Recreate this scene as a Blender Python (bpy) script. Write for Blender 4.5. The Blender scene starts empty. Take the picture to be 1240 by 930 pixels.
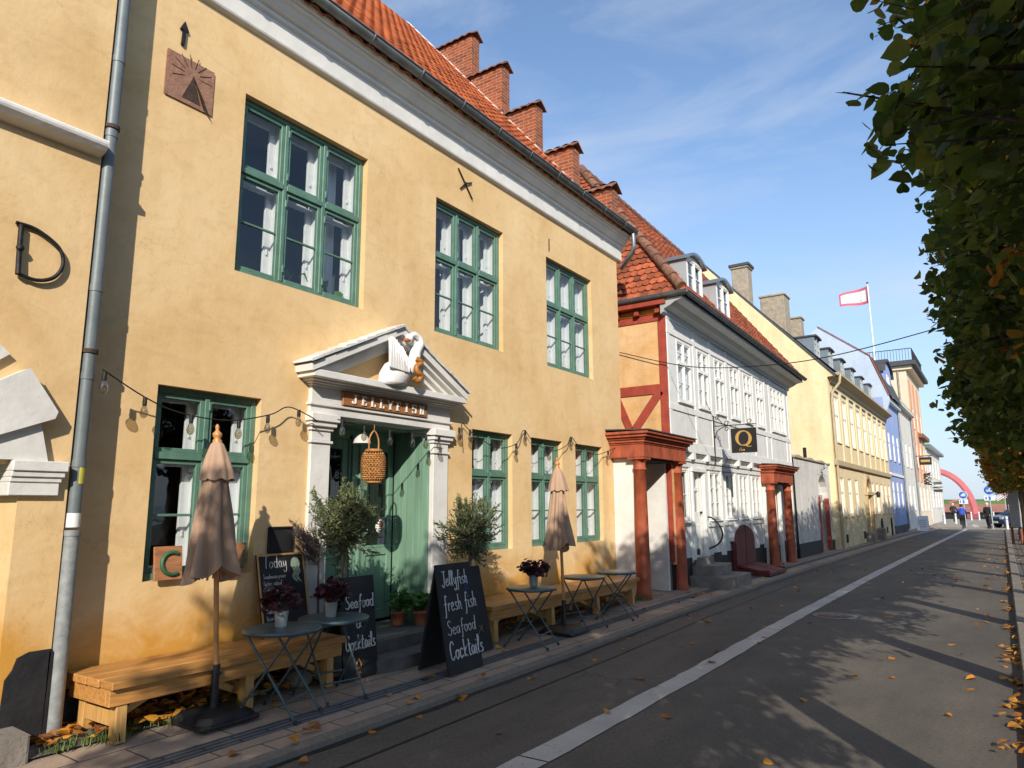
import bpy, bmesh, math, random
from mathutils import Vector, Matrix
random.seed(7)
rnd = random.Random(11)
R = math.radians
S = bpy.context.scene
COL = S.collection
V = Vector

# ------------------------------------------------------------------ materials
def ntree(name):
    m = bpy.data.materials.new(name); m.use_nodes = True
    nt = m.node_tree; nt.nodes.clear()
    out = nt.nodes.new('ShaderNodeOutputMaterial')
    b = nt.nodes.new('ShaderNodeBsdfPrincipled')
    nt.links.new(b.outputs[0], out.inputs[0])
    return m, nt, b, out
def N(nt, t, **k):
    n = nt.nodes.new(t)
    for a, v in k.items(): setattr(n, a, v)
    return n
def L(nt, a, b): nt.links.new(a, b)
def rgba(c): return (c[0], c[1], c[2], 1)
def noise(nt, scale, detail=4, vec=None, rough=.55, dist=0):
    n = N(nt, 'ShaderNodeTexNoise'); n.inputs['Scale'].default_value = scale
    n.inputs['Detail'].default_value = detail; n.inputs['Roughness'].default_value = rough
    n.inputs['Distortion'].default_value = dist
    if vec is not None: L(nt, vec, n.inputs['Vector'])
    return n
def ramp(nt, fac, stops):
    r = N(nt, 'ShaderNodeValToRGB'); e = r.color_ramp.elements
    while len(e) < len(stops): e.new(.5)
    for i, (p, c) in enumerate(stops):
        e[i].position = p; e[i].color = rgba(c) if len(c) == 3 else c
    L(nt, fac, r.inputs[0]); return r
def mix(nt, fac, a, b, mode='MIX'):
    n = N(nt, 'ShaderNodeMix', data_type='RGBA', blend_type=mode)
    for s, i in ((fac, 0), (a, 6), (b, 7)):
        if isinstance(s, (int, float)): n.inputs[i].default_value = s
        elif isinstance(s, tuple): n.inputs[i].default_value = rgba(s)
        else: L(nt, s, n.inputs[i])
    return n.outputs[2]
def mathn(nt, op, a, b=None, clamp=False):
    n = N(nt, 'ShaderNodeMath', operation=op, use_clamp=clamp)
    for s, i in ((a, 0), (b, 1)):
        if s is None: continue
        if isinstance(s, (int, float)): n.inputs[i].default_value = s
        else: L(nt, s, n.inputs[i])
    return n.outputs[0]
def pos(nt): return N(nt, 'ShaderNodeNewGeometry').outputs['Position']
def mapped(nt, vec, scale=(1, 1, 1), rot=(0, 0, 0)):
    m = N(nt, 'ShaderNodeMapping'); m.inputs['Scale'].default_value = scale
    m.inputs['Rotation'].default_value = rot; L(nt, vec, m.inputs[0]); return m.outputs[0]
def bump(nt, b, h, strength, dist=.02):
    n = N(nt, 'ShaderNodeBump'); n.inputs['Strength'].default_value = strength
    n.inputs['Distance'].default_value = dist
    L(nt, h, n.inputs['Height']); L(nt, n.outputs[0], b.inputs['Normal']); return n
def mul(c, k): return tuple(min(1, x*k) for x in c)
def mat(name, col, rough=.6, var=.15, scale=6, metal=0, bmp=0, bscale=40, col2=None, stretch=(1, 1, 1), island=0, spec=None):
    m, nt, b, out = ntree(name)
    p = mapped(nt, pos(nt), stretch)
    n = noise(nt, scale, 6, p)
    r = ramp(nt, n.outputs[0], [(.3, mul(col, 1-var)), (.7, col2 or mul(col, 1+var))])
    c = r.outputs[0]
    if island:
        g = N(nt, 'ShaderNodeNewGeometry')
        rr = ramp(nt, g.outputs['Random Per Island'], [(0, (1-island,)*3), (1, (1+island*.6,)*3)])
        c = mix(nt, 1.0, c, rr.outputs[0], 'MULTIPLY')
    L(nt, c, b.inputs['Base Color'])
    b.inputs['Roughness'].default_value = rough; b.inputs['Metallic'].default_value = metal
    if spec is not None: b.inputs['Specular IOR Level'].default_value = spec
    if bmp:
        n2 = noise(nt, bscale, 5, p); bump(nt, b, n2.outputs[0], bmp)
    return m

def mat_plaster(name, c1, c2, c3, stain=None, zs=1.0, bmp=.16, streak=0):
    """lime-washed plaster: two slow tones, brush strokes, rising damp stain with its own ragged shape"""
    m, nt, b, out = ntree(name)
    p = pos(nt)
    n1 = noise(nt, .9, 5, p, .6, .6)
    c = ramp(nt, n1.outputs[0], [(.3, c1), (.5, c2), (.72, c3)]).outputs[0]
    n2 = noise(nt, 3.2, 6, mapped(nt, p, (1, .7, 1.3), (R(35), 0, 0)), .7, 1.2)
    c = mix(nt, .55, c, ramp(nt, n2.outputs[0], [(.3, (.84, .81, .76)), (.5, (1, 1, 1)), (.75, (1.0, 1.0, .98))]).outputs[0], 'MULTIPLY')
    n4 = noise(nt, 11, 4, p, .7, .5)
    c = mix(nt, .4, c, ramp(nt, n4.outputs[0], [(.28, (.8, .77, .72)), (.45, (1, 1, 1)), (1, (1, 1, 1))]).outputs[0], 'MULTIPLY')
    if streak:
        n5 = noise(nt, 2.2, 5, mapped(nt, p, (1, 2.2, .18)), .65)
        c = mix(nt, streak, c, ramp(nt, n5.outputs[0], [(.42, (1, 1, 1)), (.7, (.62, .58, .52))]).outputs[0], 'MULTIPLY')
    if stain:
        sz = N(nt, 'ShaderNodeSeparateXYZ'); L(nt, p, sz.inputs[0])
        n3 = noise(nt, 1.5, 6, p, .65, .8)
        h = mathn(nt, 'MULTIPLY_ADD', n3.outputs[0], 1.9)
        nt.nodes[-1].inputs[2].default_value = zs-.95
        f = mathn(nt, 'SUBTRACT', h, sz.outputs[2])
        f = mathn(nt, 'MULTIPLY', f, 1.5, True)
        c = mix(nt, f, c, stain)
    # hairline cracks in scattered patches
    vo = N(nt, 'ShaderNodeTexVoronoi', feature='DISTANCE_TO_EDGE'); vo.inputs['Scale'].default_value = 1.1
    nd = noise(nt, 3, 5, p, .7); va = N(nt, 'ShaderNodeVectorMath', operation='MULTIPLY_ADD'); L(nt, nd.outputs[1], va.inputs[0]); va.inputs[1].default_value = (.5, .5, .5); L(nt, p, va.inputs[2]); L(nt, va.outputs[0], vo.inputs['Vector'])
    nm = noise(nt, .6, 2, p)
    crk = mathn(nt, 'MULTIPLY', ramp(nt, vo.outputs[0], [(0, (1, 1, 1)), (.005, (0, 0, 0))]).outputs[0], ramp(nt, nm.outputs[0], [(.52, (0, 0, 0)), (.6, (.4, .4, .4))]).outputs[0])
    c = mix(nt, crk, c, mul(c1, .5))
    # small chips
    n6 = noise(nt, 5, 7, p, .8)
    c = mix(nt, ramp(nt, n6.outputs[0], [(.72, (0, 0, 0)), (.76, (1, 1, 1))]).outputs[0], c, mul(c3, .8))
    L(nt, c, b.inputs['Base Color']); b.inputs['Roughness'].default_value = .92
    b.inputs['Specular IOR Level'].default_value = .15
    nb = noise(nt, 7, 7, p, .65)
    bump(nt, b, nb.outputs[0], bmp, .03)
    return m

def mat_glass(name, tint=(.9, .95, .95), refl=1.0):
    m, nt, b, out = ntree(name)
    nt.nodes.remove(b)
    t = N(nt, 'ShaderNodeBsdfTransparent'); t.inputs[0].default_value = rgba(tint)
    g = N(nt, 'ShaderNodeBsdfGlossy'); g.inputs['Roughness'].default_value = .02
    ge = N(nt, 'ShaderNodeNewGeometry'); dt = N(nt, 'ShaderNodeVectorMath', operation='DOT_PRODUCT')
    L(nt, ge.outputs['Incoming'], dt.inputs[0]); L(nt, ge.outputs['Normal'], dt.inputs[1])
    om = mathn(nt, 'SUBTRACT', 1.0, mathn(nt, 'ABSOLUTE', dt.outputs['Value']), True)
    fr = mathn(nt, 'MULTIPLY_ADD', mathn(nt, 'POWER', om, 5.0), .93); nt.nodes[-1].inputs[2].default_value = .06
    n = noise(nt, 3.5, 2, pos(nt)); bp = N(nt, 'ShaderNodeBump'); bp.inputs['Strength'].default_value = .06
    bp.inputs['Distance'].default_value = .02
    L(nt, n.outputs[0], bp.inputs['Height']); L(nt, bp.outputs[0], g.inputs['Normal'])
    mx = N(nt, 'ShaderNodeMixShader')
    fm = mathn(nt, 'MULTIPLY', fr, refl, True)
    L(nt, fm, mx.inputs[0]); L(nt, t.outputs[0], mx.inputs[1]); L(nt, g.outputs[0], mx.inputs[2])
    L(nt, mx.outputs[0], out.inputs[0]); return m

def mat_brick(name, c1, c2, mortar, scale=1, bw=.24, bh=.075, vecrot=None, axis='yz'):
    m, nt, b, out = ntree(name)
    p = pos(nt)
    s = N(nt, 'ShaderNodeSeparateXYZ'); L(nt, p, s.inputs[0])
    cb = N(nt, 'ShaderNodeCombineXYZ')
    u = mathn(nt, 'ADD', s.outputs[0], s.outputs[1]) if axis == 'yz' else s.outputs[1]
    L(nt, u, cb.inputs[0]); L(nt, s.outputs[2] if axis == 'yz' else s.outputs[0], cb.inputs[1])
    br = N(nt, 'ShaderNodeTexBrick'); L(nt, cb.outputs[0], br.inputs['Vector'])
    br.inputs['Scale'].default_value = 1; br.inputs['Brick Width'].default_value = bw; br.inputs['Row Height'].default_value = bh
    br.inputs['Mortar Size'].default_value = .008; br.inputs['Mortar Smooth'].default_value = .2
    br.inputs['Color1'].default_value = rgba(c1); br.inputs['Color2'].default_value = rgba(c2); br.inputs['Mortar'].default_value = rgba(mortar)
    n = noise(nt, 9, 6, p)
    c = mix(nt, .7, br.outputs[0], ramp(nt, n.outputs[0], [(.3, (.6, .6, .6)), (.7, (1.1, 1.05, 1))]).outputs[0], 'MULTIPLY')
    L(nt, c, b.inputs['Base Color']); b.inputs['Roughness'].default_value = .9
    bump(nt, b, br.outputs['Fac'], -.5, .01)
    return m

def mat_paving(name, c1, c2, gap, bw, bh, rot=0, gapw=.008):
    m, nt, b, out = ntree(name)
    p = pos(nt)
    v = mapped(nt, p, (1, 1, 1), (0, 0, R(90)+rot))
    n0 = noise(nt, 1.2, 3, p)
    va = N(nt, 'ShaderNodeVectorMath', operation='MULTIPLY_ADD'); L(nt, n0.outputs[1], va.inputs[0]); va.inputs[1].default_value = (.05, .05, 0); L(nt, v, va.inputs[2])
    br = N(nt, 'ShaderNodeTexBrick'); L(nt, va.outputs[0], br.inputs['Vector'])
    br.inputs['Scale'].default_value = 1; br.inputs['Brick Width'].default_value = bw; br.inputs['Row Height'].default_value = bh
    br.inputs['Mortar Size'].default_value = gapw; br.inputs['Mortar Smooth'].default_value = .1; br.inputs['Bias'].default_value = -.1
    br.inputs['Color1'].default_value = rgba(c1); br.inputs['Color2'].default_value = rgba(c2); br.inputs['Mortar'].default_value = rgba(gap)
    n = noise(nt, 2.6, 8, p, .7); n2 = noise(nt, 60, 3, p)
    c = mix(nt, .8, br.outputs[0], ramp(nt, n.outputs[0], [(.3, (.62, .62, .62)), (.5, (1, 1, 1)), (.72, (1.2, 1.16, 1.1))]).outputs[0], 'MULTIPLY')
    c = mix(nt, .5, c, ramp(nt, n2.outputs[0], [(.3, (.7, .7, .7)), (.7, (1.2, 1.2, 1.2))]).outputs[0], 'MULTIPLY')
    L(nt, c, b.inputs['Base Color']); b.inputs['Roughness'].default_value = .85
    h = mathn(nt, 'SUBTRACT', mathn(nt, 'MULTIPLY', n2.outputs[0], .15), br.outputs['Fac'])
    bump(nt, b, h, .6, .012)
    return m

def mat_asphalt(name, c, patch):
    m, nt, b, out = ntree(name)
    p = pos(nt)
    n1 = noise(nt, .5, 6, p, .6, .4); n2 = noise(nt, 140, 2, p); n3 = noise(nt, 5, 6, mapped(nt, p, (1, .3, 1)), .7)
    cc = ramp(nt, n1.outputs[0], [(.35, mul(c, .85)), (.6, mul(c, 1.15)), (.75, patch)]).outputs[0]
    cc = mix(nt, .8, cc, ramp(nt, n2.outputs[0], [(.3, (.55, .55, .55)), (.55, (1, 1, 1)), (.75, (1.7, 1.65, 1.6))]).outputs[0], 'MULTIPLY')
    cc = mix(nt, .6, cc, ramp(nt, n3.outputs[0], [(.35, (.8, .8, .8)), (.65, (1.12, 1.1, 1.08))]).outputs[0], 'MULTIPLY')
    n4 = noise(nt, 32, 4, p, .7); n5 = noise(nt, 1.4, 5, mapped(nt, p, (1, .12, 1)), .6)
    cc = mix(nt, .8, cc, ramp(nt, n4.outputs[0], [(.33, (.72, .72, .72)), (.5, (1, 1, 1)), (.68, (1.3, 1.28, 1.25))]).outputs[0], 'MULTIPLY')
    cc = mix(nt, .6, cc, ramp(nt, n5.outputs[0], [(.35, (.74, .74, .74)), (.65, (1.15, 1.14, 1.12))]).outputs[0], 'MULTIPLY')
    vo = N(nt, 'ShaderNodeTexVoronoi', feature='DISTANCE_TO_EDGE'); vo.inputs['Scale'].default_value = .55
    nd = noise(nt, 2.5, 4, p)
    va = N(nt, 'ShaderNodeVectorMath', operation='MULTIPLY_ADD'); L(nt, nd.outputs[1], va.inputs[0]); va.inputs[1].default_value = (.7, .7, 0); L(nt, p, va.inputs[2])
    L(nt, va.outputs[0], vo.inputs['Vector'])
    nm = noise(nt, .35, 2, p)
    cr = mathn(nt, 'MULTIPLY', ramp(nt, vo.outputs[0], [(.0, (1, 1, 1)), (.012, (0, 0, 0))]).outputs[0], ramp(nt, nm.outputs[0], [(.5, (0, 0, 0)), (.6, (1, 1, 1))]).outputs[0])
    cc = mix(nt, mathn(nt, 'MULTIPLY', cr, .7), cc, mul(c, .3))
    L(nt, cc, b.inputs['Base Color']); b.inputs['Roughness'].default_value = .85
    bump(nt, b, n2.outputs[0], .5, .006)
    return m

def mat_leaf(name, cols, trans=.35, rough=.5):
    m, nt, b, out = ntree(name)
    g = N(nt, 'ShaderNodeNewGeometry')
    k = len(cols)
    r = ramp(nt, g.outputs['Random Per Island'], [(i/(k-1) if k > 1 else 0, c) for i, c in enumerate(cols)])
    n = noise(nt, 25, 3, g.outputs['Position'])
    c = mix(nt, .5, r.outputs[0], ramp(nt, n.outputs[0], [(.3, (.7, .7, .7)), (.7, (1.2, 1.2, 1.1))]).outputs[0], 'MULTIPLY')
    L(nt, c, b.inputs['Base Color']); b.inputs['Roughness'].default_value = rough
    b.inputs['Specular IOR Level'].default_value = .3
    t = N(nt, 'ShaderNodeBsdfTranslucent'); L(nt, c, t.inputs[0])
    mx = N(nt, 'ShaderNodeMixShader'); mx.inputs[0].default_value = trans
    L(nt, b.outputs[0], mx.inputs[1]); L(nt, t.outputs[0], mx.inputs[2]); L(nt, mx.outputs[0], out.inputs[0])
    return m

M = {}
OC1, OC2, OC3 = (.68, .45, .21), (.75, .525, .27), (.79, .58, .32)
M['ochre'] = mat_plaster('ochre_limewash', OC1, OC2, OC3, (.58, .29, .055), 1.1, .2, .13)
M['ochre_clean'] = mat_plaster('ochre_limewash_plain', OC1, OC2, OC3, (.66, .40, .12), .25)
M['white_lime'] = mat('white_limewash', (.69, .67, .63), .85, .10, 2.5, bmp=.3, bscale=9)
M['white_paint'] = mat('white_paint', (.78, .77, .73), .55, .06, 8, bmp=.1, bscale=20)
M['white_wood'] = mat('white_painted_wood', (.74, .74, .71), .6, .08, 5, bmp=.2, bscale=12)
M['green_paint'] = mat('green_window_paint', (.098, .20, .145), .5, .16, 9, bmp=.12, bscale=30)
M['green_door'] = mat('green_door_paint', (.17, .295, .21), .55, .18, 3, bmp=.2, bscale=6, stretch=(3, 3, .4))
M['black_tar'] = mat('black_tarred_plinth', (.012, .012, .013), .6, .4, 5, bmp=.5, bscale=12)
M['zinc'] = mat('zinc', (.27, .31, .33), .42, .14, 3, .75, bmp=.05)
M['zinc_light'] = mat('light_zinc', (.42, .45, .46), .5, .1, 2, .4)
M['pipe'] = mat('grey_downpipe_paint', (.15, .175, .18), .5, .15, 5, .1, bmp=.08, bscale=30)
M['galv'] = mat('galvanised_pipe', (.26, .275, .27), .6, .22, 20, .15, bmp=.1, bscale=60)
M['gutter'] = mat('weathered_gutter', (.12, .135, .14), .4, .3, 6, .6)
M['tile'] = mat('orange_clay_tile', (.47, .115, .032), .8, .2, 14, bmp=.2, island=.35)
M['tile_old'] = mat('old_clay_tile', (.36, .092, .036), .85, .3, 7, bmp=.2, island=.5)
M['tile_dark'] = mat('lichened_ridge_tile', (.21, .10, .06), .9, .4, 12, bmp=.4, island=.3)
M['brick'] = mat_brick('red_gable_brick', (.37, .09, .026), (.18, .046, .018), (.33, .24, .17))
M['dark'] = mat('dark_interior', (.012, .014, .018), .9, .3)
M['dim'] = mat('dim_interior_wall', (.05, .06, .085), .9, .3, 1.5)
M['warm_dim'] = mat('warm_interior', (.09, .06, .04), .9, .5, 1.2)
M['curtain'] = mat('white_curtain', (.72, .72, .70), .9, .08, 3, stretch=(1, 14, .3), bmp=.5, bscale=2)
M['glass'] = mat_glass('window_glass', (.86, .90, .93), 1.6)
M['glass_far'] = mat_glass('far_window_glass', (.8, .85, .9), 1.3)
M['iron'] = mat('wrought_iron', (.025, .023, .022), .55, .4, 20, .5, bmp=.3, bscale=40)
M['rust_iron'] = mat('dark_rusted_iron', (.07, .045, .035), .8, .4, 20, .3, bmp=.3)
M['sandstone'] = mat('red_sandstone', (.30, .155, .10), .9, .2, 14, bmp=.5, bscale=40)
M['bench_wood'] = mat('oiled_bench_wood', (.44, .205, .055), .5, .3, 5, bmp=.12, bscale=10, stretch=(9, .7, 9), island=.2)
M['bench_leg'] = mat('bench_leg_wood', (.50, .28, .09), .55, .25, 6, bmp=.1, stretch=(8, 8, .8), island=.15)
M['pole_wood'] = mat('varnished_pole_wood', (.52, .245, .085), .4, .15, 6, stretch=(8, 8, .6))
M['canvas'] = mat('beige_parasol_canvas', (.42, .275, .185), .95, .1, 5, bmp=.25, bscale=9)
M['plastic_black'] = mat('black_plastic_base', (.016, .016, .018), .45, .3, 9)
M['table_metal'] = mat('blue_grey_table_metal', (.075, .115, .125), .38, .15, 8, .3)
M['chalkboard'] = mat('chalkboard', (.014, .014, .016), .75, .5, 4)
M['chalk'] = mat('chalk', (.62, .62, .60), .95, .12, 90)
M['chalk_green'] = mat('pale_green_chalk', (.55, .66, .46), .95, .15, 60)
M['terracotta'] = mat('terracotta', (.46, .15, .06), .85, .18, 16, bmp=.2)
M['soil'] = mat('soil', (.03, .02, .014), 1, .4, 40, bmp=.6)
M['sign_wood'] = mat('sign_wood', (.33, .135, .045), .5, .35, 6, stretch=(8, .8, 8), bmp=.2)
M['letter_white'] = mat('white_sign_letter', (.80, .78, .72), .5, .04)
M['swan'] = mat('carved_white_paint', (.80, .79, .76), .5, .05, 20, bmp=.2, bscale=50)
M['beak'] = mat('orange_beak_paint', (.42, .13, .05), .5, .2, 20)
M['gilt'] = mat('ochre_gilt', (.38, .15, .025), .5, .3, 30)
M['wicker'] = mat('wicker', (.42, .19, .055), .75, .35, 30, island=.3)
M['bark'] = mat('olive_bark', (.20, .155, .11), .95, .3, 20, bmp=.6, bscale=40)
M['tree_bark'] = mat('lime_tree_bark', (.062, .052, .042), .95, .35, 9, bmp=.8, bscale=18, stretch=(3, 3, .6))
M['olive_leaf'] = mat_leaf('olive_leaves', [(.07, .095, .04), (.13, .16, .07), (.22, .24, .12), (.10, .125, .06)], .3)
M['euc_leaf'] = mat_leaf('eucalyptus_leaves', [(.16, .23, .15), (.24, .31, .20)], .25)
M['purple_leaf'] = mat_leaf('purple_leaves', [(.035, .012, .018), (.08, .02, .03), (.05, .02, .03)], .2)
M['basil_leaf'] = mat_leaf('basil_leaves', [(.06, .17, .03), (.10, .24, .05), (.14, .28, .06)], .35)
M['dry_twig'] = mat('dry_twigs', (.10, .075, .075), .9, .3, 30)
M['lime_leaf'] = mat_leaf('lime_leaves', [(.04, .075, .016), (.07, .12, .024), (.13, .20, .035), (.055, .10, .02), (.22, .26, .05), (.08, .13, .025)], .58, .42)
M['lime_leaf_autumn'] = mat_leaf('autumn_lime_leaves', [(.36, .16, .02), (.46, .22, .025), (.26, .11, .02), (.50, .29, .03), (.22, .16, .03)], .5, .5)
M['fallen'] = mat_leaf('fallen_leaves', [(.55, .20, .02), (.62, .33, .04), (.35, .12, .03), (.60, .26, .03), (.20, .09, .04)], .2, .7)
M['grass'] = mat_leaf('grass_blades', [(.06, .12, .02), (.12, .19, .04), (.16, .2, .06)], .3)
M['bulb'] = mat_glass('bulb_glass', (.8, .74, .58), 3.5)
M['red_timber'] = mat('red_painted_timber', (.31, .048, .026), .65, .22, 6, bmp=.2, bscale=14)
M['red_column'] = mat('red_brown_column_paint', (.35, .078, .032), .65, .35, 4, bmp=.35, bscale=14, stretch=(2, 2, .8))
M['dark_red'] = mat('dark_red_hatch_paint', (.14, .022, .018), .55, .25, 7, bmp=.15)
M['orange_infill'] = mat_plaster('orange_plaster_infill', (.58, .32, .12), (.66, .41, .19), (.74, .53, .31), None, 1, .4, .45)
M['orange_strong'] = mat('strong_orange_paint', (.62, .24, .02), .7, .2, 4)
M['white_panel'] = mat_plaster('white_timber_panels', (.66, .66, .65), (.72, .72, .70), (.74, .74, .73), None, 1, .3, .35)
M['white_old'] = mat_plaster('old_white_limewash', (.60, .585, .56), (.68, .665, .64), (.72, .71, .68), None, 1, .6, .6)
M['stone'] = mat('worn_step_stone', (.22, .19, .16), .9, .25, 5, bmp=.5, bscale=25)
M['stone_dark'] = mat('dark_step_stone', (.12, .11, .10), .85, .3, 6, bmp=.4, bscale=25)
M['granite'] = mat('kerb_granite', (.19, .165, .135), .85, .2, 30, bmp=.4, bscale=90)
M['gold'] = mat('gold_leaf', (.75, .45, .13), .35, .08, 20, .7)
M['sign_black'] = mat('black_sign_paint', (.012, .012, .013), .4, .3)
M['yellow2'] = mat_plaster('pale_yellow_limewash', (.74, .60, .37), (.78, .64, .40), (.80, .67, .43), (.56, .41, .23), .35, .25, .12)
M['yellow2_gable'] = mat_plaster('yellow_gable_limewash', (.79, .64, .37), (.82, .675, .41), (.84, .70, .45), None, .35, .3, .45)
M['yellow_trim'] = mat('grey_yellow_stucco_trim', (.45, .36, .22), .8, .15, 5)
M['chimney'] = mat('rendered_chimney', (.34, .29, .22), .95, .25, 6, bmp=.4)
M['slate'] = mat('dark_roofing', (.06, .06, .065), .7, .25, 6)
M['blue_wall'] = mat_plaster('blue_limewash', (.26, .35, .62), (.30, .39, .66), (.34, .43, .68), None, 1, .2, .1)
M['pale_blue'] = mat_plaster('pale_blue_gable', (.44, .53, .66), (.48, .57, .69), (.53, .61, .71), None, 1, .2, .2)
M['cream'] = mat_plaster('cream_stucco', (.66, .56, .42), (.72, .62, .47), (.74, .65, .50), None, 1, .2, .2)
M['greywhite'] = mat_plaster('grey_white_stucco', (.60, .58, .53), (.66, .64, .59), (.70, .68, .63), None, 1, .2, .25)
M['salmon'] = mat('salmon_stucco', (.62, .30, .18), .85, .1, 2)
M['copper'] = mat('verdigris_roof', (.22, .42, .30), .7, .15, 2)
M['pink'] = mat('pink_steel_arch', (.58, .16, .17), .5, .1, 1)
M['pink_dark'] = mat('dark_pink_web', (.30, .07, .08), .6, .1, 1)
M['rampart'] = mat('rampart_grass', (.09, .17, .03), .95, .25, .15, col2=(.13, .21, .05))
M['far_brick'] = mat('low_brick_range', (.34, .15, .10), .9, .2, .6)
M['white_plain'] = mat('white_board', (.78, .78, .78), .5, .05)
M['sign_blue'] = mat('blue_sign_face', (.03, .16, .55), .4, .05)
M['sign_red'] = mat('red_sign_paint', (.55, .04, .03), .4, .1)
M['grey_panel'] = mat('grey_sign_panel', (.36, .36, .36), .5, .1)
M['rust_post'] = mat('rust_red_post', (.24, .075, .04), .8, .3)
M['car_blue'] = mat('dark_blue_car_paint', (.02, .05, .13), .25, .1, 2, .3)
M['car_silver'] = mat('silver_car_paint', (.40, .42, .44), .3, .06, 2, .6)
M['tyre'] = mat('tyre_rubber', (.015, .015, .015), .8, .3)
M['chrome'] = mat('wheel_alloy', (.5, .5, .52), .3, .1, 5, .9)
M['lamp_glass'] = mat('headlight_lens', (.6, .62, .64), .15, .05)
M['skin'] = mat('skin', (.55, .33, .24), .6, .1, 10)
M['jacket_blue'] = mat('blue_jacket', (.02, .06, .38), .8, .15, 8)
M['black_cloth'] = mat('black_clothing', (.014, .015, .02), .85, .3, 8)
M['shoe'] = mat('dark_shoe', (.02, .02, .02), .6, .2)
M['hair'] = mat('dark_hair', (.03, .02, .015), .8, .3, 30)
M['helmet'] = mat('pale_helmet', (.65, .45, .40), .4, .05)
M['flag_white'] = mat('white_flag_cloth', (.80, .78, .78), .9, .04)
M['flag_red'] = mat('red_flag_border', (.55, .13, .18), .9, .1)
M['asphalt'] = mat_asphalt('asphalt', (.108, .093, .076), (.138, .117, .093))
M['asphalt_strip'] = mat_asphalt('asphalt_gutter_strip', (.11, .095, .078), (.135, .115, .092))
M['plaza'] = mat_paving('plaza_concrete', (.30, .27, .23), (.34, .30, .25), (.16, .14, .12), .8, .8)
M['paving'] = mat_paving('sidewalk_slabs', (.33, .245, .18), (.40, .30, .22), (.08, .06, .043), .60, .31, 0, .007)
M['setts'] = mat_paving('grey_sett_band', (.13, .135, .14), (.17, .17, .175), (.045, .045, .045), .5, .055, 0, .012)
M['verge'] = mat_paving('cobbled_verge', (.11, .095, .075), (.15, .125, .10), (.05, .045, .03), .2, .14, 0, .02)
M['dirt'] = mat('gravel_strip', (.16, .145, .13), .95, .35, 45, bmp=.8, bscale=60)
def mat_worn_paint():
    m, nt, b, out = ntree('worn_white_road_paint'); p = pos(nt)
    n1 = noise(nt, 7, 8, p, .75); n2 = noise(nt, 1.1, 4, p); n3 = noise(nt, 90, 3, p)
    c = ramp(nt, n2.outputs[0], [(.3, (.42, .39, .35)), (.7, (.58, .55, .50))]).outputs[0]
    c = mix(nt, .6, c, ramp(nt, n3.outputs[0], [(.3, (.75, .75, .75)), (.7, (1.15, 1.15, 1.15))]).outputs[0], 'MULTIPLY')
    f = ramp(nt, n1.outputs[0], [(.60, (0, 0, 0)), (.66, (1, 1, 1))]).outputs[0]
    L(nt, mix(nt, f, c, (.10, .088, .072)), b.inputs['Base Color']); b.inputs['Roughness'].default_value = .85
    bump(nt, b, n3.outputs[0], .4, .005); return m
M['road_white'] = mat_worn_paint()
M['manhole'] = mat('cast_iron_cover', (.16, .12, .10), .6, .3, 20, .3, bmp=.4, bscale=40)
M['concrete'] = mat('concrete_ring', (.26, .25, .235), .9, .2, 20, bmp=.3, bscale=60)
M['art_brown'] = mat('wood_board', (.36, .155, .065), .7, .3, 5, stretch=(6, 1, 6))
M['art_green'] = mat('green_letter_paint', (.03, .11, .05), .5, .2)

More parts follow.
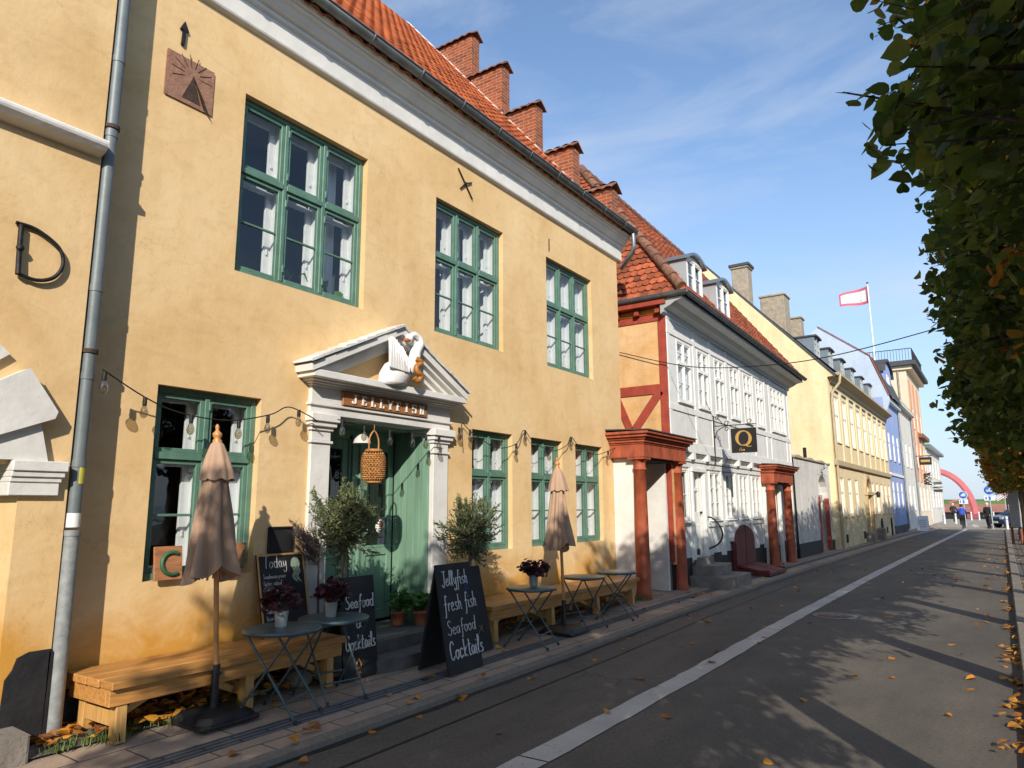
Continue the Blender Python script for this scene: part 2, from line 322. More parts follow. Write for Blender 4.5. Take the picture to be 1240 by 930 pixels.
# ------------------------------------------------------------------ mesh building
def origin(o):
    p = V((0, 0, 0))
    while o is not None: p += o.location; o = o.parent
    return p
class MB:
    def __init__(s): s.v = []; s.f = []; s.m = []; s.sm = []
    def add(s, vs, fs, m=0, smooth=False):
        k = len(s.v); s.v += [tuple(v) for v in vs]
        for f in fs: s.f.append([i+k for i in f]); s.m.append(m); s.sm.append(smooth)
        return s
    def box(s, x0, x1, y0, y1, z0, z1, m=0):
        vs = [(x, y, z) for z in (z0, z1) for y in (y0, y1) for x in (x0, x1)]
        return s.add(vs, [(0, 2, 3, 1), (4, 5, 7, 6), (0, 1, 5, 4), (2, 6, 7, 3), (0, 4, 6, 2), (1, 3, 7, 5)], m)
    def obox(s, c, a, b, d, m=0):
        c, a, b, d = V(c), V(a), V(b), V(d)
        vs = [c+i*a+j*b+k*d for k in (-1, 1) for j in (-1, 1) for i in (-1, 1)]
        return s.add(vs, [(0, 2, 3, 1), (4, 5, 7, 6), (0, 1, 5, 4), (2, 6, 7, 3), (0, 4, 6, 2), (1, 3, 7, 5)], m)
    def beam(s, p, q, w, h, up=(0, 0, 1), m=0):
        p, q = V(p), V(q); d = (q-p); n = d.normalized(); up = V(up)
        a = n.cross(up)
        if a.length < 1e-4: a = n.cross(V((1, 0, 0)))
        a.normalize(); b = a.cross(n).normalized()
        return s.obox((p+q)/2, d/2, a*w/2, b*h/2, m)
    def poly(s, pts, m=0): return s.add(pts, [tuple(range(len(pts)))], m)
    def prism(s, pts, vec, m=0, smooth=False):
        n = len(pts); vec = V(vec); a = [V(p) for p in pts]; b = [p+vec for p in a]
        s.add(a+b, [tuple(range(n))[::-1], tuple(range(n, 2*n))], m)
        s.add(a+b, [(i, (i+1) % n, n+(i+1) % n, n+i) for i in range(n)], m, smooth)
        return s
    def tube(s, pts, r, n=8, m=0, cap=True, flat=None, closed=False):
        pts = [V(p) for p in pts]; k = len(pts)
        rs = r if isinstance(r, (list, tuple)) else [r]*k
        vs = []; prev = None
        for i, p in enumerate(pts):
            if closed: t = pts[(i+1) % k]-pts[i-1]
            else: t = (pts[min(i+1, k-1)]-pts[max(i-1, 0)])
            if t.length < 1e-9: t = V((0, 0, 1))
            t.normalize()
            if prev is None:
                a = t.cross(V((0, 0, 1)))
                if a.length < .05: a = t.cross(V((1, 0, 0)))
            else:
                a = prev-t*prev.dot(t)
                if a.length < 1e-6: a = t.cross(V((0, 0, 1)))
            a.normalize(); prev = a; b = t.cross(a)
            for j in range(n):
                an = 2*math.pi*j/n
                vs.append(p+(a*math.cos(an)+b*math.sin(an))*rs[i])
        fs = []
        for i in range(k if closed else k-1):
            i2 = (i+1) % k
            for j in range(n):
                fs.append((i*n+j, i*n+(j+1) % n, i2*n+(j+1) % n, i2*n+j))
        s.add(vs, fs, m, True)
        if cap and not closed:
            s.add(vs[:n], [tuple(range(n))[::-1]], m); s.add(vs[-n:], [tuple(range(n))], m)
        return s
    def lathe(s, c, prof, n=20, m=0, axis=(0, 0, 1), ref=None, fn=None, smooth=True):
        c = V(c); ax = V(axis).normalized()
        a = V(ref) if ref else ax.cross(V((1, 0, 0)))
        if a.length < .1: a = ax.cross(V((0, 1, 0)))
        a.normalize(); b = ax.cross(a)
        vs = []
        for (r, z) in prof:
            for j in range(n):
                an = 2*math.pi*j/n; rr = r*(fn(an, z) if fn else 1)
                vs.append(c+ax*z+(a*math.cos(an)+b*math.sin(an))*rr)
        fs = []
        for i in range(len(prof)-1):
            for j in range(n): fs.append((i*n+j, i*n+(j+1) % n, (i+1)*n+(j+1) % n, (i+1)*n+j))
        s.add(vs, fs, m, smooth)
        s.add(vs[:n], [tuple(range(n))[::-1]], m); s.add(vs[-n:], [tuple(range(n))], m)
        return s
    def ball(s, c, r, n=10, m=0):
        rx, ry, rz = r if isinstance(r, tuple) else (r, r, r); c = V(c); vs = []; h = n//2
        for i in range(h+1):
            th = math.pi*i/h
            for j in range(n):
                ph = 2*math.pi*j/n
                vs.append(c+V((rx*math.sin(th)*math.cos(ph), ry*math.sin(th)*math.sin(ph), rz*math.cos(th))))
        fs = [(i*n+j, (i+1)*n+j, (i+1)*n+(j+1) % n, i*n+(j+1) % n) for i in range(h) for j in range(n)]
        return s.add(vs, fs, m, True)
    def build(s, name, mats, parent=None, bevel=0, loc=None, seg=1, recalc=True):
        if not isinstance(mats, (list, tuple)): mats = [mats]
        o0 = origin(parent) if parent is not None else V(loc or (0, 0, 0))
        me = bpy.data.meshes.new(name)
        me.from_pydata([V(v)-o0 for v in s.v], [], s.f)
        for m in mats: me.materials.append(M[m] if isinstance(m, str) else m)
        me.polygons.foreach_set('material_index', s.m)
        me.polygons.foreach_set('use_smooth', s.sm)
        me.update()
        if recalc:
            bm = bmesh.new(); bm.from_mesh(me)
            bmesh.ops.recalc_face_normals(bm, faces=bm.faces); bm.to_mesh(me); bm.free()
        o = bpy.data.objects.new(name, me); COL.objects.link(o)
        if parent is not None: o.parent = parent
        else: o.location = o0
        if bevel:
            b = o.modifiers.new('bevel', 'BEVEL'); b.width = bevel; b.segments = seg; b.limit_method = 'ANGLE'; b.angle_limit = R(40)
        return o
def build_each(mb, name, mats, parent, bevel=0, gap=.02, **k):
    """one object for every separate piece of the mesh under construction"""
    n = len(mb.v); par = list(range(n))
    def find(i):
        while par[i] != i: par[i] = par[par[i]]; i = par[i]
        return i
    for f in mb.f:
        for i in f[1:]: par[find(i)] = find(f[0])
    comp = {}
    for i in range(n): comp.setdefault(find(i), []).append(i)
    keys = list(comp); bb = {}
    for c in keys:
        P = [mb.v[i] for i in comp[c]]; bb[c] = ([min(p[a] for p in P)-gap/2 for a in range(3)], [max(p[a] for p in P)+gap/2 for a in range(3)])
    g = {c: c for c in keys}
    def gf(c):
        while g[c] != c: c = g[c]
        return c
    for i, a in enumerate(keys):
        for b in keys[i+1:]:
            if all(bb[a][0][q] <= bb[b][1][q] and bb[b][0][q] <= bb[a][1][q] for q in range(3)): g[gf(b)] = gf(a)
    out = []
    for r in [c for c in keys if gf(c) == c]:
        m = MB(); idx = {}
        for f, mi, sm in zip(mb.f, mb.m, mb.sm):
            if gf(find(f[0])) != r: continue
            for i in f:
                if i not in idx: idx[i] = len(m.v); m.v.append(mb.v[i])
            m.f.append([idx[i] for i in f]); m.m.append(mi); m.sm.append(sm)
        out.append(m.build(name, mats, parent, bevel, **k))
    return out
def tag(o, label=None, cat=None, group=None, kind=None):
    if label: o['label'] = label
    if cat: o['category'] = cat
    if group: o['group'] = group
    if kind: o['kind'] = kind
    return o
def thing(name, label, cat, loc=(0, 0, 0), group=None, rz=0):
    o = bpy.data.objects.new(name, None); COL.objects.link(o); o.location = loc; o.rotation_euler.z = rz
    o.empty_display_size = .2
    return tag(o, label, cat, group)
def copy_tree(o, parent=None):
    c = o.copy(); COL.objects.link(c)
    if parent is not None: c.parent = parent
    for ch in list(o.children): copy_tree(ch, c)
    return c
def smooth_line(pts, k=4):
    P = [V(p) for p in pts]
    if len(P) < 3: return P
    out = []
    for i in range(len(P)-1):
        p0 = P[max(i-1, 0)]; p1 = P[i]; p2 = P[i+1]; p3 = P[min(i+2, len(P)-1)]
        for j in range(k):
            t = j/k
            out.append(.5*((2*p1)+(p2-p0)*t+(2*p0-5*p1+4*p2-p3)*t*t+(3*p1-p0-3*p2+p3)*t**3))
    out.append(P[-1]); return out

# wall facing +x (plane x) with rectangular openings (y0,y1,z0,z1[,skip reveal]) and reveals running to x-depth
def wall_x(mb, x, y0, y1, z0, z1, holes, depth=.3, m=0, mrev=None, sub=1.2):
    ys = sorted(set([y0, y1]+[h[i] for h in holes for i in (0, 1) if y0 < h[i] < y1]))
    zs = sorted(set([z0, z1]+[h[i] for h in holes for i in (2, 3) if z0 < h[i] < z1]))
    for a, b in zip(ys, ys[1:]):
        for c, d in zip(zs, zs[1:]):
            cy, cz = (a+b)/2, (c+d)/2
            if any(h[0] < cy < h[1] and h[2] < cz < h[3] for h in holes): continue
            mb.poly([(x, a, c), (x, b, c), (x, b, d), (x, a, d)], m)
    mr = m if mrev is None else mrev
    for h in holes:
        a, b, c, d = h[:4]; e = x-depth
        mb.poly([(x, a, c), (x, a, d), (e, a, d), (e, a, c)], mr)
        mb.poly([(x, b, c), (e, b, c), (e, b, d), (x, b, d)], mr)
        mb.poly([(x, a, d), (x, b, d), (e, b, d), (e, a, d)], mr)
        if c > z0+.01: mb.poly([(x, a, c), (e, a, c), (e, b, c), (x, b, c)], mr)
# window unit facing +x: outer face of the frame at x
def window(parent, x, y0, y1, z0, z1, cols=2, tr=.6, fmat='green_paint', bars=(1,), upbars=0, fw=.055, cw=.04, inner=True,
           sill=True, glass='glass', vbars=0, label=None, curtain=None, hinges=False, imat='white_paint', sillmat=None, sillout=.07, bev=.004):
    f = MB(); t = .07
    f.box(x-t, x, y0, y0+fw, z0, z1); f.box(x-t, x, y1-fw, y1, z0, z1)
    f.box(x-t, x, y0+fw, y1-fw, z0, z0+fw); f.box(x-t, x, y0+fw, y1-fw, z1-fw, z1)
    cwid = (y1-y0-2*fw)/cols; zt = z0+(z1-z0)*tr if tr else None
    mw = .045
    iy = [(y0+fw+i*cwid+(mw/2 if i else 0), y0+fw+(i+1)*cwid-(mw/2 if i < cols-1 else 0)) for i in range(cols)]
    for i in range(1, cols):
        yc = y0+fw+i*cwid; f.box(x-t, x+.006, yc-mw/2, yc+mw/2, z0+fw, z1-fw)
    rows = [(z0+fw, z1-fw)]
    if zt:
        rows = [(z0+fw, zt-.03), (zt+.03, z1-fw)]
        prev = y0+fw
        for a, b in iy:
            f.box(x-t, x+.012, a, b, zt-.03, zt+.03)
    gl = MB(); gx = x-.035
    inn = MB(); ix = x-.17
    for ri, (za, zb) in enumerate(rows):
        for a, b in iy:
            # casement
            f.box(x-.055, x-.012, a, a+cw, za, zb); f.box(x-.055, x-.012, b-cw, b, za, zb)
            f.box(x-.055, x-.012, a+cw, b-cw, za, za+cw); f.box(x-.055, x-.012, a+cw, b-cw, zb-cw, zb)
            gl.poly([(gx, a+cw*.6, za+cw*.6), (gx, b-cw*.6, za+cw*.6), (gx, b-cw*.6, zb-cw*.6), (gx, a+cw*.6, zb-cw*.6)])
            nb = (bars[0] if ri == 0 else upbars)
            for k in range(nb):
                zz = za+(zb-za)*(k+1)/(nb+1); f.box(x-.048, x-.02, a+cw, b-cw, zz-.011, zz+.011)
            for k in range(vbars):
                yy = a+(b-a)*(k+1)/(vbars+1); f.box(x-.048, x-.02, yy-.011, yy+.011, za+cw, zb-cw)
            if hinges:
                for q in (.14, .86):
                    zz = za+(zb-za)*q
                    f.box(x-.012, x+.012, a-.012, a+.012, zz-.04, zz+.04)
            if inner:
                iw = .07
                inn.box(ix-.03, ix, a-.01, a+.03, za, zb); inn.box(ix-.03, ix, b-iw, b+.02, za, zb)
                inn.box(ix-.03, ix, a+.03, b-iw, za-.01, za+.05); inn.box(ix-.03, ix, a+.03, b-iw, zb-.05, zb+.01)
                # reveal board on the far side of each light, facing the street's start
                inn.box(ix, x-.075, b+.004, b+.02, za, zb)
                inn.box(ix+.001, ix+.02, b-.05, b-.035, za+(zb-za)*.3, za+(zb-za)*.36)
    w = f.build('window', fmat, parent, bevel=bev)
    if label: w['label'] = label
    gl.build('pane', glass, w, recalc=False)
    if inner: inn.build('inner_casement', imat, w, bevel=.003)
    if sill:
        s = MB(); s.prism([(x-.05, y0-.03, z0-.035), (x-.05, y0-.03, z0-.003), (x+sillout, y0-.03, z0-.02), (x+sillout, y0-.03, z0-.045)], (0, y1-y0+.06, 0))
        s.build('sill', sillmat or fmat, w, bevel=.004)
    if curtain:
        c = MB(); cx = x-.3
        for (ca, cb) in curtain:
            ya = y0+(y1-y0)*ca; yb = y0+(y1-y0)*cb; k = 14
            vs = []; fs = []
            for i in range(k+1):
                yy = ya+(yb-ya)*i/k; xx = cx+.025*math.sin(i*1.9)
                vs += [(xx, yy, z0-.02), (xx, yy, z1+.02)]
            fs = [(2*i, 2*i+2, 2*i+3, 2*i+1) for i in range(k)]
            c.add(vs, fs, 0, True)
        c.build('curtain', 'curtain', w, recalc=False)
    return w
# pantiles: each tile an island; O origin at eave start, U along the eave (total), W up the slope (total)
def tiles(mb, O, U, W, nu, nv, wave=.035, lift=.03, keep=None, plain=False, m=0, seg=4):
    O, U, W = V(O), V(U), V(W); nrm = U.cross(W).normalized()
    if nrm.z < 0: nrm = -nrm
    for j in range(nv):
        for i in range(nu):
            off = .5 if (plain and j % 2) else 0
            ua, ub = (i+off)/nu, (i+1+off)/nu
            if keep and not keep((ua+ub)/2, (j+.5)/nv): continue
            va, vb = j/nv-(.12/nv), (j+1)/nv
            jx = rnd.uniform(-.006, .006); jl = rnd.uniform(0, .01)
            vs = []
            for (v_, l_) in ((va, lift+jl), (vb, .004)):
                for k in range(seg+1):
                    t = k/seg
                    h = l_+(wave*(.5-.5*math.cos(2*math.pi*(t*.98+.12))) if wave else 0)
                    vv = v_
                    if plain and v_ == va: vv = v_+(abs(t-.5)**2)*1.1/nv
                    vs.append(O+U*(ua+(ub-ua)*t*(1.04 if not plain else .97))+W*vv+nrm*h+W.normalized()*jx)
            # front lip
            for k in range(seg+1): vs.append(vs[k]-nrm*.018)
            n = seg+1
            fs = [(k, k+1, n+k+1, n+k) for k in range(seg)]+[(2*n+k, 2*n+k+1, k+1, k) for k in range(seg)]
            mb.add(vs, fs, m, wave > 0)

# single-stroke handwriting
GL = {
 'a': (.5, [[(.4, .4), (.25, .5), (.08, .4), (.05, .2), (.15, .02), (.3, .08), (.4, .4), (.41, .1), (.5, 0)]]),
 'b': (.45, [[(.08, 1), (.08, .05), (.25, 0), (.38, .2), (.3, .45), (.1, .35)]]),
 'c': (.45, [[(.4, .42), (.25, .5), (.08, .38), (.05, .18), (.18, 0), (.42, .1)]]),
 'd': (.52, [[(.4, .4), (.25, .5), (.07, .38), (.06, .15), (.2, 0), (.38, .14), (.46, 1), (.43, .1), (.52, 0)]]),
 'e': (.45, [[(.05, .25), (.3, .28), (.38, .4), (.25, .5), (.08, .38), (.06, .15), (.2, 0), (.44, .12)]]),
 'f': (.42, [[(.45, .9), (.34, 1), (.24, .85), (.2, 0), (.15, -.35), (.04, -.3)], [(.05, .47), (.38, .5)]]),
 'g': (.5, [[(.4, .4), (.25, .5), (.08, .4), (.06, .18), (.2, .05), (.38, .2), (.4, .45), (.38, -.2), (.22, -.4), (.05, -.25)]]),
 'h': (.48, [[(.08, 1), (.08, 0)], [(.08, .3), (.22, .5), (.36, .42), (.37, .05), (.47, 0)]]),
 'i': (.24, [[(.1, .5), (.1, .05), (.22, 0)], [(.12, .7), (.13, .74)]]),
 'k': (.46, [[(.08, 1), (.08, 0)], [(.4, .52), (.1, .22), (.44, 0)]]),
 'l': (.27, [[(.0, .1), (.22, .75), (.18, 1), (.08, .9), (.1, .1), (.25, 0)]]),
 'm': (.66, [[(.06, .5), (.06, 0)], [(.06, .35), (.18, .5), (.3, .4), (.3, 0)], [(.3, .35), (.44, .5), (.56, .4), (.57, .05), (.64, 0)]]),
 'n': (.48, [[(.06, .5), (.06, 0)], [(.06, .35), (.22, .5), (.36, .4), (.37, .05), (.46, 0)]]),
 'o': (.47, [[(.25, .5), (.08, .4), (.05, .18), (.2, 0), (.38, .12), (.4, .35), (.25, .5), (.35, .42), (.46, .45)]]),
 'p': (.46, [[(.08, .5), (.08, -.4)], [(.08, .4), (.25, .5), (.4, .35), (.35, .08), (.2, 0), (.08, .1)]]),
 'r': (.38, [[(.08, .5), (.08, 0)], [(.08, .3), (.2, .48), (.36, .44)]]),
 's': (.4, [[(.35, .45), (.2, .5), (.1, .4), (.2, .27), (.33, .15), (.24, .01), (.04, .05)]]),
 't': (.4, [[(.2, .9), (.18, .1), (.3, 0), (.4, .06)], [(.02, .6), (.38, .62)]]),
 'u': (.48, [[(.06, .5), (.06, .12), (.2, 0), (.36, .15), (.38, .5), (.38, .08), (.47, 0)]]),
 'v': (.42, [[(.04, .5), (.2, 0), (.38, .5)]]),
 'w': (.6, [[(.04, .5), (.14, 0), (.28, .4), (.42, 0), (.56, .5)]]),
 'x': (.42, [[(.04, .5), (.38, 0)], [(.38, .5), (.04, 0)]]),
 'y': (.45, [[(.05, .5), (.1, .15), (.25, .1), (.39, .5)], [(.39, .5), (.37, -.2), (.2, -.4), (.04, -.22)]]),
 'J': (.55, [[(.12, 1), (.5, 1)], [(.36, 1), (.36, .1), (.2, -.08), (.02, .12)]]),
 'S': (.55, [[(.48, .85), (.3, 1), (.1, .85), (.2, .6), (.42, .4), (.44, .12), (.22, 0), (.02, .12)]]),
 'C': (.58, [[(.52, .8), (.4, 1), (.15, .9), (.04, .5), (.12, .1), (.34, 0), (.54, .18)]]),
 'T': (.55, [[(.02, .95), (.25, 1), (.55, .95)], [(.3, .98), (.24, .4), (.25, 0)]]),
 'O': (.6, [[(.3, 1), (.08, .8), (.06, .25), (.28, 0), (.5, .2), (.52, .75), (.3, 1)]]),
 'L': (.5, [[(.12, 1), (.1, .05), (.45, .02)]]),
 'D': (.58, [[(.1, 1), (.1, 0), (.4, .1), (.5, .5), (.38, .9), (.05, 1)]]),
 'F': (.5, [[(.1, 1), (.1, 0)], [(.1, 1), (.48, 1)], [(.1, .55), (.38, .55)]]),
 'M': (.7, [[(.08, 0), (.12, 1), (.35, .3), (.58, 1), (.62, 0)]]),
 '&': (.55, [[(.5, 0), (.15, .65), (.2, .95), (.36, .85), (.12, .4), (.1, .1), (.28, 0), (.48, .35)]]),
 "'": (.15, [[(.08, 1), (.06, .8)]]), ' ': (.3, []), '.': (.15, [[(.05, 0), (.07, .03)]]), ',': (.15, [[(.08, .02), (.04, -.12)]]),
}
def write(mb, text, O, right, up, size, r=.005, nrm=None, m=0, jit=.02, width=1.0, n=5, slant=.0):
    O, right, up = V(O), V(right).normalized(), V(up).normalized(); x = 0
    nrm = right.cross(up) if nrm is None else V(nrm)
    for ch in text:
        w, st = GL.get(ch, GL[' '])
        for s in st:
            pts = [O+right*((x+(px+slant*py)*width+rnd.uniform(-jit, jit))*size)+up*((py+rnd.uniform(-jit, jit))*size)+nrm*.002 for px, py in s]
            mb.tube(smooth_line(pts, 4), r, n, m)
        x += (w+.06)*width
    return x*size
# ================================================================== SETTING
def struct(mb, name, mats, **k): return tag(mb.build(name, mats, **k), kind='structure')
def strip(mb, pts, z0, z1, m=0):
    """pts: list of (xa, xb, y); ribbon from xa (height z0) to xb (height z1)"""
    for (a, b, y), (c, d, y2) in zip(pts, pts[1:]):
        mb.poly([(a, y, z0), (b, y, z1), (d, y2, z1), (c, y2, z0)], m)
KERB = [(-4.05, -9), (-4.05, 3), (-4.10, 7.3), (-4.22, 11), (-4.25, 16), (-4.15, 28), (-3.95, 42), (-3.6, 58), (-5.2, 70)]
g = MB()
g.poly([(-60, -40, -.02), (60, -40, -.02), (60, 100, -.02), (-60, 100, -.02)])
g.poly([(-60, 100, -.02), (60, 100, -.02), (150, 132, -3), (-150, 132, -3)])
g.poly([(-2500, 132, -3.0), (2500, 132, -3.0), (2500, 3000, -3.0), (-2500, 3000, -3.0)])
struct(g, 'ground', 'dirt')
w = MB(); w.poly([(-2500, 205, -2.9), (2500, 205, -2.9), (2500, 2990, -2.9), (-2500, 2990, -2.9)])
water = mat('sea_water', (.05, .09, .12), .15, .1, .05)
M['water'] = water; struct(w, 'water', 'water')
r = MB(); strip(r, [(x, .0, y) for x, y in KERB[:-1]], 0, 0)
struct(r, 'road', 'asphalt')
pz = MB(); pz.poly([(-12, 58, .004), (9, 58, .004), (9, 99, .004), (-12, 99, .004)]); struct(pz, 'plaza', 'plaza')
# asphalt gutter strip beside the kerb, a seam, and a black gap line that paints in the kerb's shade
gs = MB(); strip(gs, [(x+.02, x+.36, y) for x, y in KERB[:-1]], .004, .004); struct(gs, 'gutter_strip', 'asphalt_strip')
kj = MB()
for (x, y), (x2, y2) in zip(KERB[:-2], KERB[1:-1]):
    n = max(2, int((y2-y)/.35))
    for i in range(n):
        ta, tb = i/n, (i+1)/n
        def e(t, s): return x+(x2-x)*t+s
        wa = .035+.02*math.sin(i*2.1+y)
        kj.poly([(e(ta, -.02), y+(y2-y)*ta, .009), (e(ta, wa), y+(y2-y)*ta, .009), (e(tb, .035+.02*math.sin((i+1)*2.1+y)), y+(y2-y)*tb, .009), (e(tb, -.02), y+(y2-y)*tb, .009)])
strip(kj, [(x+.365, x+.385, y) for x, y in KERB[:-1]], .007, .007)
struct(kj, 'kerb_shade_seam', 'black_tar')
def kerbx(y):
    for (x, a), (x2, b) in zip(KERB, KERB[1:]):
        if a <= y <= b: return x+(x2-x)*(y-a)/(b-a)
    return KERB[-1][0]
sw = MB(); se = MB(); sb = MB()
for (x, y), (x2, y2) in zip(KERB[:-1], KERB[1:]):
    sw.poly([(-7.5, y, .14), (x-.14, y, .05), (x2-.14, y2, .05), (-7.5, y2, .14)])
    se.poly([(x-.14, y, .052), (x-.02, y, .048), (x2-.02, y2, .048), (x2-.14, y2, .052)])
    se.poly([(x-.02, y, .048), (x-.015, y, -.01), (x2-.015, y2, -.01), (x2-.02, y2, .048)])
    sb.poly([(x-.62, y, .0545+.0132), (x-.44, y, .0545+.008), (x2-.44, y2, .0545+.008), (x2-.62, y2, .0545+.0132)])
struct(sw, 'sidewalk', 'paving'); struct(se, 'kerb', 'granite'); struct(sb, 'drain_band', 'setts')
def walkz(x): return .05+.09*(-4.2-x)/3.3
# gravel strip along the wall
gv = MB(); gv.poly([(-5.74, 2.2, .108), (-5.22, 2.2, .098), (-5.28, 5.0, .098), (-5.74, 5.0, .108)]); gv.poly([(-5.74, 6.9, .108), (-5.3, 6.9, .098), (-5.3, 12, .098), (-5.74, 12, .108)])
struct(gv, 'gravel_strip', 'dirt')
# white line
wl = MB(); WLX = [(-2.84, 1), (-2.80, 7), (-2.83, 11), (-2.80, 20), (-2.65, 34), (-2.35, 54), (-2.3, 57.5)]
for (x, y), (x2, y2) in zip(WLX, WLX[1:]):
    n = max(1, int((y2-y)/.25))
    wob = [(rnd.uniform(-.009, .009), rnd.uniform(-.009, .009)) for _ in range(n+1)]
    for i in range(n):
        a, b = i/n, (i+1)/n-(.02/(y2-y) if i % 13 == 12 else 0)
        wl.poly([(x+(x2-x)*a-.02+wob[i][0], y+(y2-y)*a, .006), (x+(x2-x)*a+.2+wob[i][1], y+(y2-y)*a, .006), (x+(x2-x)*b+.2+wob[i+1][1], y+(y2-y)*b, .006), (x+(x2-x)*b-.02+wob[i+1][0], y+(y2-y)*b, .006)])
wl.poly([(-1.9, 63, .01), (-1.5, 63, .01), (-2.0, 72, .01), (-2.3, 72, .01)])
struct(wl, 'road_markings', 'road_white')
# right kerb and verge
rk = MB(); y = -10
while y < 57:
    rk.box(-.005, .155, y+.006, y+.994, -.05, .085+rnd.uniform(-.006, .006)); y += 1.0
struct(rk, 'kerb', 'granite', bevel=.012)
vg = MB(); vg.poly([(.155, -12, .06), (9, -12, .06), (9, 57, .06), (.155, 57, .06)]); struct(vg, 'verge', 'verge')
hl = MB()
nx = 60
for i in range(nx):
    a, b = -150+i*5, -145+i*5
    def hz(x): return 3.45+.22*math.sin(x*.05)+.12*math.sin(x*.21)
    hl.poly([(a, 240, -3.05), (b, 240, -3.05), (b, 252, hz(b)*.8), (a, 252, hz(a)*.8)], 0)
    hl.poly([(a, 252, hz(a)*.8), (b, 252, hz(b)*.8), (b, 262, hz(b)), (a, 262, hz(a))], 0)
    hl.poly([(a, 262, hz(a)), (b, 262, hz(b)), (b, 300, -3.05), (a, 300, -3.05)], 0)
struct(hl, 'hill', 'rampart')
# fallen leaves and weeds
def leafpoly(mb, c, ax, ay, size, curl=.25, m=0, wide=.55):
    c, ax, ay = V(c), V(ax).normalized(), V(ay); ay = (ay-ax*ay.dot(ax)).normalized(); nz = ax.cross(ay); s = size
    tip = c+ax*s*.55; base = c-ax*s*.5
    l1 = c-ax*s*.25-ay*s*wide*.8+nz*s*curl*.5; l2 = c+ax*s*.18-ay*s*wide*.62+nz*s*curl*.35
    r1 = c-ax*s*.25+ay*s*wide*.8+nz*s*curl*.5; r2 = c+ax*s*.18+ay*s*wide*.62+nz*s*curl*.35
    mb.add([base, l1, l2, tip, r2, r1], [(0, 1, 2, 3), (0, 3, 4, 5)], m)
LEAF_OUT = [(-.5, 0), (-.46, .26), (-.28, .43), (-.02, .46), (.22, .33), (.42, .14), (.60, 0), (.42, -.14), (.22, -.33), (-.02, -.46), (-.28, -.43), (-.46, -.26)]
def leafround(mb, c, ax, ay, s, curl=.25, m=0, wide=1.0):
    c, ax, ay = V(c), V(ax).normalized(), V(ay); ay = (ay-ax*ay.dot(ax)).normalized(); nz = ax.cross(ay)
    pts = [c+ax*(u*s)+ay*(v*s*wide)+nz*s*curl*(abs(v)*1.1+.5*u*u-.1) for u, v in LEAF_OUT]
    mb.add(pts, [(0, 1, 2, 3, 4, 5, 6), (0, 6, 7, 8, 9, 10, 11)], m)
fl = MB()
def drop(x, y, z, s=None):
    a = rnd.uniform(0, 6.28); t = V((rnd.uniform(-.5, .5), rnd.uniform(-.5, .5), 1)).normalized()
    ax = V((math.cos(a), math.sin(a), rnd.uniform(-.3, .3))); ay = t.cross(ax)
    leafpoly(fl, (x, y, z+.012), ax, ay, s or rnd.uniform(.05, .105), rnd.uniform(-.7, .7))
for i in range(100): 
    y = rnd.uniform(3.0, 34); drop(rnd.gauss(-.06, .07) if rnd.random() < .75 else rnd.uniform(-.6, 0), y, .002)
for i in range(80): drop(rnd.uniform(.15, 1.6), rnd.uniform(4, 45), .07)
for i in range(70): y = rnd.uniform(3.2, 22); drop(rnd.uniform(-3.9, -.3), y, .002)
for i in range(60): y = rnd.uniform(2.5, 22); drop(kerbx(y)-rnd.uniform(.1, 1.2), y, .07)
for i in range(22): y = rnd.uniform(3, 25); drop(kerbx(y)+rnd.uniform(0, .25), y, .006)
for i in range(330): y = rnd.uniform(2.35, 4.9); drop(rnd.uniform(-5.7, -5.2), y, .11+rnd.uniform(0, .05))
for i in range(150): y = rnd.uniform(6.9, 11.5); drop(rnd.uniform(-5.7, -5.3), y, .11)
# drifts against the right kerb
for cy in (4.6, 6.1, 6.9, 7.6, 8.4, 9.6, 10.3, 12, 14, 17.5, 21):
    for i in range(8): drop(rnd.gauss(-.07, .04), cy+rnd.gauss(0, .12), .004+rnd.uniform(0, .03))
tag(fl.build('fallen_leaves', 'fallen', recalc=False), 'yellow and brown autumn leaves scattered on pavement, gutter and road', 'leaves', kind='stuff')
wd = MB()
def tuft(x, y, z, n=24, h=.09, sp=.08):
    for i in range(n):
        px, py = x+rnd.gauss(0, sp), y+rnd.gauss(0, sp*1.6); a = rnd.uniform(0, 6.28); hh = h*rnd.uniform(.4, 1.1); ln = rnd.uniform(.2, .9)*hh
        w_ = .004; c, s = math.cos(a), math.sin(a)
        wd.add([(px-s*w_, py+c*w_, z), (px+s*w_, py-c*w_, z), (px+c*ln*.5+s*w_*.7, py+s*ln*.5-c*w_*.7, z+hh*.7), (px+c*ln, py+s*ln, z+hh*.9), (px+c*ln*.5-s*w_*.7, py+s*ln*.5+c*w_*.7, z+hh*.7)], [(0, 1, 2, 4), (4, 2, 3)])
for i in range(24): tuft(-5.25+rnd.gauss(0, .05), rnd.uniform(2.35, 3.7), .1, 26, .07, .035)
for i in range(8): tuft(-5.3, rnd.uniform(3.6, 4.9), .1, 18, .06, .04)
for i in range(7): tuft(-5.15+rnd.gauss(0, .05), rnd.uniform(11.0, 11.8), .1, 26, .1, .05)
for i in range(10): tuft(-5.17, rnd.uniform(5.1, 6.6), .08, 12, .04, .04)
for i in range(14): tuft(.2+rnd.gauss(0, .03), rnd.uniform(4, 18), .06, 14, .05, .03)
tuft(-5.3, 2.12, .09, 40, .1, .05)
tag(wd.build('weeds', 'grass', recalc=False), 'short green weeds growing along the wall foot and kerbs', 'weeds', kind='stuff')

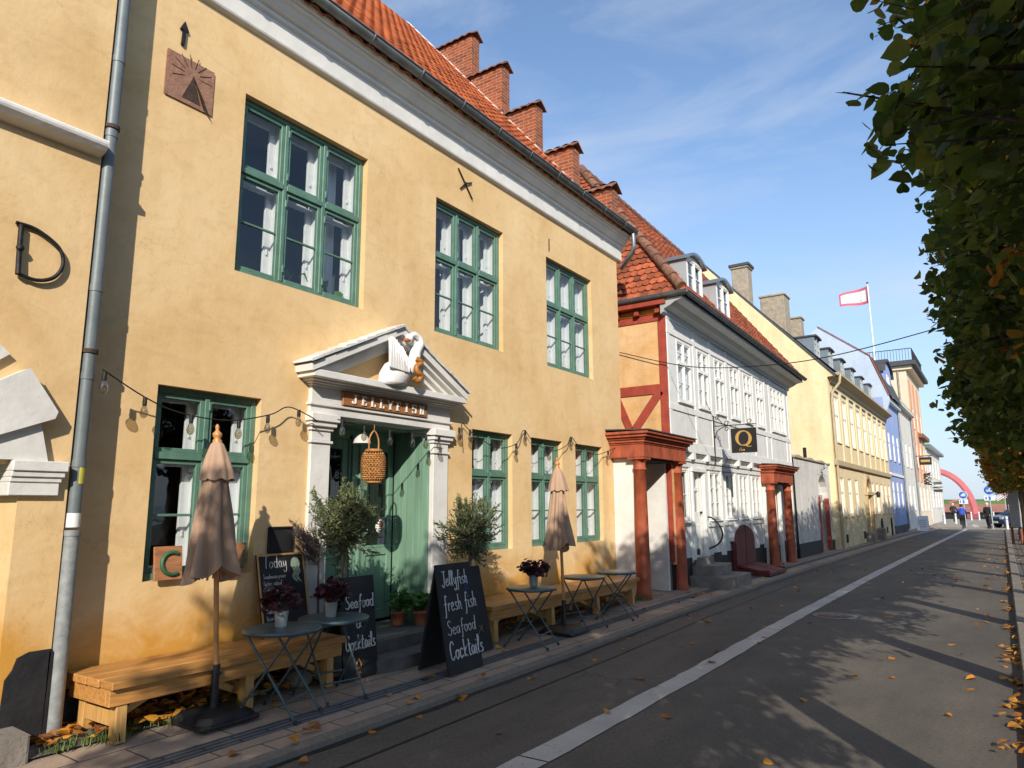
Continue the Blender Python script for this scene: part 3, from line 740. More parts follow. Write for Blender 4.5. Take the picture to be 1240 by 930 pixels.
# ================================================================== YELLOW RESTAURANT HOUSE (facade x = -5.75)
FX = -5.75; YA, YB = 2.44, 12.06
H = thing('ochre_house', 'two storey ochre plastered house with green windows and white temple doorway', 'house', (FX, 7.2, 0))
UW = [(3.80, 5.45), (6.68, 8.21), (9.43, 10.98)]
LW = [(3.16, 4.18), (7.48, 8.43), (8.93, 9.85), (10.28, 11.24)]
ZU, ZL = (3.86, 5.68), (1.07, 2.68)
DO = (4.9, 6.8, 0.0, 2.66)
mb = MB()
holes = [(a, b, *ZU) for a, b in UW]+[(a, b, *ZL) for a, b in LW]+[DO]
wall_x(mb, FX, YA, YB, 0, 6.8, holes, .34)
mb.poly([(FX, YB, 0), (-10.9, YB, 0), (-10.9, YB, 6.8), (FX, YB, 6.8)]); mb.poly([(-14.5, YA, 0), (FX, YA, 0), (FX, YA, 6.8), (-14.5, YA, 6.8)])
mb.build('wall', 'ochre', H, recalc=False)
pl = MB()
for a, b in ((YA, 4.6), (7.0, YB)): pl.box(FX-.02, FX+.012, a+.003, b-.003, .0, .36)
pl.build('plinth', 'black_tar', H)
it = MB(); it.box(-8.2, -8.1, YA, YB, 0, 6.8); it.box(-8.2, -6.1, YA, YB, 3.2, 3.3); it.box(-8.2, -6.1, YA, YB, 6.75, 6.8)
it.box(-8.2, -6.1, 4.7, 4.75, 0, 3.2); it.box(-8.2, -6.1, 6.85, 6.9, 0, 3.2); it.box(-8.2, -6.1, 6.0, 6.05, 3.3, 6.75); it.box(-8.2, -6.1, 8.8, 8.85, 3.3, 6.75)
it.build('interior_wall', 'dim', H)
# shelves and things seen through the left ground floor window
sh = MB(); sh.box(-6.5, -6.16, 3.18, 3.36, 1.05, 1.72); 
for z in (1.2, 1.35, 1.5, 1.63): sh.box(-6.155, -6.15, 3.17, 3.37, z, z+.012)
sh.build('cabinet', 'white_old', H)
for i, (a, b) in enumerate(UW):
    window(H, FX-.075, a, b, *ZU, cols=3, tr=.585, bars=(1,), hinges=True, curtain=[(.68, .9)] if i == 0 else [(.35, .62), (.74, .99)] if i == 1 else [(.02, .45), (.5, .98)])
for i, (a, b) in enumerate(LW):
    window(H, FX-.075, a, b, *ZL, cols=2, tr=.635, bars=(1,), hinges=True, curtain=None if i == 0 else [[(.04, .3), (.62, .97)], [(.05, .4), (.7, .97)], [(.03, .22), (.55, .8)]][i-1])
pt = MB()
for k in range(26):
    leafpoly(pt, (-6.05+rnd.uniform(-.1, .05), 4.35+rnd.uniform(0, 1.0), 3.95+rnd.uniform(0, .18)), (rnd.uniform(-1, 1), rnd.uniform(-1, 1), rnd.uniform(.2, 1)), (rnd.uniform(-1, 1), rnd.uniform(-1, 1), 0), .13)
pt.build('windowsill_plant', 'basil_leaf', H, recalc=False)
# cornice, gutter
def along(prof, y0, y1):
    return [(p[0], y0, p[1]) for p in prof], (0, y1-y0, 0)
prof = [(-5.76, 6.36), (-5.70, 6.38), (-5.69, 6.40), (-5.69, 6.60), (-5.655, 6.62), (-5.655, 6.66), (-5.62, 6.675), (-5.585, 6.71), (-5.56, 6.76), (-5.53, 6.765), (-5.53, 6.80), (-5.50, 6.805), (-5.47, 6.845), (-5.47, 6.86), (-5.76, 6.86)]
c = MB(); c.prism(*along(prof, YA-.1, YB+.12)); c.build('cornice', 'white_lime', H, bevel=.004)
def gutter_mb(x, y0, y1, z, r=.075, za=0, rings=True):
    g = MB(); n = 9; vs = []
    for yy, zz in ((y0, z), (y1, z+za)):
        for k in range(n): an = math.pi+math.pi*k/(n-1); vs.append((x+r*math.cos(an), yy, zz+r*math.sin(an)))
        for k in range(n-1, -1, -1): an = math.pi+math.pi*k/(n-1); vs.append((x+(r-.008)*math.cos(an), yy, zz+(r-.008)*math.sin(an)))
    m = 2*n
    g.add(vs, [(k, (k+1) % m, m+(k+1) % m, m+k) for k in range(m)]+[tuple(range(n))], 0, True)
    g.tube([(x+r, y0, z), (x+r, y1, z+za)], .012, 6)
    if rings:
        yy = y0+.4
        while yy < y1:
            t = (yy-y0)/(y1-y0); pts = [(x+(r+.006)*math.cos(math.pi+math.pi*k/8), yy, z+za*t+(r+.006)*math.sin(math.pi+math.pi*k/8)) for k in range(9)]
            g.tube(pts, .012, 5); yy += .82
    return g
gutter_mb(-5.40, YA-.2, YB+.14, 6.93).build('gutter', 'gutter', H)
fa = MB(); fa.box(-5.52, -5.475, YA-.1, YB+.1, 6.86, 6.97); fa.build('fascia', 'slate', H)
# roof
RZ0, RX0, SL = 6.84, -5.50, 1.20
rf = MB(); run = 5.6
tiles(rf, (RX0, .4, RZ0), (0, 11.38, 0), (-run, 0, run*SL), 56, 26, .035, .028, keep=lambda u, v: u > .3 or v < .5)
rf.build('roof', 'tile', H, recalc=False)
rb = MB(); rb.poly([(RX0, .4, RZ0-.03), (RX0, 11.8, RZ0-.03), (RX0-run, 11.8, RZ0-.03+run*SL), (RX0-run, .4, RZ0-.03+run*SL)])
rb.poly([(RX0-run, .4, RZ0-.03+run*SL), (RX0-run, 11.8, RZ0-.03+run*SL), (RX0-2*run, 11.8, RZ0), (RX0-2*run, .4, RZ0)])
rb.build('roof_deck', 'slate', H)
# crow-stepped gable
gb = MB(); caps = MB(); GY0, GY1 = 11.78, 12.08
steps = [(-5.68, 7.88), (-6.52, 9.00), (-7.40, 10.24), (-8.27, 11.50), (-9.13, 12.62)]
for i, (x, z) in enumerate(steps):
    x1 = x-1.35; zb = max(7.5, RZ0+(RX0-x)*SL-.5)
    gb.box(x1, x, GY0-.0, GY1, zb-.6, z-.1)
    gb.box(x1+.28, x1+.40, GY0-.05, GY0, zb+.6, z-.28)   # pilaster on the gable face
    # saddle of tiles over each step
    for k in range(7):
        xa = x+.06-.2*k
        for s in (-1, 1):
            yc = (GY0+GY1)/2
            pts = []
            for q in range(5):
                t = q/4; h = .035*math.sin(math.pi*t)
                pts.append((xa-.21*t, yc, z+.06+h))
            for q in range(4, -1, -1):
                t = q/4; h = .035*math.sin(math.pi*t)
                pts.append((xa-.21*t, yc+s*.23, z-.11+h+rnd.uniform(-.004, .004)))
            caps.prism(pts, (0, 0, -.025))
g0 = gb.build('stepped_gable', 'brick', H, bevel=.006)
build_each(caps, 'coping_tiles', 'tile_dark', g0, gap=.06)
fl2 = MB(); fl2.prism([(RX0-.02, 11.66, RZ0+.05), (RX0-.02, 11.78, RZ0+.07), (RX0-run, 11.78, RZ0+.07+run*SL), (RX0-run, 11.66, RZ0+.05+run*SL)], (0, 0, .03)); fl2.build('flashing', 'white_lime', H)
gx = MB(); gx.poly([(-5.9, GY1-.03, 6.3), (-10.9, GY1-.03, 6.3), (-10.9, GY1-.03, 12.6)]); gx.build('gable_wall', 'brick', H)
# gutter spout at the corner and rainwater elbow
dp = MB(); dp.tube(smooth_line([(-5.40, 12.10, 6.88), (-5.40, 12.12, 6.66), (-5.46, 12.18, 6.52), (-5.85, 12.5, 6.36)], 4), .045, 10); dp.build('spout', 'zinc', H)
# wall anchors of iron
an = MB(); an.beam((-5.735, 3.12, 5.80), (-5.735, 3.13, 6.0), .03, .018, (1, 0, 0)); an.prism([(-5.745, 3.085, 5.95), (-5.745, 3.165, 5.95), (-5.745, 3.125, 6.04)], (.02, 0, 0)); an.build('wall_anchor', 'iron', H)
an = MB(); an.tube([(-5.735, 7.12, 6.26), (-5.73, 7.27, 6.09), (-5.735, 7.44, 5.92)], .011, 6); an.tube([(-5.735, 7.17, 5.98), (-5.725, 7.27, 6.09), (-5.735, 7.42, 6.16)], .011, 6); an.ball((-5.725, 7.27, 6.09), .025, 8); an.build('wall_anchor', 'iron', H)
an = MB(); an.tube([(-5.735, 9.51, 5.80), (-5.735, 9.51, 6.0)], .009, 6); an.build('wall_anchor', 'rust_iron', H)

# ---- doorway (part of the house): pilasters, entablature, pediment
D = MB()
PX = -5.715   # pilaster face
for ya, yb in ((4.765, 5.02), (6.66, 6.94)):
    D.box(FX-.3, PX, ya, yb, .02, 2.30)
    D.box(FX-.01, PX+.03, ya-.03, yb+.03, .0, .3)
    D.box(FX-.01, PX+.02, ya-.02, yb+.02, 2.30, 2.33); D.box(FX-.3, PX, ya, yb, 2.33, 2.43)
    D.box(FX-.3, PX+.02, ya-.02, yb+.02, 2.43, 2.47); D.box(FX-.3, PX+.05, ya-.04, yb+.04, 2.47, 2.52); D.box(FX-.3, PX+.075, ya-.06, yb+.06, 2.52, 2.60)
# architrave and frieze
D.box(FX-.3, PX+.004, 4.73, 6.965, 2.60, 2.685); D.box(FX-.01, PX+.03, 4.71, 6.99, 2.685, 2.715); D.box(FX-.01, PX+.012, 4.735, 6.96, 2.715, 2.885)
# horizontal cornice: stepped
for k, (dx, z0, z1) in enumerate(((.04, 2.885, 2.905), (.08, 2.905, 2.925), (.13, 2.925, 2.945), (.21, 2.945, 3.02))):
    D.box(FX-.01, PX+dx, 4.75-dx*.75, 6.96+dx*.4, z0, z1)
# raking cornice
yL, yR, yC, zB, zT = 4.55, 7.05, 5.83, 2.985, 3.61
for (ya, yb) in ((yL, yC), (yR, yC)):
    for (d0, d1, dx) in ((-.02, .06, .22), (.06, .11, .16), (.11, .17, .10), (.17, .23, .04)):
        sl = (zT-zB)/(yb-ya)
        pts = [(FX-.01, ya, zB-d0+.06), (FX-.01, yb, zT-d0+.06), (FX-.01, yb, zT-d1+.06), (FX-.01, ya+(d1-.06)/sl*0, zB-d1+.06)]
        # clip to the horizontal cornice
        def zz(y, d): return zB+(y-ya)*sl-d+.06
        y0c = ya+max(0, (d1-.06+.005))/sl
        p = [(FX-.01, y0c, zz(y0c, d1)), (FX-.01, yb, zz(yb, d1)), (FX-.01, yb, zz(yb, d0)), (FX-.01, ya if d0 < .05 else y0c, zz(ya if d0 < .05 else y0c, d0))]
        D.prism(p, (dx+.05, 0, 0))
portal = D.build('door_surround', 'white_lime', H, bevel=.006)
rt = MB()
for (ya, yb) in ((yL-.03, yC), (yR+.03, yC)):
    sl = (zT-zB)/(yb-ya); n = 9
    for k in range(n):
        a, b = ya+(yb-ya)*k/n, ya+(yb-ya)*(k+1)/n; o = rnd.uniform(-.012, .012)
        rt.prism([(FX-.01, a, zB+.087+(a-ya)*sl), (FX-.01, b, zB+.087+(b-ya)*sl), (FX-.01, b, zB+.115+(b-ya)*sl+o), (FX-.01, a, zB+.12+(a-ya)*sl-o)], (.295+rnd.uniform(-.015, .015), 0, 0))
rt.build('pediment_roof', 'white_old', portal, bevel=.01)
ty = MB(); ty.prism([(FX+.004, 4.95, 3.03), (FX+.004, 6.72, 3.03), (FX+.004, 5.83, 3.5)], (.01, 0, 0)); ty.build('tympanum', 'ochre_clean', portal)
# recess: ceiling, side boards, back wall with doors
BX = -6.34
rc = MB()
for ya, yb, s in ((5.026, 5.04, 1), (6.625, 6.652, -1)):
    nb = 5
    for k in range(nb):
        xa = BX+(FX-.30+.0-BX+.28)*k/nb; xb = BX+(FX-.30-BX+.28)*(k+1)/nb
        o = .006*(k % 2)
        rc.box(xa+.002, xb-.002, ya+(0 if s > 0 else -.0)+(o if s > 0 else -o), yb+(o if s > 0 else -o), .3, 2.60)
rc.box(BX, FX-.29, 4.96, 6.62, 2.57, 2.597)
rc.build('recess_panelling', 'green_door', H, bevel=.003)
d = MB()
dz0 = .33
d.box(BX-.05, BX, 5.86, 6.10, dz0, 2.5)       # broad middle post
d.box(BX-.05, BX+.02, 5.90, 5.94, dz0, 2.5); d.box(BX-.05, BX+.02, 6.02, 6.06, dz0, 2.5)
d.tube([(BX+.1, 5.9, 2.597), (BX+.1, 5.9, 2.598)], .01)
def leaf(y0, y1):
    q = MB(); fw = .09
    q.box(BX-.06, BX-.015, y0, y0+fw, dz0, 2.45); q.box(BX-.06, BX-.015, y1-fw, y1, dz0, 2.45)
    q.box(BX-.06, BX-.015, y0+fw, y1-fw, dz0, dz0+.12); q.box(BX-.06, BX-.015, y0+fw, y1-fw, 1.08, 1.2); q.box(BX-.06, BX-.015, y0+fw, y1-fw, 2.33, 2.45)
    q.box(BX-.05, BX-.035, y0+fw, y1-fw, dz0+.12, 1.08)
    q.box(BX-.05, BX-.01, y0+.0, y1-.0, 1.17, 1.2)
    o = q.build('door', 'green_door', H, bevel=.006)
    gq = MB(); gq.poly([(BX-.04, y0+fw, 1.2), (BX-.04, y1-fw, 1.2), (BX-.04, y1-fw, 2.33), (BX-.04, y0+fw, 2.33)]); gq.build('pane', 'glass', o)
    return o
d.box(BX-.05, BX, 4.96, 6.62, 2.45, 2.569)
d.build('door_frame', 'green_door', H, bevel=.004)
dl = leaf(4.98, 5.86); dr = leaf(6.10, 6.63)
hd = MB(); hd.tube([(BX-.01, 6.16, 1.30), (BX+.03, 6.16, 1.30), (BX+.03, 6.16, 1.42), (BX-.01, 6.16, 1.42)], .01, 6); hd.build('handle', 'chrome', dr)
lt = MB(); write(lt, 'Restaurant', (BX-.03, 5.62, 1.98), (0, 1, 0), (0, 0, 1), .16, .006, width=.9)
lt.build('window_lettering', 'chalk', dr)
lj = MB(); lj.tube(smooth_line([(BX-.03, 5.52, 2.1), (BX-.03, 5.60, 2.12), (BX-.03, 5.62, 1.8), (BX-.03, 5.56, 1.58), (BX-.03, 5.48, 1.62), (BX-.03, 5.47, 1.95)], 5), .009, 6); lj.build('window_lettering', 'chalk', dl)
stk = MB(); stk.lathe((BX-.032, 6.44, 1.42), [(.001, 0), (.085, 0), (.085, .004), (.001, .005)], 24, 0, (1, 0, 0)); so = stk.build('sticker', 'white_plain', dr)
st2 = MB(); st2.ball((BX-.024, 6.44, 1.45), (.004, .04, .045), 8); st2.tube([(BX-.024, 6.40, 1.37), (BX-.024, 6.44, 1.36), (BX-.024, 6.48, 1.38)], .008, 5); st2.build('sticker_drawing', 'beak', so)
mt = MB(); mt.box(BX-.02, FX-.02, 4.96, 6.63, .0, .30); mt.build('threshold', 'stone_dark', H, bevel=.015)
st = thing('stone_steps', 'worn dark stone doorstep of two slabs below the green restaurant door', 'steps', (-5.5, 5.8, .08))
q = MB(); q.prism([(-5.71, 5.12, .2), (-5.71, 6.62, .2), (-5.42, 6.62, .2), (-5.36, 6.3, .2), (-5.34, 5.5, .2), (-5.40, 5.14, .2)], (0, 0, .115)); q.build('step', 'stone_dark', st, bevel=.02, seg=2)
q = MB(); q.prism([(-5.64, 5.14, .06), (-5.64, 6.72, .06), (-5.16, 6.66, .06), (-5.06, 6.2, .06), (-5.04, 5.45, .06), (-5.10, 5.16, .06)], (0, 0, .137)); q.build('step', 'stone_dark', st, bevel=.02, seg=2)
rs = MB(); rs.prism([(-5.42, 5.2, .313), (-5.46, 5.9, .313), (-5.54, 6.1, .313), (-5.62, 5.6, .313), (-5.6, 5.2, .313)], (0, 0, .005)); rs.build('worn_patch', 'stone', st)

# ---- sundial
sd = thing('sundial', 'square red sandstone sundial with carved triangular gnomon set high in the wall', 'sundial', (FX, 3.22, 5.5))
a = MB(); a.prism([(FX-.03, 2.99, 5.26), (FX-.03, 3.45, 5.26), (FX-.03, 3.45, 5.70), (FX-.03, 2.99, 5.70)], (.045, 0, 0)); a.build('plate', 'sandstone', sd, bevel=.01)
a = MB(); a.prism([(FX+.013, 3.15, 5.30), (FX+.013, 3.33, 5.30), (FX+.013, 3.25, 5.56)], (.004, 0, 0)); 
a.add([(FX+.016, 3.24, 5.57), (FX+.016, 3.36, 5.28), (FX+.11, 3.32, 5.29)], [(0, 1, 2)])
a.build('gnomon', 'rust_iron', sd)
a = MB()
for k in range(9):
    t = R(200-k*25); a.tube([(FX+.016, 3.235+.08*math.cos(t), 5.55+.08*math.sin(t)), (FX+.016, 3.235+.2*math.cos(t), max(5.28, 5.55+.2*math.sin(t)))], .004, 4)
a.build('hour_lines', 'rust_iron', sd)

# ---- swan
sw_ = thing('carved_swan', 'white carved swan with curled neck in the doorway pediment', 'sculpture', (-5.5, 5.8, 3.12))
b = MB()
_n0 = len(bpy.data.objects)
# trunk: stacked ellipse sections from base to chest
secs = [(3.08, 5.70, .16, .10), (3.12, 5.74, .20, .12), (3.22, 5.78, .22, .13), (3.32, 5.82, .19, .12), (3.38, 5.86, .13, .09), (3.42, 5.87, .06, .05)]
vs = []; n = 14
for z, yc, ry, rx in secs:
    for k in range(n): t = 2*math.pi*k/n; vs.append((-5.50+rx*math.cos(t), yc+ry*math.sin(t), z))
fs = [(i*n+k, i*n+(k+1) % n, (i+1)*n+(k+1) % n, (i+1)*n+k) for i in range(len(secs)-1) for k in range(n)]+[tuple(range(n))[::-1], tuple(range((len(secs)-1)*n, len(secs)*n))]
b.add(vs, fs, 0, True)
nk = smooth_line([(-5.47, 5.94, 3.28), (-5.44, 6.02, 3.40), (-5.44, 6.05, 3.52), (-5.44, 6.12, 3.62), (-5.44, 6.10, 3.69), (-5.44, 6.02, 3.72), (-5.44, 5.95, 3.68), (-5.43, 5.91, 3.63)], 5)
rr = [.085-.048*min(1, i/22) for i in range(len(nk))]; rr[-6:] = [.042, .046, .05, .05, .045, .03]
b.tube(nk, rr, 12); b.build('body', 'swan', sw_)
wg = MB()
def wing(root, tip, wdt, x, nf=6):
    for k in range(nf):
        t = k/(nf-1); p0 = V(root)+V((0, wdt*t, -.02*t)); p1 = V(tip)+V((0, wdt*1.0*t*.8, -.16*t*t))
        mid = (p0+p1)/2+V((.03, 0, 0)); ww = .045
        wg.prism([p0+V((x*k*.3, -ww, 0)), p0+V((x*k*.3, ww, 0)), mid+V((x*k*.3, ww*1.1, 0)), p1+V((x*k*.3, ww*.3, .0)), p1+V((x*k*.3, -ww*.5, -.03)), mid+V((x*k*.3, -ww*1.1, 0))], (.03, 0, 0))
wing((-5.40, 5.62, 3.26), (-5.42, 5.60, 3.62), .2, .01, 6)
wing((-5.56, 5.78, 3.34), (-5.58, 5.80, 3.68), .2, .01, 5)
wg.build('wing', 'swan', sw_, bevel=.008)
bk = MB(); bk.lathe((-5.43, 5.92, 3.64), [(.03, 0), (.026, .03), (.014, .08), (.003, .10)], 10, 0, (0, -.95, -.25)); bk.build('beak', 'beak', sw_)
gd = MB(); gd.tube(smooth_line([(-5.36, 5.98, 3.42), (-5.34, 6.04, 3.38), (-5.35, 5.97, 3.32), (-5.34, 5.98, 3.26), (-5.34, 6.04, 3.22), (-5.35, 6.0, 3.16), (-5.36, 5.95, 3.19)], 5), .032, 8); gd.build('gilded_ornament', 'gilt', sw_)
for o_ in list(sw_.children): o_.location.z -= .08; o_.location.x -= .05
# ---- shop sign
sg = thing('shop_sign', 'brown wooden sign board with white serif letters reading JELLYFISH', 'sign', (-5.63, 5.85, 2.8))
a = MB(); a.box(-5.70, -5.668, 5.13, 6.48, 2.722, 2.878); a.build('board', 'sign_wood', sg, bevel=.006)
def serif(mb, ch, y, z, h, x, w=.085):
    B = lambda a, b, c, d: mb.box(x, x+.014, y+a*w, y+b*w, z+c*h, z+d*h)
    def dia(p, q, t): mb.beam((x+.007, y+p[0]*w, z+p[1]*h), (x+.007, y+q[0]*w, z+q[1]*h), t*w, .0138, (1, 0, 0))
    if ch == 'J': B(.45, .7, .12, .93); B(.25, .9, .93, 1); B(.1, .6, 0, .12); B(0, .22, .06, .3)
    if ch == 'E': B(.15, .4, .08, .92); B(0, .9, 0, .08); B(0, .9, .92, 1); B(.4, .7, .46, .55); B(.8, .9, .08, .28); B(.8, .9, .74, .92)
    if ch == 'L': B(.2, .45, .08, .93); B(.05, .9, 0, .08); B(.05, .6, .93, 1); B(.8, .9, .08, .3)
    if ch == 'Y': B(.38, .62, .07, .5); B(.22, .78, 0, .07); dia((.5, .45), (.1, .96), .2); dia((.5, .45), (.9, .96), .2); B(-.08, .3, .93, 1); B(.7, 1.08, .93, 1)
    if ch == 'F': B(.15, .4, .07, .92); B(0, .6, 0, .07); B(0, .9, .92, 1); B(.4, .7, .46, .55); B(.8, .9, .74, .92)
    if ch == 'I': B(.38, .64, .07, .93); B(.2, .82, 0, .07); B(.2, .82, .93, 1)
    if ch == 'S': B(.1, .85, .91, 1); B(.1, .85, 0, .09); B(.05, .25, .5, .95); B(.7, .9, .05, .5); B(.1, .85, .46, .56); B(.78, .88, .78, .91); B(.06, .16, .09, .24)
    if ch == 'H': B(.12, .36, .07, .93); B(.64, .88, .07, .93); B(0, .46, 0, .07); B(0, .46, .93, 1); B(.54, 1, 0, .07); B(.54, 1, .93, 1); B(.36, .64, .46, .56)
for i, ch in enumerate('JELLYFISH'):
    a = MB(); serif(a, ch, 5.25+i*.135, 2.748, .104, -5.668); a.build('letter', 'letter_white', sg, bevel=.002)

# ---- wicker lantern
ln = thing('wicker_lantern', 'tan wicker lantern hanging in the green restaurant doorway', 'lantern', (-5.5, 5.43, 2.02))
a = MB(); nr, nc = 15, 22
for j in range(nc):
    t0 = 2*math.pi*j/nc; a.tube([(-5.5+.10*math.cos(t0), 5.43+.10*math.sin(t0), 1.93), (-5.5+.118*math.cos(t0), 5.43+.118*math.sin(t0), 2.08), (-5.5+.10*math.cos(t0), 5.43+.10*math.sin(t0), 2.23)], .005, 5)
for k in range(nr):
    t = k/(nr-1); z = 1.93+.30*t; r_ = .115*(1-.25*(2*t-1)**4)-(.03 if t in (0, 1) else 0)
    for j in range(nc):
        t0, t1 = 2*math.pi*(j+.04+(k % 2)*.5)/nc, 2*math.pi*(j+.96+(k % 2)*.5)/nc; tm = (t0+t1)/2
        a.tube([(-5.5+(r_-.006)*math.cos(t0), 5.43+(r_-.006)*math.sin(t0), z-.006), (-5.5+(r_+.014)*math.cos(tm), 5.43+(r_+.014)*math.sin(tm), z+.002), (-5.5+(r_-.006)*math.cos(t1), 5.43+(r_-.006)*math.sin(t1), z-.006)], .0075, 5)
a.build('basket', 'wicker', ln, recalc=False)
a = MB()
for z, r_ in ((1.915, .085), (2.245, .085), (2.255, .075)): a.tube([(-5.5+r_*math.cos(t*.3142), 5.43+r_*math.sin(t*.3142), z) for t in range(20)], .012, 6, closed=True)
a.tube(smooth_line([(-5.5, 5.36, 2.25), (-5.5, 5.365, 2.38), (-5.5, 5.43, 2.46), (-5.5, 5.495, 2.38), (-5.5, 5.50, 2.25)], 5), .009, 6)
a.tube([(-5.5, 5.43, 2.46), (-5.5, 5.43, 2.53)], .004, 5)
build_each(a, 'rim', 'wicker', ln)
# lamp head behind the lantern
lp = thing('porch_lamp', 'small pale porch lamp with shell shade under the doorway ceiling', 'lamp', (-5.9, 5.6, 2.4))
a = MB(); a.lathe((-5.88, 5.62, 2.36), [(.10, 0), (.09, .04), (.06, .08), (.02, .11)], 14); a.build('shade', 'white_old', lp)
a = MB(); a.tube([(-5.88, 5.62, 2.47), (-5.88, 5.62, 2.51)], .01, 6); a.build('stem', 'iron', lp)

# ---- string lights
sl_ = thing('string_lights', 'black festoon cable with clear bulbs strung along the ochre front', 'string lights', (-5.62, 6, 2.5))
W_ = [(-5.48, 2.58, 2.68), (-5.6, 2.98, 2.53), (-5.62, 3.3, 2.44), (-5.62, 3.75, 2.42), (-5.64, 4.2, 2.52), (-5.66, 4.42, 2.62), (-5.6, 4.63, 2.55), (-5.58, 4.72, 2.5)]
W2 = [(-5.6, 5.0, 2.55), (-5.58, 5.3, 2.52), (-5.58, 5.7, 2.5), (-5.58, 6.1, 2.5), (-5.58, 6.45, 2.5), (-5.58, 6.64, 2.5)]
W3 = [(-5.58, 7.05, 2.5), (-5.68, 7.17, 2.72), (-5.68, 7.3, 2.66), (-5.66, 7.5, 2.56), (-5.66, 7.95, 2.45), (-5.66, 8.42, 2.55), (-5.70, 8.66, 2.76), (-5.68, 8.9, 2.6), (-5.66, 9.4, 2.5), (-5.66, 9.85, 2.62), (-5.7, 10.06, 2.77), (-5.68, 10.3, 2.62), (-5.66, 10.75, 2.52), (-5.66, 11.25, 2.6), (-5.6, 11.7, 2.75), (-5.55, 11.95, 2.9)]
a = MB()
for w_ in (W_, W2, W3): a.tube(smooth_line(w_, 5), .006, 5)
a.build('cable', 'iron', sl_)
def bulb(p):
    a = MB(); a.lathe((p[0], p[1], p[2]-.07), [(.016, 0), (.018, .02), (.016, .07)], 8); s = a.build('socket', 'iron', sl_)
    a = MB(); a.lathe((p[0], p[1], p[2]-.17), [(.004, 0), (.022, .012), (.032, .04), (.028, .065), (.015, .098)], 12); a.build('bulb', 'bulb', s)
for p in ((-5.49, 2.60, 2.67), (-5.6, 2.98, 2.53), (-5.62, 3.4, 2.43), (-5.62, 3.86, 2.43), (-5.64, 4.18, 2.51), (-5.62, 4.52, 2.6), (-5.58, 5.05, 2.55), (-5.58, 5.36, 2.52), (-5.58, 5.75, 2.5), (-5.58, 6.12, 2.5), (-5.58, 6.36, 2.5), (-5.58, 6.6, 2.5),
          (-5.68, 7.12, 2.66), (-5.66, 7.32, 2.65), (-5.66, 8.4, 2.54), (-5.69, 8.68, 2.76), (-5.66, 9.3, 2.51), (-5.7, 10.06, 2.77), (-5.66, 11.3, 2.62), (-5.62, 11.62, 2.73)): bulb(p)

# ================================================================== LEFT NEIGHBOUR (portal wall)
LX = -5.53
B2 = thing('portal_house', 'ochre house with massive white arch stones and iron letter D at left edge', 'house', (LX, 1.0, 0))
mb = MB(); mb2 = MB()
wall_x(mb, LX, -6, YA, 0, 9.5, [(-.9, 2.13, 0, 1.95)], .45)
mb.poly([(LX, YA, 0), (-5.77, YA, 0), (-5.77, YA, 9.5), (LX, YA, 9.5)])
mb.build('wall', 'ochre', B2, recalc=False)
mb = MB(); mb.box(-6.3, -6.2, -1, 2.3, 0, 2); mb.build('door', 'green_door', B2)
tb = MB(); tb.prism([(LX-.01, 2.15, 0), (LX-.01, 2.425, 0), (LX-.01, 2.435, .70), (LX-.01, 2.30, .70), (LX-.01, 2.23, .67), (LX-.01, 2.21, .60), (LX-.01, 2.17, .54)], (.022, 0, 0)); tb.box(-5.74, LX+.012, 2.425, 2.452, 0, .68); tb.build('plinth', 'black_tar', B2)
mo = MB(); mo.prism([(LX-.01, -3, 4.33), (LX+.09, -3, 4.36), (LX+.13, -3, 4.40), (LX+.13, -3, 4.44), (LX-.01, -3, 4.50)], (0, 5.43, 0)); mo.build('moulding', 'white_lime', B2, bevel=.01)
vo = MB(); yc, zc = 1.15, 1.98
for k in range(9):
    if k < 2:
        q = ([(1.72, 1.98), (2.27, 1.98), (2.185, 2.31), (1.80, 2.14)], .055) if k == 0 else ([(1.86, 2.10), (2.27, 2.275), (2.285, 2.325), (2.08, 2.61), (1.70, 2.36)], .10)
        vo.prism([(LX-.02, y_, z_) for y_, z_ in q[0]], (q[1]+.02, 0, 0)); continue
    a0, a1 = R(k*20+1), R(k*20+19.6); big = k % 2 == 1; r0, r1 = .62, (1.20 if big else 1.09); dx = .10 if big else .06
    p = [(LX-.02, yc+r0*math.cos(a0), zc+r0*math.sin(a0)), (LX-.02, yc+r1*math.cos(a0), zc+r1*math.sin(a0)), (LX-.02, yc+r1*math.cos(a1), zc+r1*math.sin(a1)), (LX-.02, yc+r0*math.cos(a1), zc+r0*math.sin(a1))]
    vo.prism(p, (dx, 0, 0))
vo.build('arch_stones', 'white_lime', B2, bevel=.022, seg=3)
im = MB()
for (z0, z1, dx, dy) in ((1.74, 1.83, .045, .235), (1.83, 1.865, .055, .245), (1.865, 1.905, .07, .258), (1.905, 1.978, .085, .27)):
    im.box(LX-.45, LX+dx, 2.05, 2.13+dy, z0, z1)
im.build('impost', 'white_lime', B2, bevel=.006)
ld = MB(); ld.tube([(LX+.04, 1.96, 3.26), (LX+.03, 1.955, 3.45), (LX+.03, 1.95, 3.62)], .017, 8)
ld.tube(smooth_line([(LX+.02, 1.92, 3.63), (LX+.02, 2.05, 3.62), (LX+.03, 2.20, 3.53), (LX+.03, 2.24, 3.41), (LX+.03, 2.19, 3.30), (LX+.03, 2.08, 3.25), (LX+.03, 1.95, 3.27)], 5), .014, 8)
ld.ball((LX+.04, 1.955, 3.45), .028, 8)
ld.build('iron_letter', 'iron', B2)
pp = MB(); px, py = -5.555, 2.505
pp.tube([(px, py, 1.62), (px, py, 10)], .048, 14); 
for z in (1.95, 2.6, 3.28, 4.55, 5.2): pp.tube([(px, py, z), (px, py, z+.05)], .053, 14)
p1 = pp.build('downpipe', 'pipe', B2)
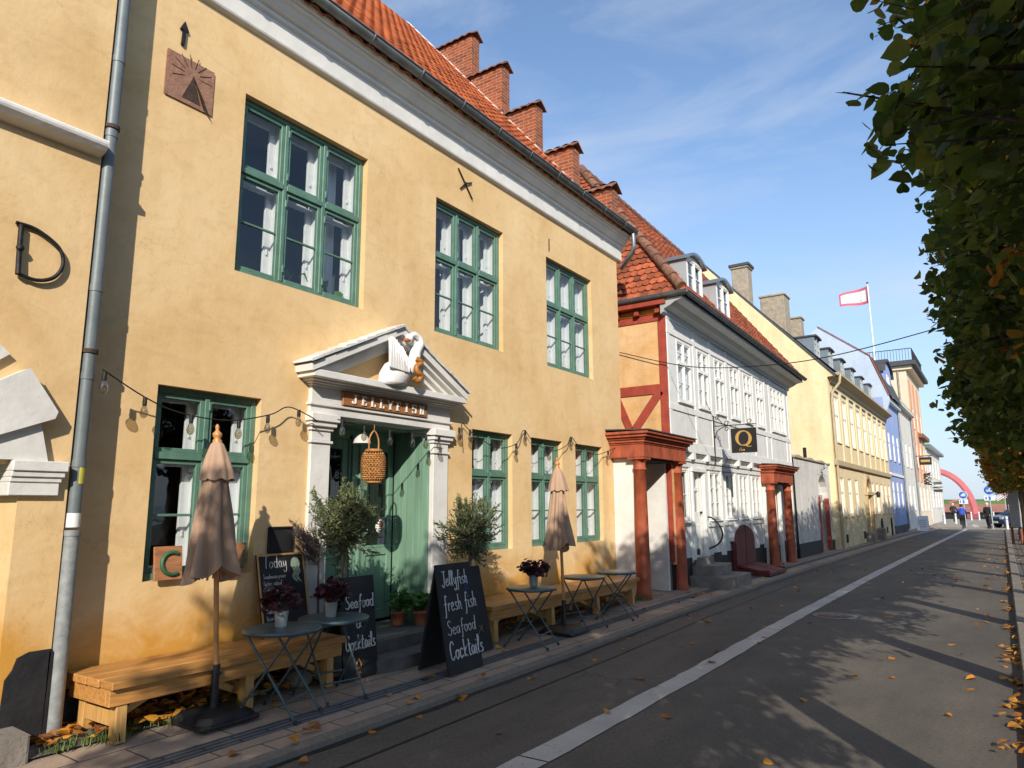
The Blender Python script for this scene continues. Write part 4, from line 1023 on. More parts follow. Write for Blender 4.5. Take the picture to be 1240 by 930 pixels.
a = MB(); a.tube([(px, py, .10), (px, py+.0, .16), (px, py, 1.46)], [.056, .058, .056], 14); a.tube([(px, py, 1.46), (px, py, 1.50)], .062, 14); a.build('standpipe', 'galv', p1)
a = MB(); a.tube([(px, py, 1.52), (px, py, 1.62)], .0505, 14); a.build('sleeve', 'white_paint', p1)
a = MB()
for k in range(5):
    t0, t1 = R(-10+k*12), R(2+k*12); a.poly([(px+.0495*math.cos(t0), py+.0495*math.sin(t0), 1.83), (px+.0495*math.cos(t1), py+.0495*math.sin(t1), 1.83), (px+.0495*math.cos(t1), py+.0495*math.sin(t1), 1.98), (px+.0495*math.cos(t0), py+.0495*math.sin(t0), 1.98)])
a.build('yellow_sticker', mat('yellow_sticker', (.6, .55, .08)), p1)
for z in (2.80, 4.62):
    a = MB(); a.tube([(px, py, z), (px, py, z+.03)], .06, 14); a.tube([(px, py-.05, z+.015), (px-.1, py-.1, z+.015)], .012, 6); a.ball((px+.0, py-.075, z+.015), .018, 6); a.build('pipe_bracket', 'rust_iron', p1)
bs = MB(); bs.prism([(-6.2, -.6, .0), (-6.2, 2.28, .0), (-5.20, 2.23, .0), (-5.20, -.6, .0)], (0, 0, .245)); tag(bs.build('door_step', 'stone', None, bevel=.02, seg=2, loc=(-5.5, 1, .05)), 'grey stone entrance step at the foot of the white arch', 'step')
# ================================================================== FURNITURE
def bench(name, label, y0, y1, xb, xf, legs, grp, seatz=.5):
    t = thing(name, label, 'bench', ((xb+xf)/2, (y0+y1)/2, .1), grp)
    n = 4; w = (xf-xb)/n
    s = MB()
    for k in range(n):
        s.box(xb+k*w+.004, xb+(k+1)*w-.004, y0+rnd.uniform(-.01, .01), y1+rnd.uniform(-.01, .01), seatz-.055, seatz+rnd.uniform(-.002, .002))
    s.build('seat', 'bench_wood', t, bevel=.006)
    a = MB(); a.box(xf-.10, xf-.05, y0+.02, y1-.02, seatz-.17, seatz-.058); a.box(xb+.04, xb+.09, y0+.02, y1-.02, seatz-.17, seatz-.058); a.box(xb+.09, xf-.10, y0+.02, y0+.07, seatz-.17, seatz-.058); a.box(xb+.09, xf-.10, y1-.07, y1-.02, seatz-.17, seatz-.058)
    a.build('apron', 'bench_wood', t, bevel=.004)
    for ly in legs:
        q = MB(); q.beam((xf-.10, ly, .08), (xf-.115, ly, seatz-.06), .075, .09, (1, 0, 0)); q.build('leg', 'bench_leg', t, bevel=.004)
        q = MB(); q.beam((xb+.10, ly, .08), (xb+.115, ly, seatz-.06), .075, .09, (1, 0, 0)); q.build('leg', 'bench_leg', t, bevel=.004)
        q = MB(); q.box(xb+.15, xf-.15, ly-.025, ly+.025, .18, .28); q.build('rail', 'bench_leg', t, bevel=.003)
    for a_, b_ in zip(legs, legs[1:]):
        q = MB(); m_ = (xb+xf)/2; q.beam((m_+.1, a_+.05, .22), (m_+.1, (a_+b_)/2, seatz-.08), .05, .04, (1, 0, 0)); q.beam((m_+.1, b_-.05, .22), (m_+.1, (a_+b_)/2+.02, seatz-.08), .05, .04, (1, 0, 0)); q.build('brace', 'bench_leg', t, bevel=.003)
    return t
bench('wooden_bench', 'long oiled wooden bench left of the steps, its end against the grey downpipe', 2.62, 4.72, -5.70, -5.04, (2.74, 3.75, 4.58), 'wooden benches along the ochre wall', .50)
bench('wooden_bench', 'long oiled wooden bench right of the A-board, running to the red porch column', 6.95, 11.05, -5.70, -5.02, (7.1, 8.4, 9.7, 10.92), 'wooden benches along the ochre wall', .50)

def parasol(x, y, z0, label, seed, hem=.30, lean=(0, 0)):
    t = thing('parasol', label, 'parasol', (x, y, z0), 'closed beige parasols')
    rr = random.Random(seed)
    p = MB(); p.tube([(x, y, z0+.36), (x, y, z0+1.3)], .0195, 12); p.build('pole', 'pole_wood', t)
    f = MB(); f.lathe((x, y, z0+2.06), [(.034, 0), (.036, .03), (.022, .045), (.034, .06), (.036, .085), (.02, .10), (.012, .115), (.017, .13), (.012, .15), (.002, .16)], 14); f.build('finial', 'pole_wood', t)
    b = MB(); b.box(x-.245, x+.245, y-.245, y+.245, z0+.0, z0+.035); 
    vs = []
    for (s, z) in ((.245, .035), (.20, .072), (.045, .095)):
        for k in range(16):
            an = 2*math.pi*(k+.5)/16; c_, s_ = math.cos(an), math.sin(an); q = 1/max(abs(c_), abs(s_)); q = min(q, 1.22)
            vs.append((x+s*q*c_, y+s*q*s_, z0+z))
    b.add(vs, [(i*16+k, i*16+(k+1) % 16, (i+1)*16+(k+1) % 16, (i+1)*16+k) for i in range(2) for k in range(16)]+[tuple(range(32, 48))])
    bo = b.build('base', 'plastic_black', t, bevel=.02, seg=2)
    q = MB(); q.tube([(x, y, z0+.08), (x, y, z0+.40)], .028, 14); q.tube([(x+.028, y, z0+.34), (x+.055, y, z0+.34)], .016, 8); q.build('pole_socket', 'plastic_black', bo)
    # canopy hanging folds
    c = MB(); n = 96; rows = 16; ph = rr.uniform(0, 6)
    def rad(an, tt):
        base = .05+hem*.62*(tt**.8)
        fold = math.cos(8*an+ph+1.1*math.sin(tt*3+an)); sharp = abs(fold)**.6*(1 if fold > 0 else -1)
        return base*(1+.30*tt*sharp)+.02*tt*math.sin(3*an+tt*4+ph)
    vs = []
    for i in range(rows+1):
        tt = i/rows; z = z0+2.0-tt*.93
        for k in range(n):
            an = 2*math.pi*k/n; r_ = rad(an, tt)
            dz = (.03*math.sin(5*an+ph)+.05*math.cos(2*an))*(tt**3)
            vs.append((x+r_*math.cos(an)+lean[0]*tt, y+r_*math.sin(an)*1.08+lean[1]*tt, z+dz))
    fs = [(i*n+k, i*n+(k+1) % n, (i+1)*n+(k+1) % n, (i+1)*n+k) for i in range(rows) for k in range(n)]
    c.add(vs, fs, 0, True)
    # inner folded edge at the hem
    hm = len(c.v); vs2 = []
    for i in range(4):
        tt = 1-i*.03
        for k in range(n):
            an = 2*math.pi*k/n; r_ = rad(an, 1)*(1-.25*i); vs2.append((x+r_*math.cos(an)+lean[0], y+r_*math.sin(an)*1.08+lean[1], z0+1.07+.02*i+(.03*math.sin(5*an+ph)+.05*math.cos(2*an))))
    c.add(vs2, [(i*n+k, i*n+(k+1) % n, (i+1)*n+(k+1) % n, (i+1)*n+k) for i in range(3) for k in range(n)], 0, True)
    co = c.build('canopy', 'canvas', t)
    # top vent flap
    v = MB(); n2 = 64; vs = []
    for i, (r_, z) in enumerate(((.028, 2.08), (.05, 2.06), (.085, 1.97), (.118, 1.85), (.128, 1.795))):
        for k in range(n2):
            an = 2*math.pi*k/n2; s_ = 1+.10*i/4*math.cos(8*an+ph); vs.append((x+r_*s_*math.cos(an), y+r_*s_*math.sin(an), z0+z-(.02*abs(math.sin(4*an+ph)) if i == 4 else 0)))
    v.add(vs, [(i*n2+k, i*n2+(k+1) % n2, (i+1)*n2+(k+1) % n2, (i+1)*n2+k) for i in range(4) for k in range(n2)], 0, True)
    v.build('vent_flap', 'canvas', co)
    for o_ in [t]+list(t.children)+[c_ for q_ in t.children for c_ in q_.children]:   # both parasols stand a few degrees off plumb
        if o_.type == 'MESH' and o_.name.split('.')[0] in ('pole', 'finial', 'canopy', 'vent_flap'):
            for v_ in o_.data.vertices: v_.co.y -= max(0, v_.co.z-.36)*.066
    rb = MB()
    for k in range(6):
        an = k*1.047+.2; rb.tube([(x+lean[0]+.03*math.cos(an), y-.062+.03*math.sin(an), z0+1.3), (x+lean[0]+.08*math.cos(an), y-.048+lean[1]+.08*math.sin(an), z0+1.03)], .009, 5)
    rb.build('rib', 'pole_wood', co)
    return t
parasol(-5.05, 3.40, .085, 'closed beige parasol at left on a square black base, before the big window', 3, .175, (.0, -.05))
parasol(-4.77, 8.15, .07, 'closed beige parasol between the right-hand bistro tables, before the small windows', 9, .165, (-.01, -.04))

def bistro(x, y, label, rz=0, top=.72, r=.30, pot=False):
    t = thing('bistro_table', label, 'table', (x, y, .07), 'round folding bistro tables')
    z0 = walkz(x)
    a = MB(); a.lathe((x, y, top-.03), [(r-.012, 0), (r, .004), (r, .026), (r-.008, .03), (.001, .0305)], 36); a.build('table_top', 'table_metal', t)
    c_, s_ = math.cos(rz), math.sin(rz)
    def P(u, v, z): return (x+u*c_-v*s_, y+u*s_+v*c_, z)
    k = .21
    for sv in (-1, 1):
        q = MB(); q.tube([P(-.26, sv*k, z0), P(.20, sv*k, top-.03)], .010, 6); q.build('leg', 'table_metal', t)
        q = MB(); q.tube([P(.26, sv*(k-.03), z0), P(-.20, sv*(k-.03), top-.03)], .010, 6); q.build('leg', 'table_metal', t)
    q = MB(); q.tube([P(-.16, -k, z0+.16), P(-.16, k, z0+.16)], .008, 6); q.tube([P(.17, -k+.03, z0+.15), P(.17, k-.03, z0+.15)], .008, 6); q.tube([P(-.2, -k, top-.035), P(-.2, k, top-.035)], .009, 6); q.tube([P(.2, -k, top-.035), P(.2, k, top-.035)], .009, 6)
    build_each(q, 'crossbar', 'table_metal', t)
    q = MB()
    for sv in (-1, 1):
        q.tube([P(-.265, sv*k, z0-.002), P(-.25, sv*k, z0+.03)], .014, 6); q.tube([P(.265, sv*(k-.03), z0-.002), P(.25, sv*(k-.03), z0+.03)], .014, 6)
    build_each(q, 'foot_cap', 'plastic_black', t)
    return t
bistro(-4.80, 3.80, 'blue grey round folding table beside the left parasol, with a potted purple plant', .35)
bistro(-4.88, 4.40, 'blue grey round folding table beside the olive tree, carrying a potted purple plant', -.2)
bistro(-4.66, 7.22, 'round folding table nearest the A-board, a small pot of dark foliage on it', .2)
bistro(-4.80, 8.72, 'bare round folding table just right of the right-hand parasol, before the bench', -.3)
bistro(-4.74, 9.62, 'bare round folding table farthest along, nearest the red porch column', .25)

def potted(x, y, z, label, grp, n=46, h=.20, sp=.15, leaf='purple_leaf', pot='zinc_light', pr=.055, ph=.12, ls=.055, name='potted_plant'):
    t = thing(name, label, 'potted plant', (x, y, z), grp)
    a = MB(); a.lathe((x, y, z), [(pr*.78, 0), (pr, ph*.97), (pr*1.06, ph), (pr*.95, ph+.002), (pr*.9, ph*.9)], 18)
    if pot == 'terracotta': a.lathe((x, y, z+ph*.78), [(pr*1.04, 0), (pr*1.14, .005), (pr*1.16, ph*.24), (pr*1.0, ph*.25)], 18)
    a.build('pot', pot, t)
    a = MB(); a.lathe((x, y, z+ph*.85), [(pr*.9, 0), (pr*.9, .01), (.001, .012)], 14); a.build('soil', 'soil', t)
    f = MB(); s = MB()
    for i in range(n):
        an = rnd.uniform(0, 6.28); q = rnd.random()**.5; hh = h*rnd.uniform(.25, 1)*(1-.35*q*q)
        tip = V((x+sp*q*math.cos(an), y+sp*q*math.sin(an), z+ph+hh))
        s.tube([(x+.02*math.cos(an), y+.02*math.sin(an), z+ph*.9), (x+sp*q*.5*math.cos(an), y+sp*q*.5*math.sin(an), z+ph+hh*.7), tip], .0025, 4)
        for k in range(4):
            d = V((math.cos(an+rnd.uniform(-1.6, 1.6)), math.sin(an+rnd.uniform(-1.6, 1.6)), rnd.uniform(-.3, .7)))
            leafpoly(f, tip+V((rnd.gauss(0, .02), rnd.gauss(0, .02), rnd.gauss(0, .02))), d, (rnd.uniform(-1, 1), rnd.uniform(-1, 1), rnd.uniform(-.4, .4)), ls*rnd.uniform(.7, 1.2), .3, wide=.6)
    s.build('stems', 'dry_twig', t); f.build('foliage', leaf, t, recalc=False)
    return t
GP = 'small zinc pots of purple foliage on the tables'
potted(-4.82, 3.80, .722, 'zinc pot of purple foliage on the leftmost folding table', GP)
potted(-4.90, 4.38, .722, 'zinc pot of purple foliage on the table next to the olive tree', GP)
potted(-4.72, 7.36, .722, 'zinc pot of dark purple foliage on the table right of the A-board', GP, 70, .17, .19)
GT = 'terracotta pots on the doorstep'
potted(-5.93, 6.33, .31, 'terracotta pot of taller green herbs on the doorstep, on the left of two', GT, 40, .24, .14, 'basil_leaf', 'terracotta', .085, .15, .06)
potted(-5.70, 6.46, .315, 'terracotta pot of low bushy green herbs on the doorstep, against the white pilaster', GT, 40, .20, .13, 'basil_leaf', 'terracotta', .085, .15, .06)

def olive(x, y, z0, trunk_h, R_, label, n, seed, pot='zinc_light', pr=.17, ph=.36, ribs=True, sq=1.0, name='olive_tree'):
    rr = random.Random(seed)
    t = thing(name, label, 'olive tree', (x, y, z0), 'potted olive trees by the doorway')
    a = MB(); prof = [(pr*.9, 0)]
    for k in range(9):
        zz = ph*(k+.5)/9; prof += [(pr*(.92+.02*k/2), zz-.012), (pr*(.95+.02*k/2)+.006, zz)]
    prof += [(pr*1.06, ph), (pr*.98, ph), (pr*.95, ph-.05)]
    a.lathe((x, y, z0), prof, 24); a.build('pot', pot, t)
    a = MB(); a.lathe((x, y, z0+ph-.05), [(pr*.97, 0), (pr*.95, .012), (.001, .015)], 18); a.build('soil', 'soil', t)
    b = MB(); top = z0+trunk_h
    pts = [(x+.03*math.sin(k*1.3+seed), y+.03*math.cos(k*1.7+seed), z0+ph-.03+(trunk_h-ph+.03)*k/5) for k in range(6)]
    b.tube(smooth_line(pts, 4), [.026-.008*i/20 for i in range(21)], 8)
    f = MB(); C0 = V((x, y, top+R_*.62))
    for i in range(n):
        d = V((rr.gauss(0, 1), rr.gauss(0, 1), rr.gauss(0, 1)*.95)).normalized()
        q = rr.random()**.45*R_*(1+.34*math.sin(d.x*5+seed)*math.cos(d.y*4+d.z*3)+.12*math.sin(d.z*9+d.y*7+seed))*(1 if rr.random() > .10 else 1.34)
        tip = C0+V((d.x*q, d.y*q, d.z*q*sq)); base = C0+V((d.x*q*.35, d.y*q*.35, -R_*.45+d.z*q*.35+R_*.2))
        mid = (tip+base)/2+V((rr.gauss(0, .02), rr.gauss(0, .02), .03))
        if i % 3 == 0: b.tube([V(pts[-1]), base, mid, tip], [.008, .005, .0035, .0015], 4)
        out = (d+V((0, 0, .55))).normalized()
        for k in range(11):
            s_ = k/10; p_ = tip-out*.13*(1-s_)
            ax = (out*.8+V((rr.gauss(0, .6), rr.gauss(0, .6), rr.gauss(0, .6)))).normalized()
            leafpoly(f, p_+ax*.022, ax, (rr.uniform(-1, 1), rr.uniform(-1, 1), rr.uniform(-1, 1)), rr.uniform(.038, .06), .15, wide=.19)
    b.build('trunk', 'bark', t); f.build('crown', 'olive_leaf', t, recalc=False)
    return t
olive(-5.36, 4.95, .09, 1.22, .34, 'small olive tree in ribbed zinc pot in front of the green doorway', 560, 5)
olive(-5.30, 6.86, .09, 1.13, .30, 'small olive tree standing behind the black A-board right of the doorway', 480, 8, sq=1.35)
# bare twiggy shrub and eucalyptus sprays beside the doorway
def twig(x, y, z, n, seed):
    t = thing('twiggy_shrub', 'leafless purple-brown twiggy shrub left of the olive tree, against the white pilaster', 'shrub', (x, y, z))
    rr = random.Random(seed); a = MB()
    q = MB(); q.lathe((x, y, z), [(.08, 0), (.10, .28), (.105, .3), (.095, .3), (.095, .25)], 18); q.build('pot', 'zinc', t)
    a.tube([(x, y, z+.2), (x-.02, y-.01, z+.8), (x-.01, y-.03, z+1.2)], [.014, .011, .009], 6)
    for i in range(n):
        an = rr.gauss(-1.7, .75); up = rr.uniform(.35, 1.1); l = rr.uniform(.18, .42)
        d = V((math.cos(an)*.55, math.sin(an), up)).normalized(); p = V((x-.01, y-.03, z+rr.uniform(1.0, 1.25)))
        m_ = p+d*l*.5+V((0, 0, -.03)); e_ = p+d*l; a.tube([p, m_, e_], [.006, .004, .0015], 5)
        for k in range(7):
            b_ = p+(e_-p)*rr.uniform(.3, 1); dd = (d+V((rr.gauss(0, .6), rr.gauss(0, .6), rr.gauss(.3, .5)))).normalized(); a.tube([b_, b_+dd*rr.uniform(.04, .11)], [.003, .001], 4)
    a.build('branches', 'dry_twig', t)
twig(-5.60, 4.86, .09, 40, 4)
t = thing('eucalyptus_sprays', 'tall blue-green eucalyptus sprays rising beside the olive trunk from its zinc pot', 'plant', (-5.33, 4.92, .40))
a = MB(); f = MB()
for (dy, dx, h) in ((-.16, .02, 1.22), (-.08, .06, .86), (.05, .05, .8), (.1, .1, .66), (-.2, .1, .75)):
    pts = smooth_line([(-5.33, 4.92, .40), (-5.32+dx*.7, 4.90+dy*.5, .38+h*.35), (-5.28+dx, 4.86+dy, .09+h)], 8); a.tube(pts, .004, 4)
    for p in pts[3:]:
        for s in (-1, 1): leafpoly(f, p+V((rnd.gauss(0, .012), s*.03, rnd.gauss(0, .01))), (rnd.uniform(-.5, .5), s, rnd.uniform(.1, .6)), (1, 0, rnd.uniform(-.3, .3)), rnd.uniform(.05, .075), .1, wide=.75)
a.build('stems', 'dry_twig', t); f.build('foliage', 'euc_leaf', t, recalc=False)
t = thing('fieldstone', 'small pale fieldstone on gravel under the left tables', 'stone', (-5.3, 4.35, .1))
q = MB(); q.ball((-5.33, 4.42, .15), (.11, .14, .085), 12); q.build('stone_body', 'granite', t)

# ---- chalkboards
def board_frame(O, right, up, w, h, th):
    """O bottom-left of the face; face normal = right x up"""
    O, right, up = V(O), V(right).normalized(), V(up).normalized(); nrm = right.cross(up).normalized()
    return O, right, up, nrm
def slab(mb, O, right, up, w, h, th, m=0):
    O, right, up, nrm = board_frame(O, right, up, w, h, th)
    mb.obox(O+right*w/2+up*h/2-nrm*th/2, right*w/2, up*h/2, nrm*th/2, m)
# small plain board on wall
t = thing('wall_board', 'small blank black board fixed to wall above the Today menu', 'board', (-5.73, 4.42, 1.3))
q = MB(); q.box(-5.745, -5.725, 4.325, 4.585, 1.235, 1.465); q.build('panel', 'chalkboard', t)
q = MB(); q.box(-5.724, -5.712, 4.315, 4.595, 1.225, 1.242); q.box(-5.724, -5.712, 4.315, 4.595, 1.458, 1.475); q.box(-5.724, -5.712, 4.315, 4.33, 1.242, 1.458); q.box(-5.724, -5.712, 4.58, 4.595, 1.242, 1.458); q.build('frame', 'iron', t)
# Today board stands on the bench seat, leaning on the wall
tb = thing('menu_board', 'chalk menu board headed Today with pale green jellyfish, leaning on wall above bench', 'chalkboard', (-5.6, 4.45, .5))
O = V((-5.53, 4.18, .505)); right = V((0, 1, 0)); up = V((-.17, 0, .72)).normalized(); nr = right.cross(up)
q = MB(); slab(q, O, right, up, .53, .74, .02); q.build('panel', 'chalkboard', tb)
q = MB()
for (a_, b_, w_, h_) in ((0, 0, .53, .018), (0, .722, .53, .018), (0, .018, .016, .704), (.514, .018, .016, .704)): slab(q, O+right*a_+up*b_+nr*.008, right, up, w_, h_, .012)
q.build('frame', 'bench_leg', tb, bevel=.002)
q = MB()
P_ = lambda u, v: O+right*u+up*v+nr*.002
write(q, 'Today', P_(.07, .61), right, up, .115, .0032, nr, width=.8)
for i, (s, s2) in enumerate((('Scandinavian', ' prawns'), ('Oysters', '  natural'), ('Sashimi', '   tuna'), ('Catch of the day', ''), ('Organic', ' salmon'), ('Moules', '  frites'), ('Dessert', '  cheese'))):
    write(q, s+s2, P_(.05, .515-i*.062), right, up, .042, .0017, nr, width=.62, n=4)
q.build('lettering', 'chalk', tb)
q = MB(); c_ = P_(.42, .62)
pts = [c_+right*(.048*math.cos(t_))+up*(.055*math.sin(t_)+.02)+nr*.003 for t_ in [math.pi*k/12 for k in range(13)]]
pts += [c_+right*x_+up*y_+nr*.003 for x_, y_ in ((-.05, 0), (-.035, -.02), (-.02, -.008), (0, -.024), (.02, -.008), (.035, -.02), (.05, 0))]
q.poly(pts); q.tube(pts, .0025, 4, closed=True)
for k in range(6):
    x_ = -.035+k*.014; q.tube(smooth_line([c_+right*x_+up*-.018+nr*.003, c_+right*(x_+.015)+up*-.06+nr*.003, c_+right*(x_-.012)+up*-.10+nr*.003, c_+right*(x_+.016)+up*(-.14-.01*(k % 3))+nr*.003], 4), .0026, 4)
q.build('jellyfish_drawing', 'chalk_green', tb)
# cocktails board leaning near the zinc pot
cb = thing('menu_board', 'narrow black chalkboard reading Seafood & Cocktails on the pavement behind the second table', 'chalkboard', (-5.2, 4.95, .08))
O = V((-5.09, 4.74, .085)); right = V((-.02, 1, 0)).normalized(); up = V((-.10, 0, .90)).normalized(); nr = right.cross(up)
q = MB(); slab(q, O, right, up, .44, .92, .025); q.build('panel', 'chalkboard', cb, bevel=.003)
q = MB(); slab(q, O-nr*.35, right, V((.22, 0, .9)), .44, .88, .02); q.build('rear_panel', 'chalkboard', cb, bevel=.003)
q = MB(); P_ = lambda u, v: O+right*u+up*v+nr*.002
write(q, 'Seafood', P_(.05, .63), right, up, .12, .006, nr, width=.82)
write(q, '&', P_(.17, .45), right, up, .13, .006, nr)
write(q, 'Cocktails', P_(.03, .26), right, up, .13, .0065, nr, width=.70)
q.build('lettering', 'chalk', cb)
q = MB(); c_ = P_(.15, .13); q.tube(smooth_line([c_, c_+right*.04+up*.03, c_+right*.07+up*-.01, c_+right*.03+up*-.05, c_+right*.0+up*-.02, c_+right*.05+up*.05], 5), .006, 5)
for k in range(5): q.tube([c_+right*(.01+.015*k)+up*-.03, c_+right*(.005+.018*k)+up*-.09], .003, 4)
q.build('drawing', 'gilt', cb)
# big A-board
ab = thing('a_board', 'tall black A-board chalked Jellyfish, fresh fish, Seafood, Cocktails on the pavement', 'A-board', (-4.65, 5.75, .07))
O = V((-4.465, 5.48, .075)); right = V((-.07, 1, 0)).normalized(); up = V((-.19, -.0, .98)).normalized(); nr = right.cross(up)
q = MB(); slab(q, O, right, up, .59, 1.03, .025); q.build('front_panel', 'chalkboard', ab, bevel=.004)
O2 = V((-4.86, 5.50, .08)); q = MB(); slab(q, O2, right, V((.19, 0, .98)), .59, 1.02, .025); q.build('rear_panel', 'chalkboard', ab, bevel=.004)
q = MB(); P_ = lambda u, v: O+right*u+up*v+nr*.002
write(q, 'Jellyfish', P_(.06, .82), right, up, .14, .0055, nr, width=.80, slant=.1)
write(q, 'fresh fish', P_(.05, .58), right, up, .15, .0055, nr, width=.84)
write(q, 'Seafood', P_(.06, .36), right, up, .13, .004, nr, width=1.0)
write(q, 'Cocktails', P_(.05, .13), right, up, .17, .0065, nr, width=.80)
q.build('lettering', 'chalk', ab)
q = MB(); c_ = P_(.47, .82); q.tube(smooth_line([c_+right*.04*math.cos(k*.5)+up*.04*math.sin(k*.5) for k in range(7)], 3), .006, 5)
for k in range(4): q.tube([c_+right*(-.03+.02*k), c_+right*(-.03+.02*k+.01)+up*-.07], .004, 4)
q.build('drawing', mat('blue_chalk', (.06, .10, .22), .95), ab)
# darker second A-board behind
a2 = thing('a_board', 'plain dark board half hidden behind the lettered A-board, leaning towards the bench', 'A-board', (-5.0, 6.4, .08))
O = V((-4.86, 6.28, .08)); right = V((-.06, 1, 0)).normalized(); up = V((-.22, 0, .95)).normalized()
q = MB(); slab(q, O, right, up, .5, .92, .02); q.build('panel', 'chalkboard', a2, bevel=.003)
q = MB(); slab(q, O-V((.42, 0, 0)), right, V((.22, 0, .95)), .5, .92, .02); q.build('rear_panel', 'chalkboard', a2, bevel=.003)
q = MB(); nr = right.cross(up); q.tube(smooth_line([O+right*(.25+.1*math.cos(k))+up*(.2+.08*math.sin(k*1.3))+nr*.003 for k in range(8)], 4), .004, 4); q.build('drawing', 'sandstone', a2)
# wooden boards with green letters on the window ledge
for (y0, y1, ch, lb) in ((3.22, 3.46, 'c', 'brown board painted with a green curved letter on the window ledge, left of the parasol'), (3.86, 4.08, 'l', 'brown board with part of a green letter on the window ledge, right of the parasol')):
    t = thing('letter_board', lb, 'sign board', (-5.74, (y0+y1)/2, 1.07), 'wooden letter boards on the window ledge')
    O = V((-5.68, y0, 1.075)); right = V((0, 1, 0)); up = V((-.12, 0, 1)).normalized(); nr = right.cross(up)
    q = MB(); slab(q, O, right, up, y1-y0, .27, .02); q.build('panel', 'art_brown', t, bevel=.003)
    q = MB(); P_ = lambda u, v: O+right*u+up*v+nr*.006
    if ch == 'c': q.tube([P_(.15+.09*math.cos(R(60+k*20)), .13+.09*math.sin(R(60+k*20))) for k in range(13)], .018, 6)
    else: q.tube(smooth_line([P_(.08, .22), P_(.10, .10), P_(.17, .06), P_(.19, .2)], 4), .012, 6)
    q.build('lettering', 'art_green', t)
# ================================================================== WHITE HALF-TIMBERED HOUSE
QX, QL = -5.25, -5.33; QY0, QY1 = 13.2, 23.0
Q = thing('half_timbered_house', 'white half-timbered house with orange gable, red columned porches and small dormers', 'house', (QX, 18, 0))
UQ = [(13.72, 14.52), (14.93, 15.62), (16.07, 16.74), (17.2, 17.88), (18.33, 19.0), (19.47, 20.12), (20.93, 21.65), (21.75, 22.45)]
LQ = [(15.52, 16.22), (16.62, 17.28), (17.71, 18.38), (18.80, 19.5)]
DQ = (14.42, 15.12, .56, 2.36); LQ0 = [(13.82, 14.2)]
mb = MB()
wall_x(mb, QX, QY0, QY1, 2.72, 5.65, [(a, b, 3.78, 5.06) for a, b in UQ], .2)
wall_x(mb, QL, QY0, QY1, .5, 2.74, [(a, b, 1.36, 2.41) for a, b in LQ+LQ0]+[DQ], .2)
mb.poly([(QL, QY0, 2.72), (QX, QY0, 2.72), (QX, QY1, 2.72), (QL, QY1, 2.72)])
mb.build('wall', 'white_panel', Q, recalc=False)
mb = MB(); mb.box(QL-.06, QL+.025, QY0, 14.25, 0, .62); mb.box(QL-.06, QL+.025, 15.2, QY1, 0, .56); 
for k in range(16): yy = 15.2+k*.45; mb.box(QL, QL+.02, yy, yy+.46, .5, .6+.05*math.sin(k*2.3))
mb.build('plinth', 'black_tar', Q)
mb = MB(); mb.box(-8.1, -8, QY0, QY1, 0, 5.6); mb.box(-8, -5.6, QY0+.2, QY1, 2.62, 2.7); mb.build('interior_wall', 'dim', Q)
tm = MB()
px_ = QX+.018
for y in (13.21, 14.66, 15.72, 16.86, 18.0, 19.12, 20.27, 20.75, 22.52, 22.9): tm.box(QX-.02, px_, y, y+.14 if y < 22.8 else QY1-.002, 2.95, 5.4)
for z0, z1 in ((2.80, 2.95), (3.55, 3.68), (5.10, 5.2), (5.4, 5.52)): tm.box(QX-.02, px_+.006, QY0+.003, QY1-.003, z0, z1)
for y in (14.25, 15.17, 16.3, 17.38, 18.47, 19.6): tm.box(QL-.02, QL+.03, y, y+.15, .55, 2.5)
tm.box(QL-.02, QL+.04, 15.2, 19.7, 1.2, 1.3); tm.box(QL-.02, QL+.04, 13.6, QY1, 2.44, 2.56); tm.box(QL-.02, QL+.07, 13.6, QY1, 2.56, 2.62)
for y in (13.7, 14.3, 15.2, 16.3, 17.4, 18.5, 19.6, 20.7): tm.box(QL, QX+.05, y, y+.16, 2.60, 2.74)
tm.box(QL, QX+.035, QY0+.002, QY1-.002, 2.74, 2.80)
tm.build('white_timber', 'white_wood', Q, bevel=.006)
# orange half-timbered gable facing the viewer
mb = MB(); mb.box(-9.2, QX-.003, QY0, QY0+.2, .55, 5.75); mb.build('gable_infill', 'orange_infill', Q)
mb = MB(); mb.box(-7.5, QL, QY0-.01, QY0+.1, 0, .62); mb.build('gable_footing', 'stone', Q)
t = MB(); f0 = QY0-.022
def gbeam(p, q, w): t.beam((p[0], f0+.02, p[1]), (q[0], f0+.02, q[1]), w, .045, (0, 1, 0))
gbeam((QX-.08, 2.9), (QX-.08, 5.5), .16); t.box(QX-.16, QX-.004, f0, f0+.04, .6, 2.9)
for z0, z1 in ((3.86, 4.06), (5.36, 5.50), (2.85, 3.02), (1.05, 1.25)): t.box(-8, QX-.162, f0-.001, f0+.05, z0, z1)
gbeam((QX-.16, 3.92), (-6.12, 3.0), .17); gbeam((-6.38, 3.86), (-6.02, 3.0), .15); gbeam((-7.0, 3.0), (-7.0, 5.4), .16)
t.box(-5.86, -5.74, f0, f0+.045, .6, 2.85); gbeam((-5.78, 1.05), (-6.5, .62), .1)
for k in range(5): t.box(-5.42-.45*k, -5.32-.45*k, f0-.12, f0, 5.50, 5.62)
t.build('red_timber', 'red_timber', Q, bevel=.005)
t = MB(); t.box(-8, QX-.17, f0-.02, f0+.02, 5.51, 5.60); t.build('orange_eaves_board', 'orange_strong', Q)
t = MB(); t.box(-8, -5.88, f0+.012, f0+.03, 1.27, 1.42); t.box(-8, -5.88, f0+.012, f0+.03, .64, 1.04); t.build('orange_panel', 'orange_strong', Q)
for zz in ((3.25, 4.9),):
    pass
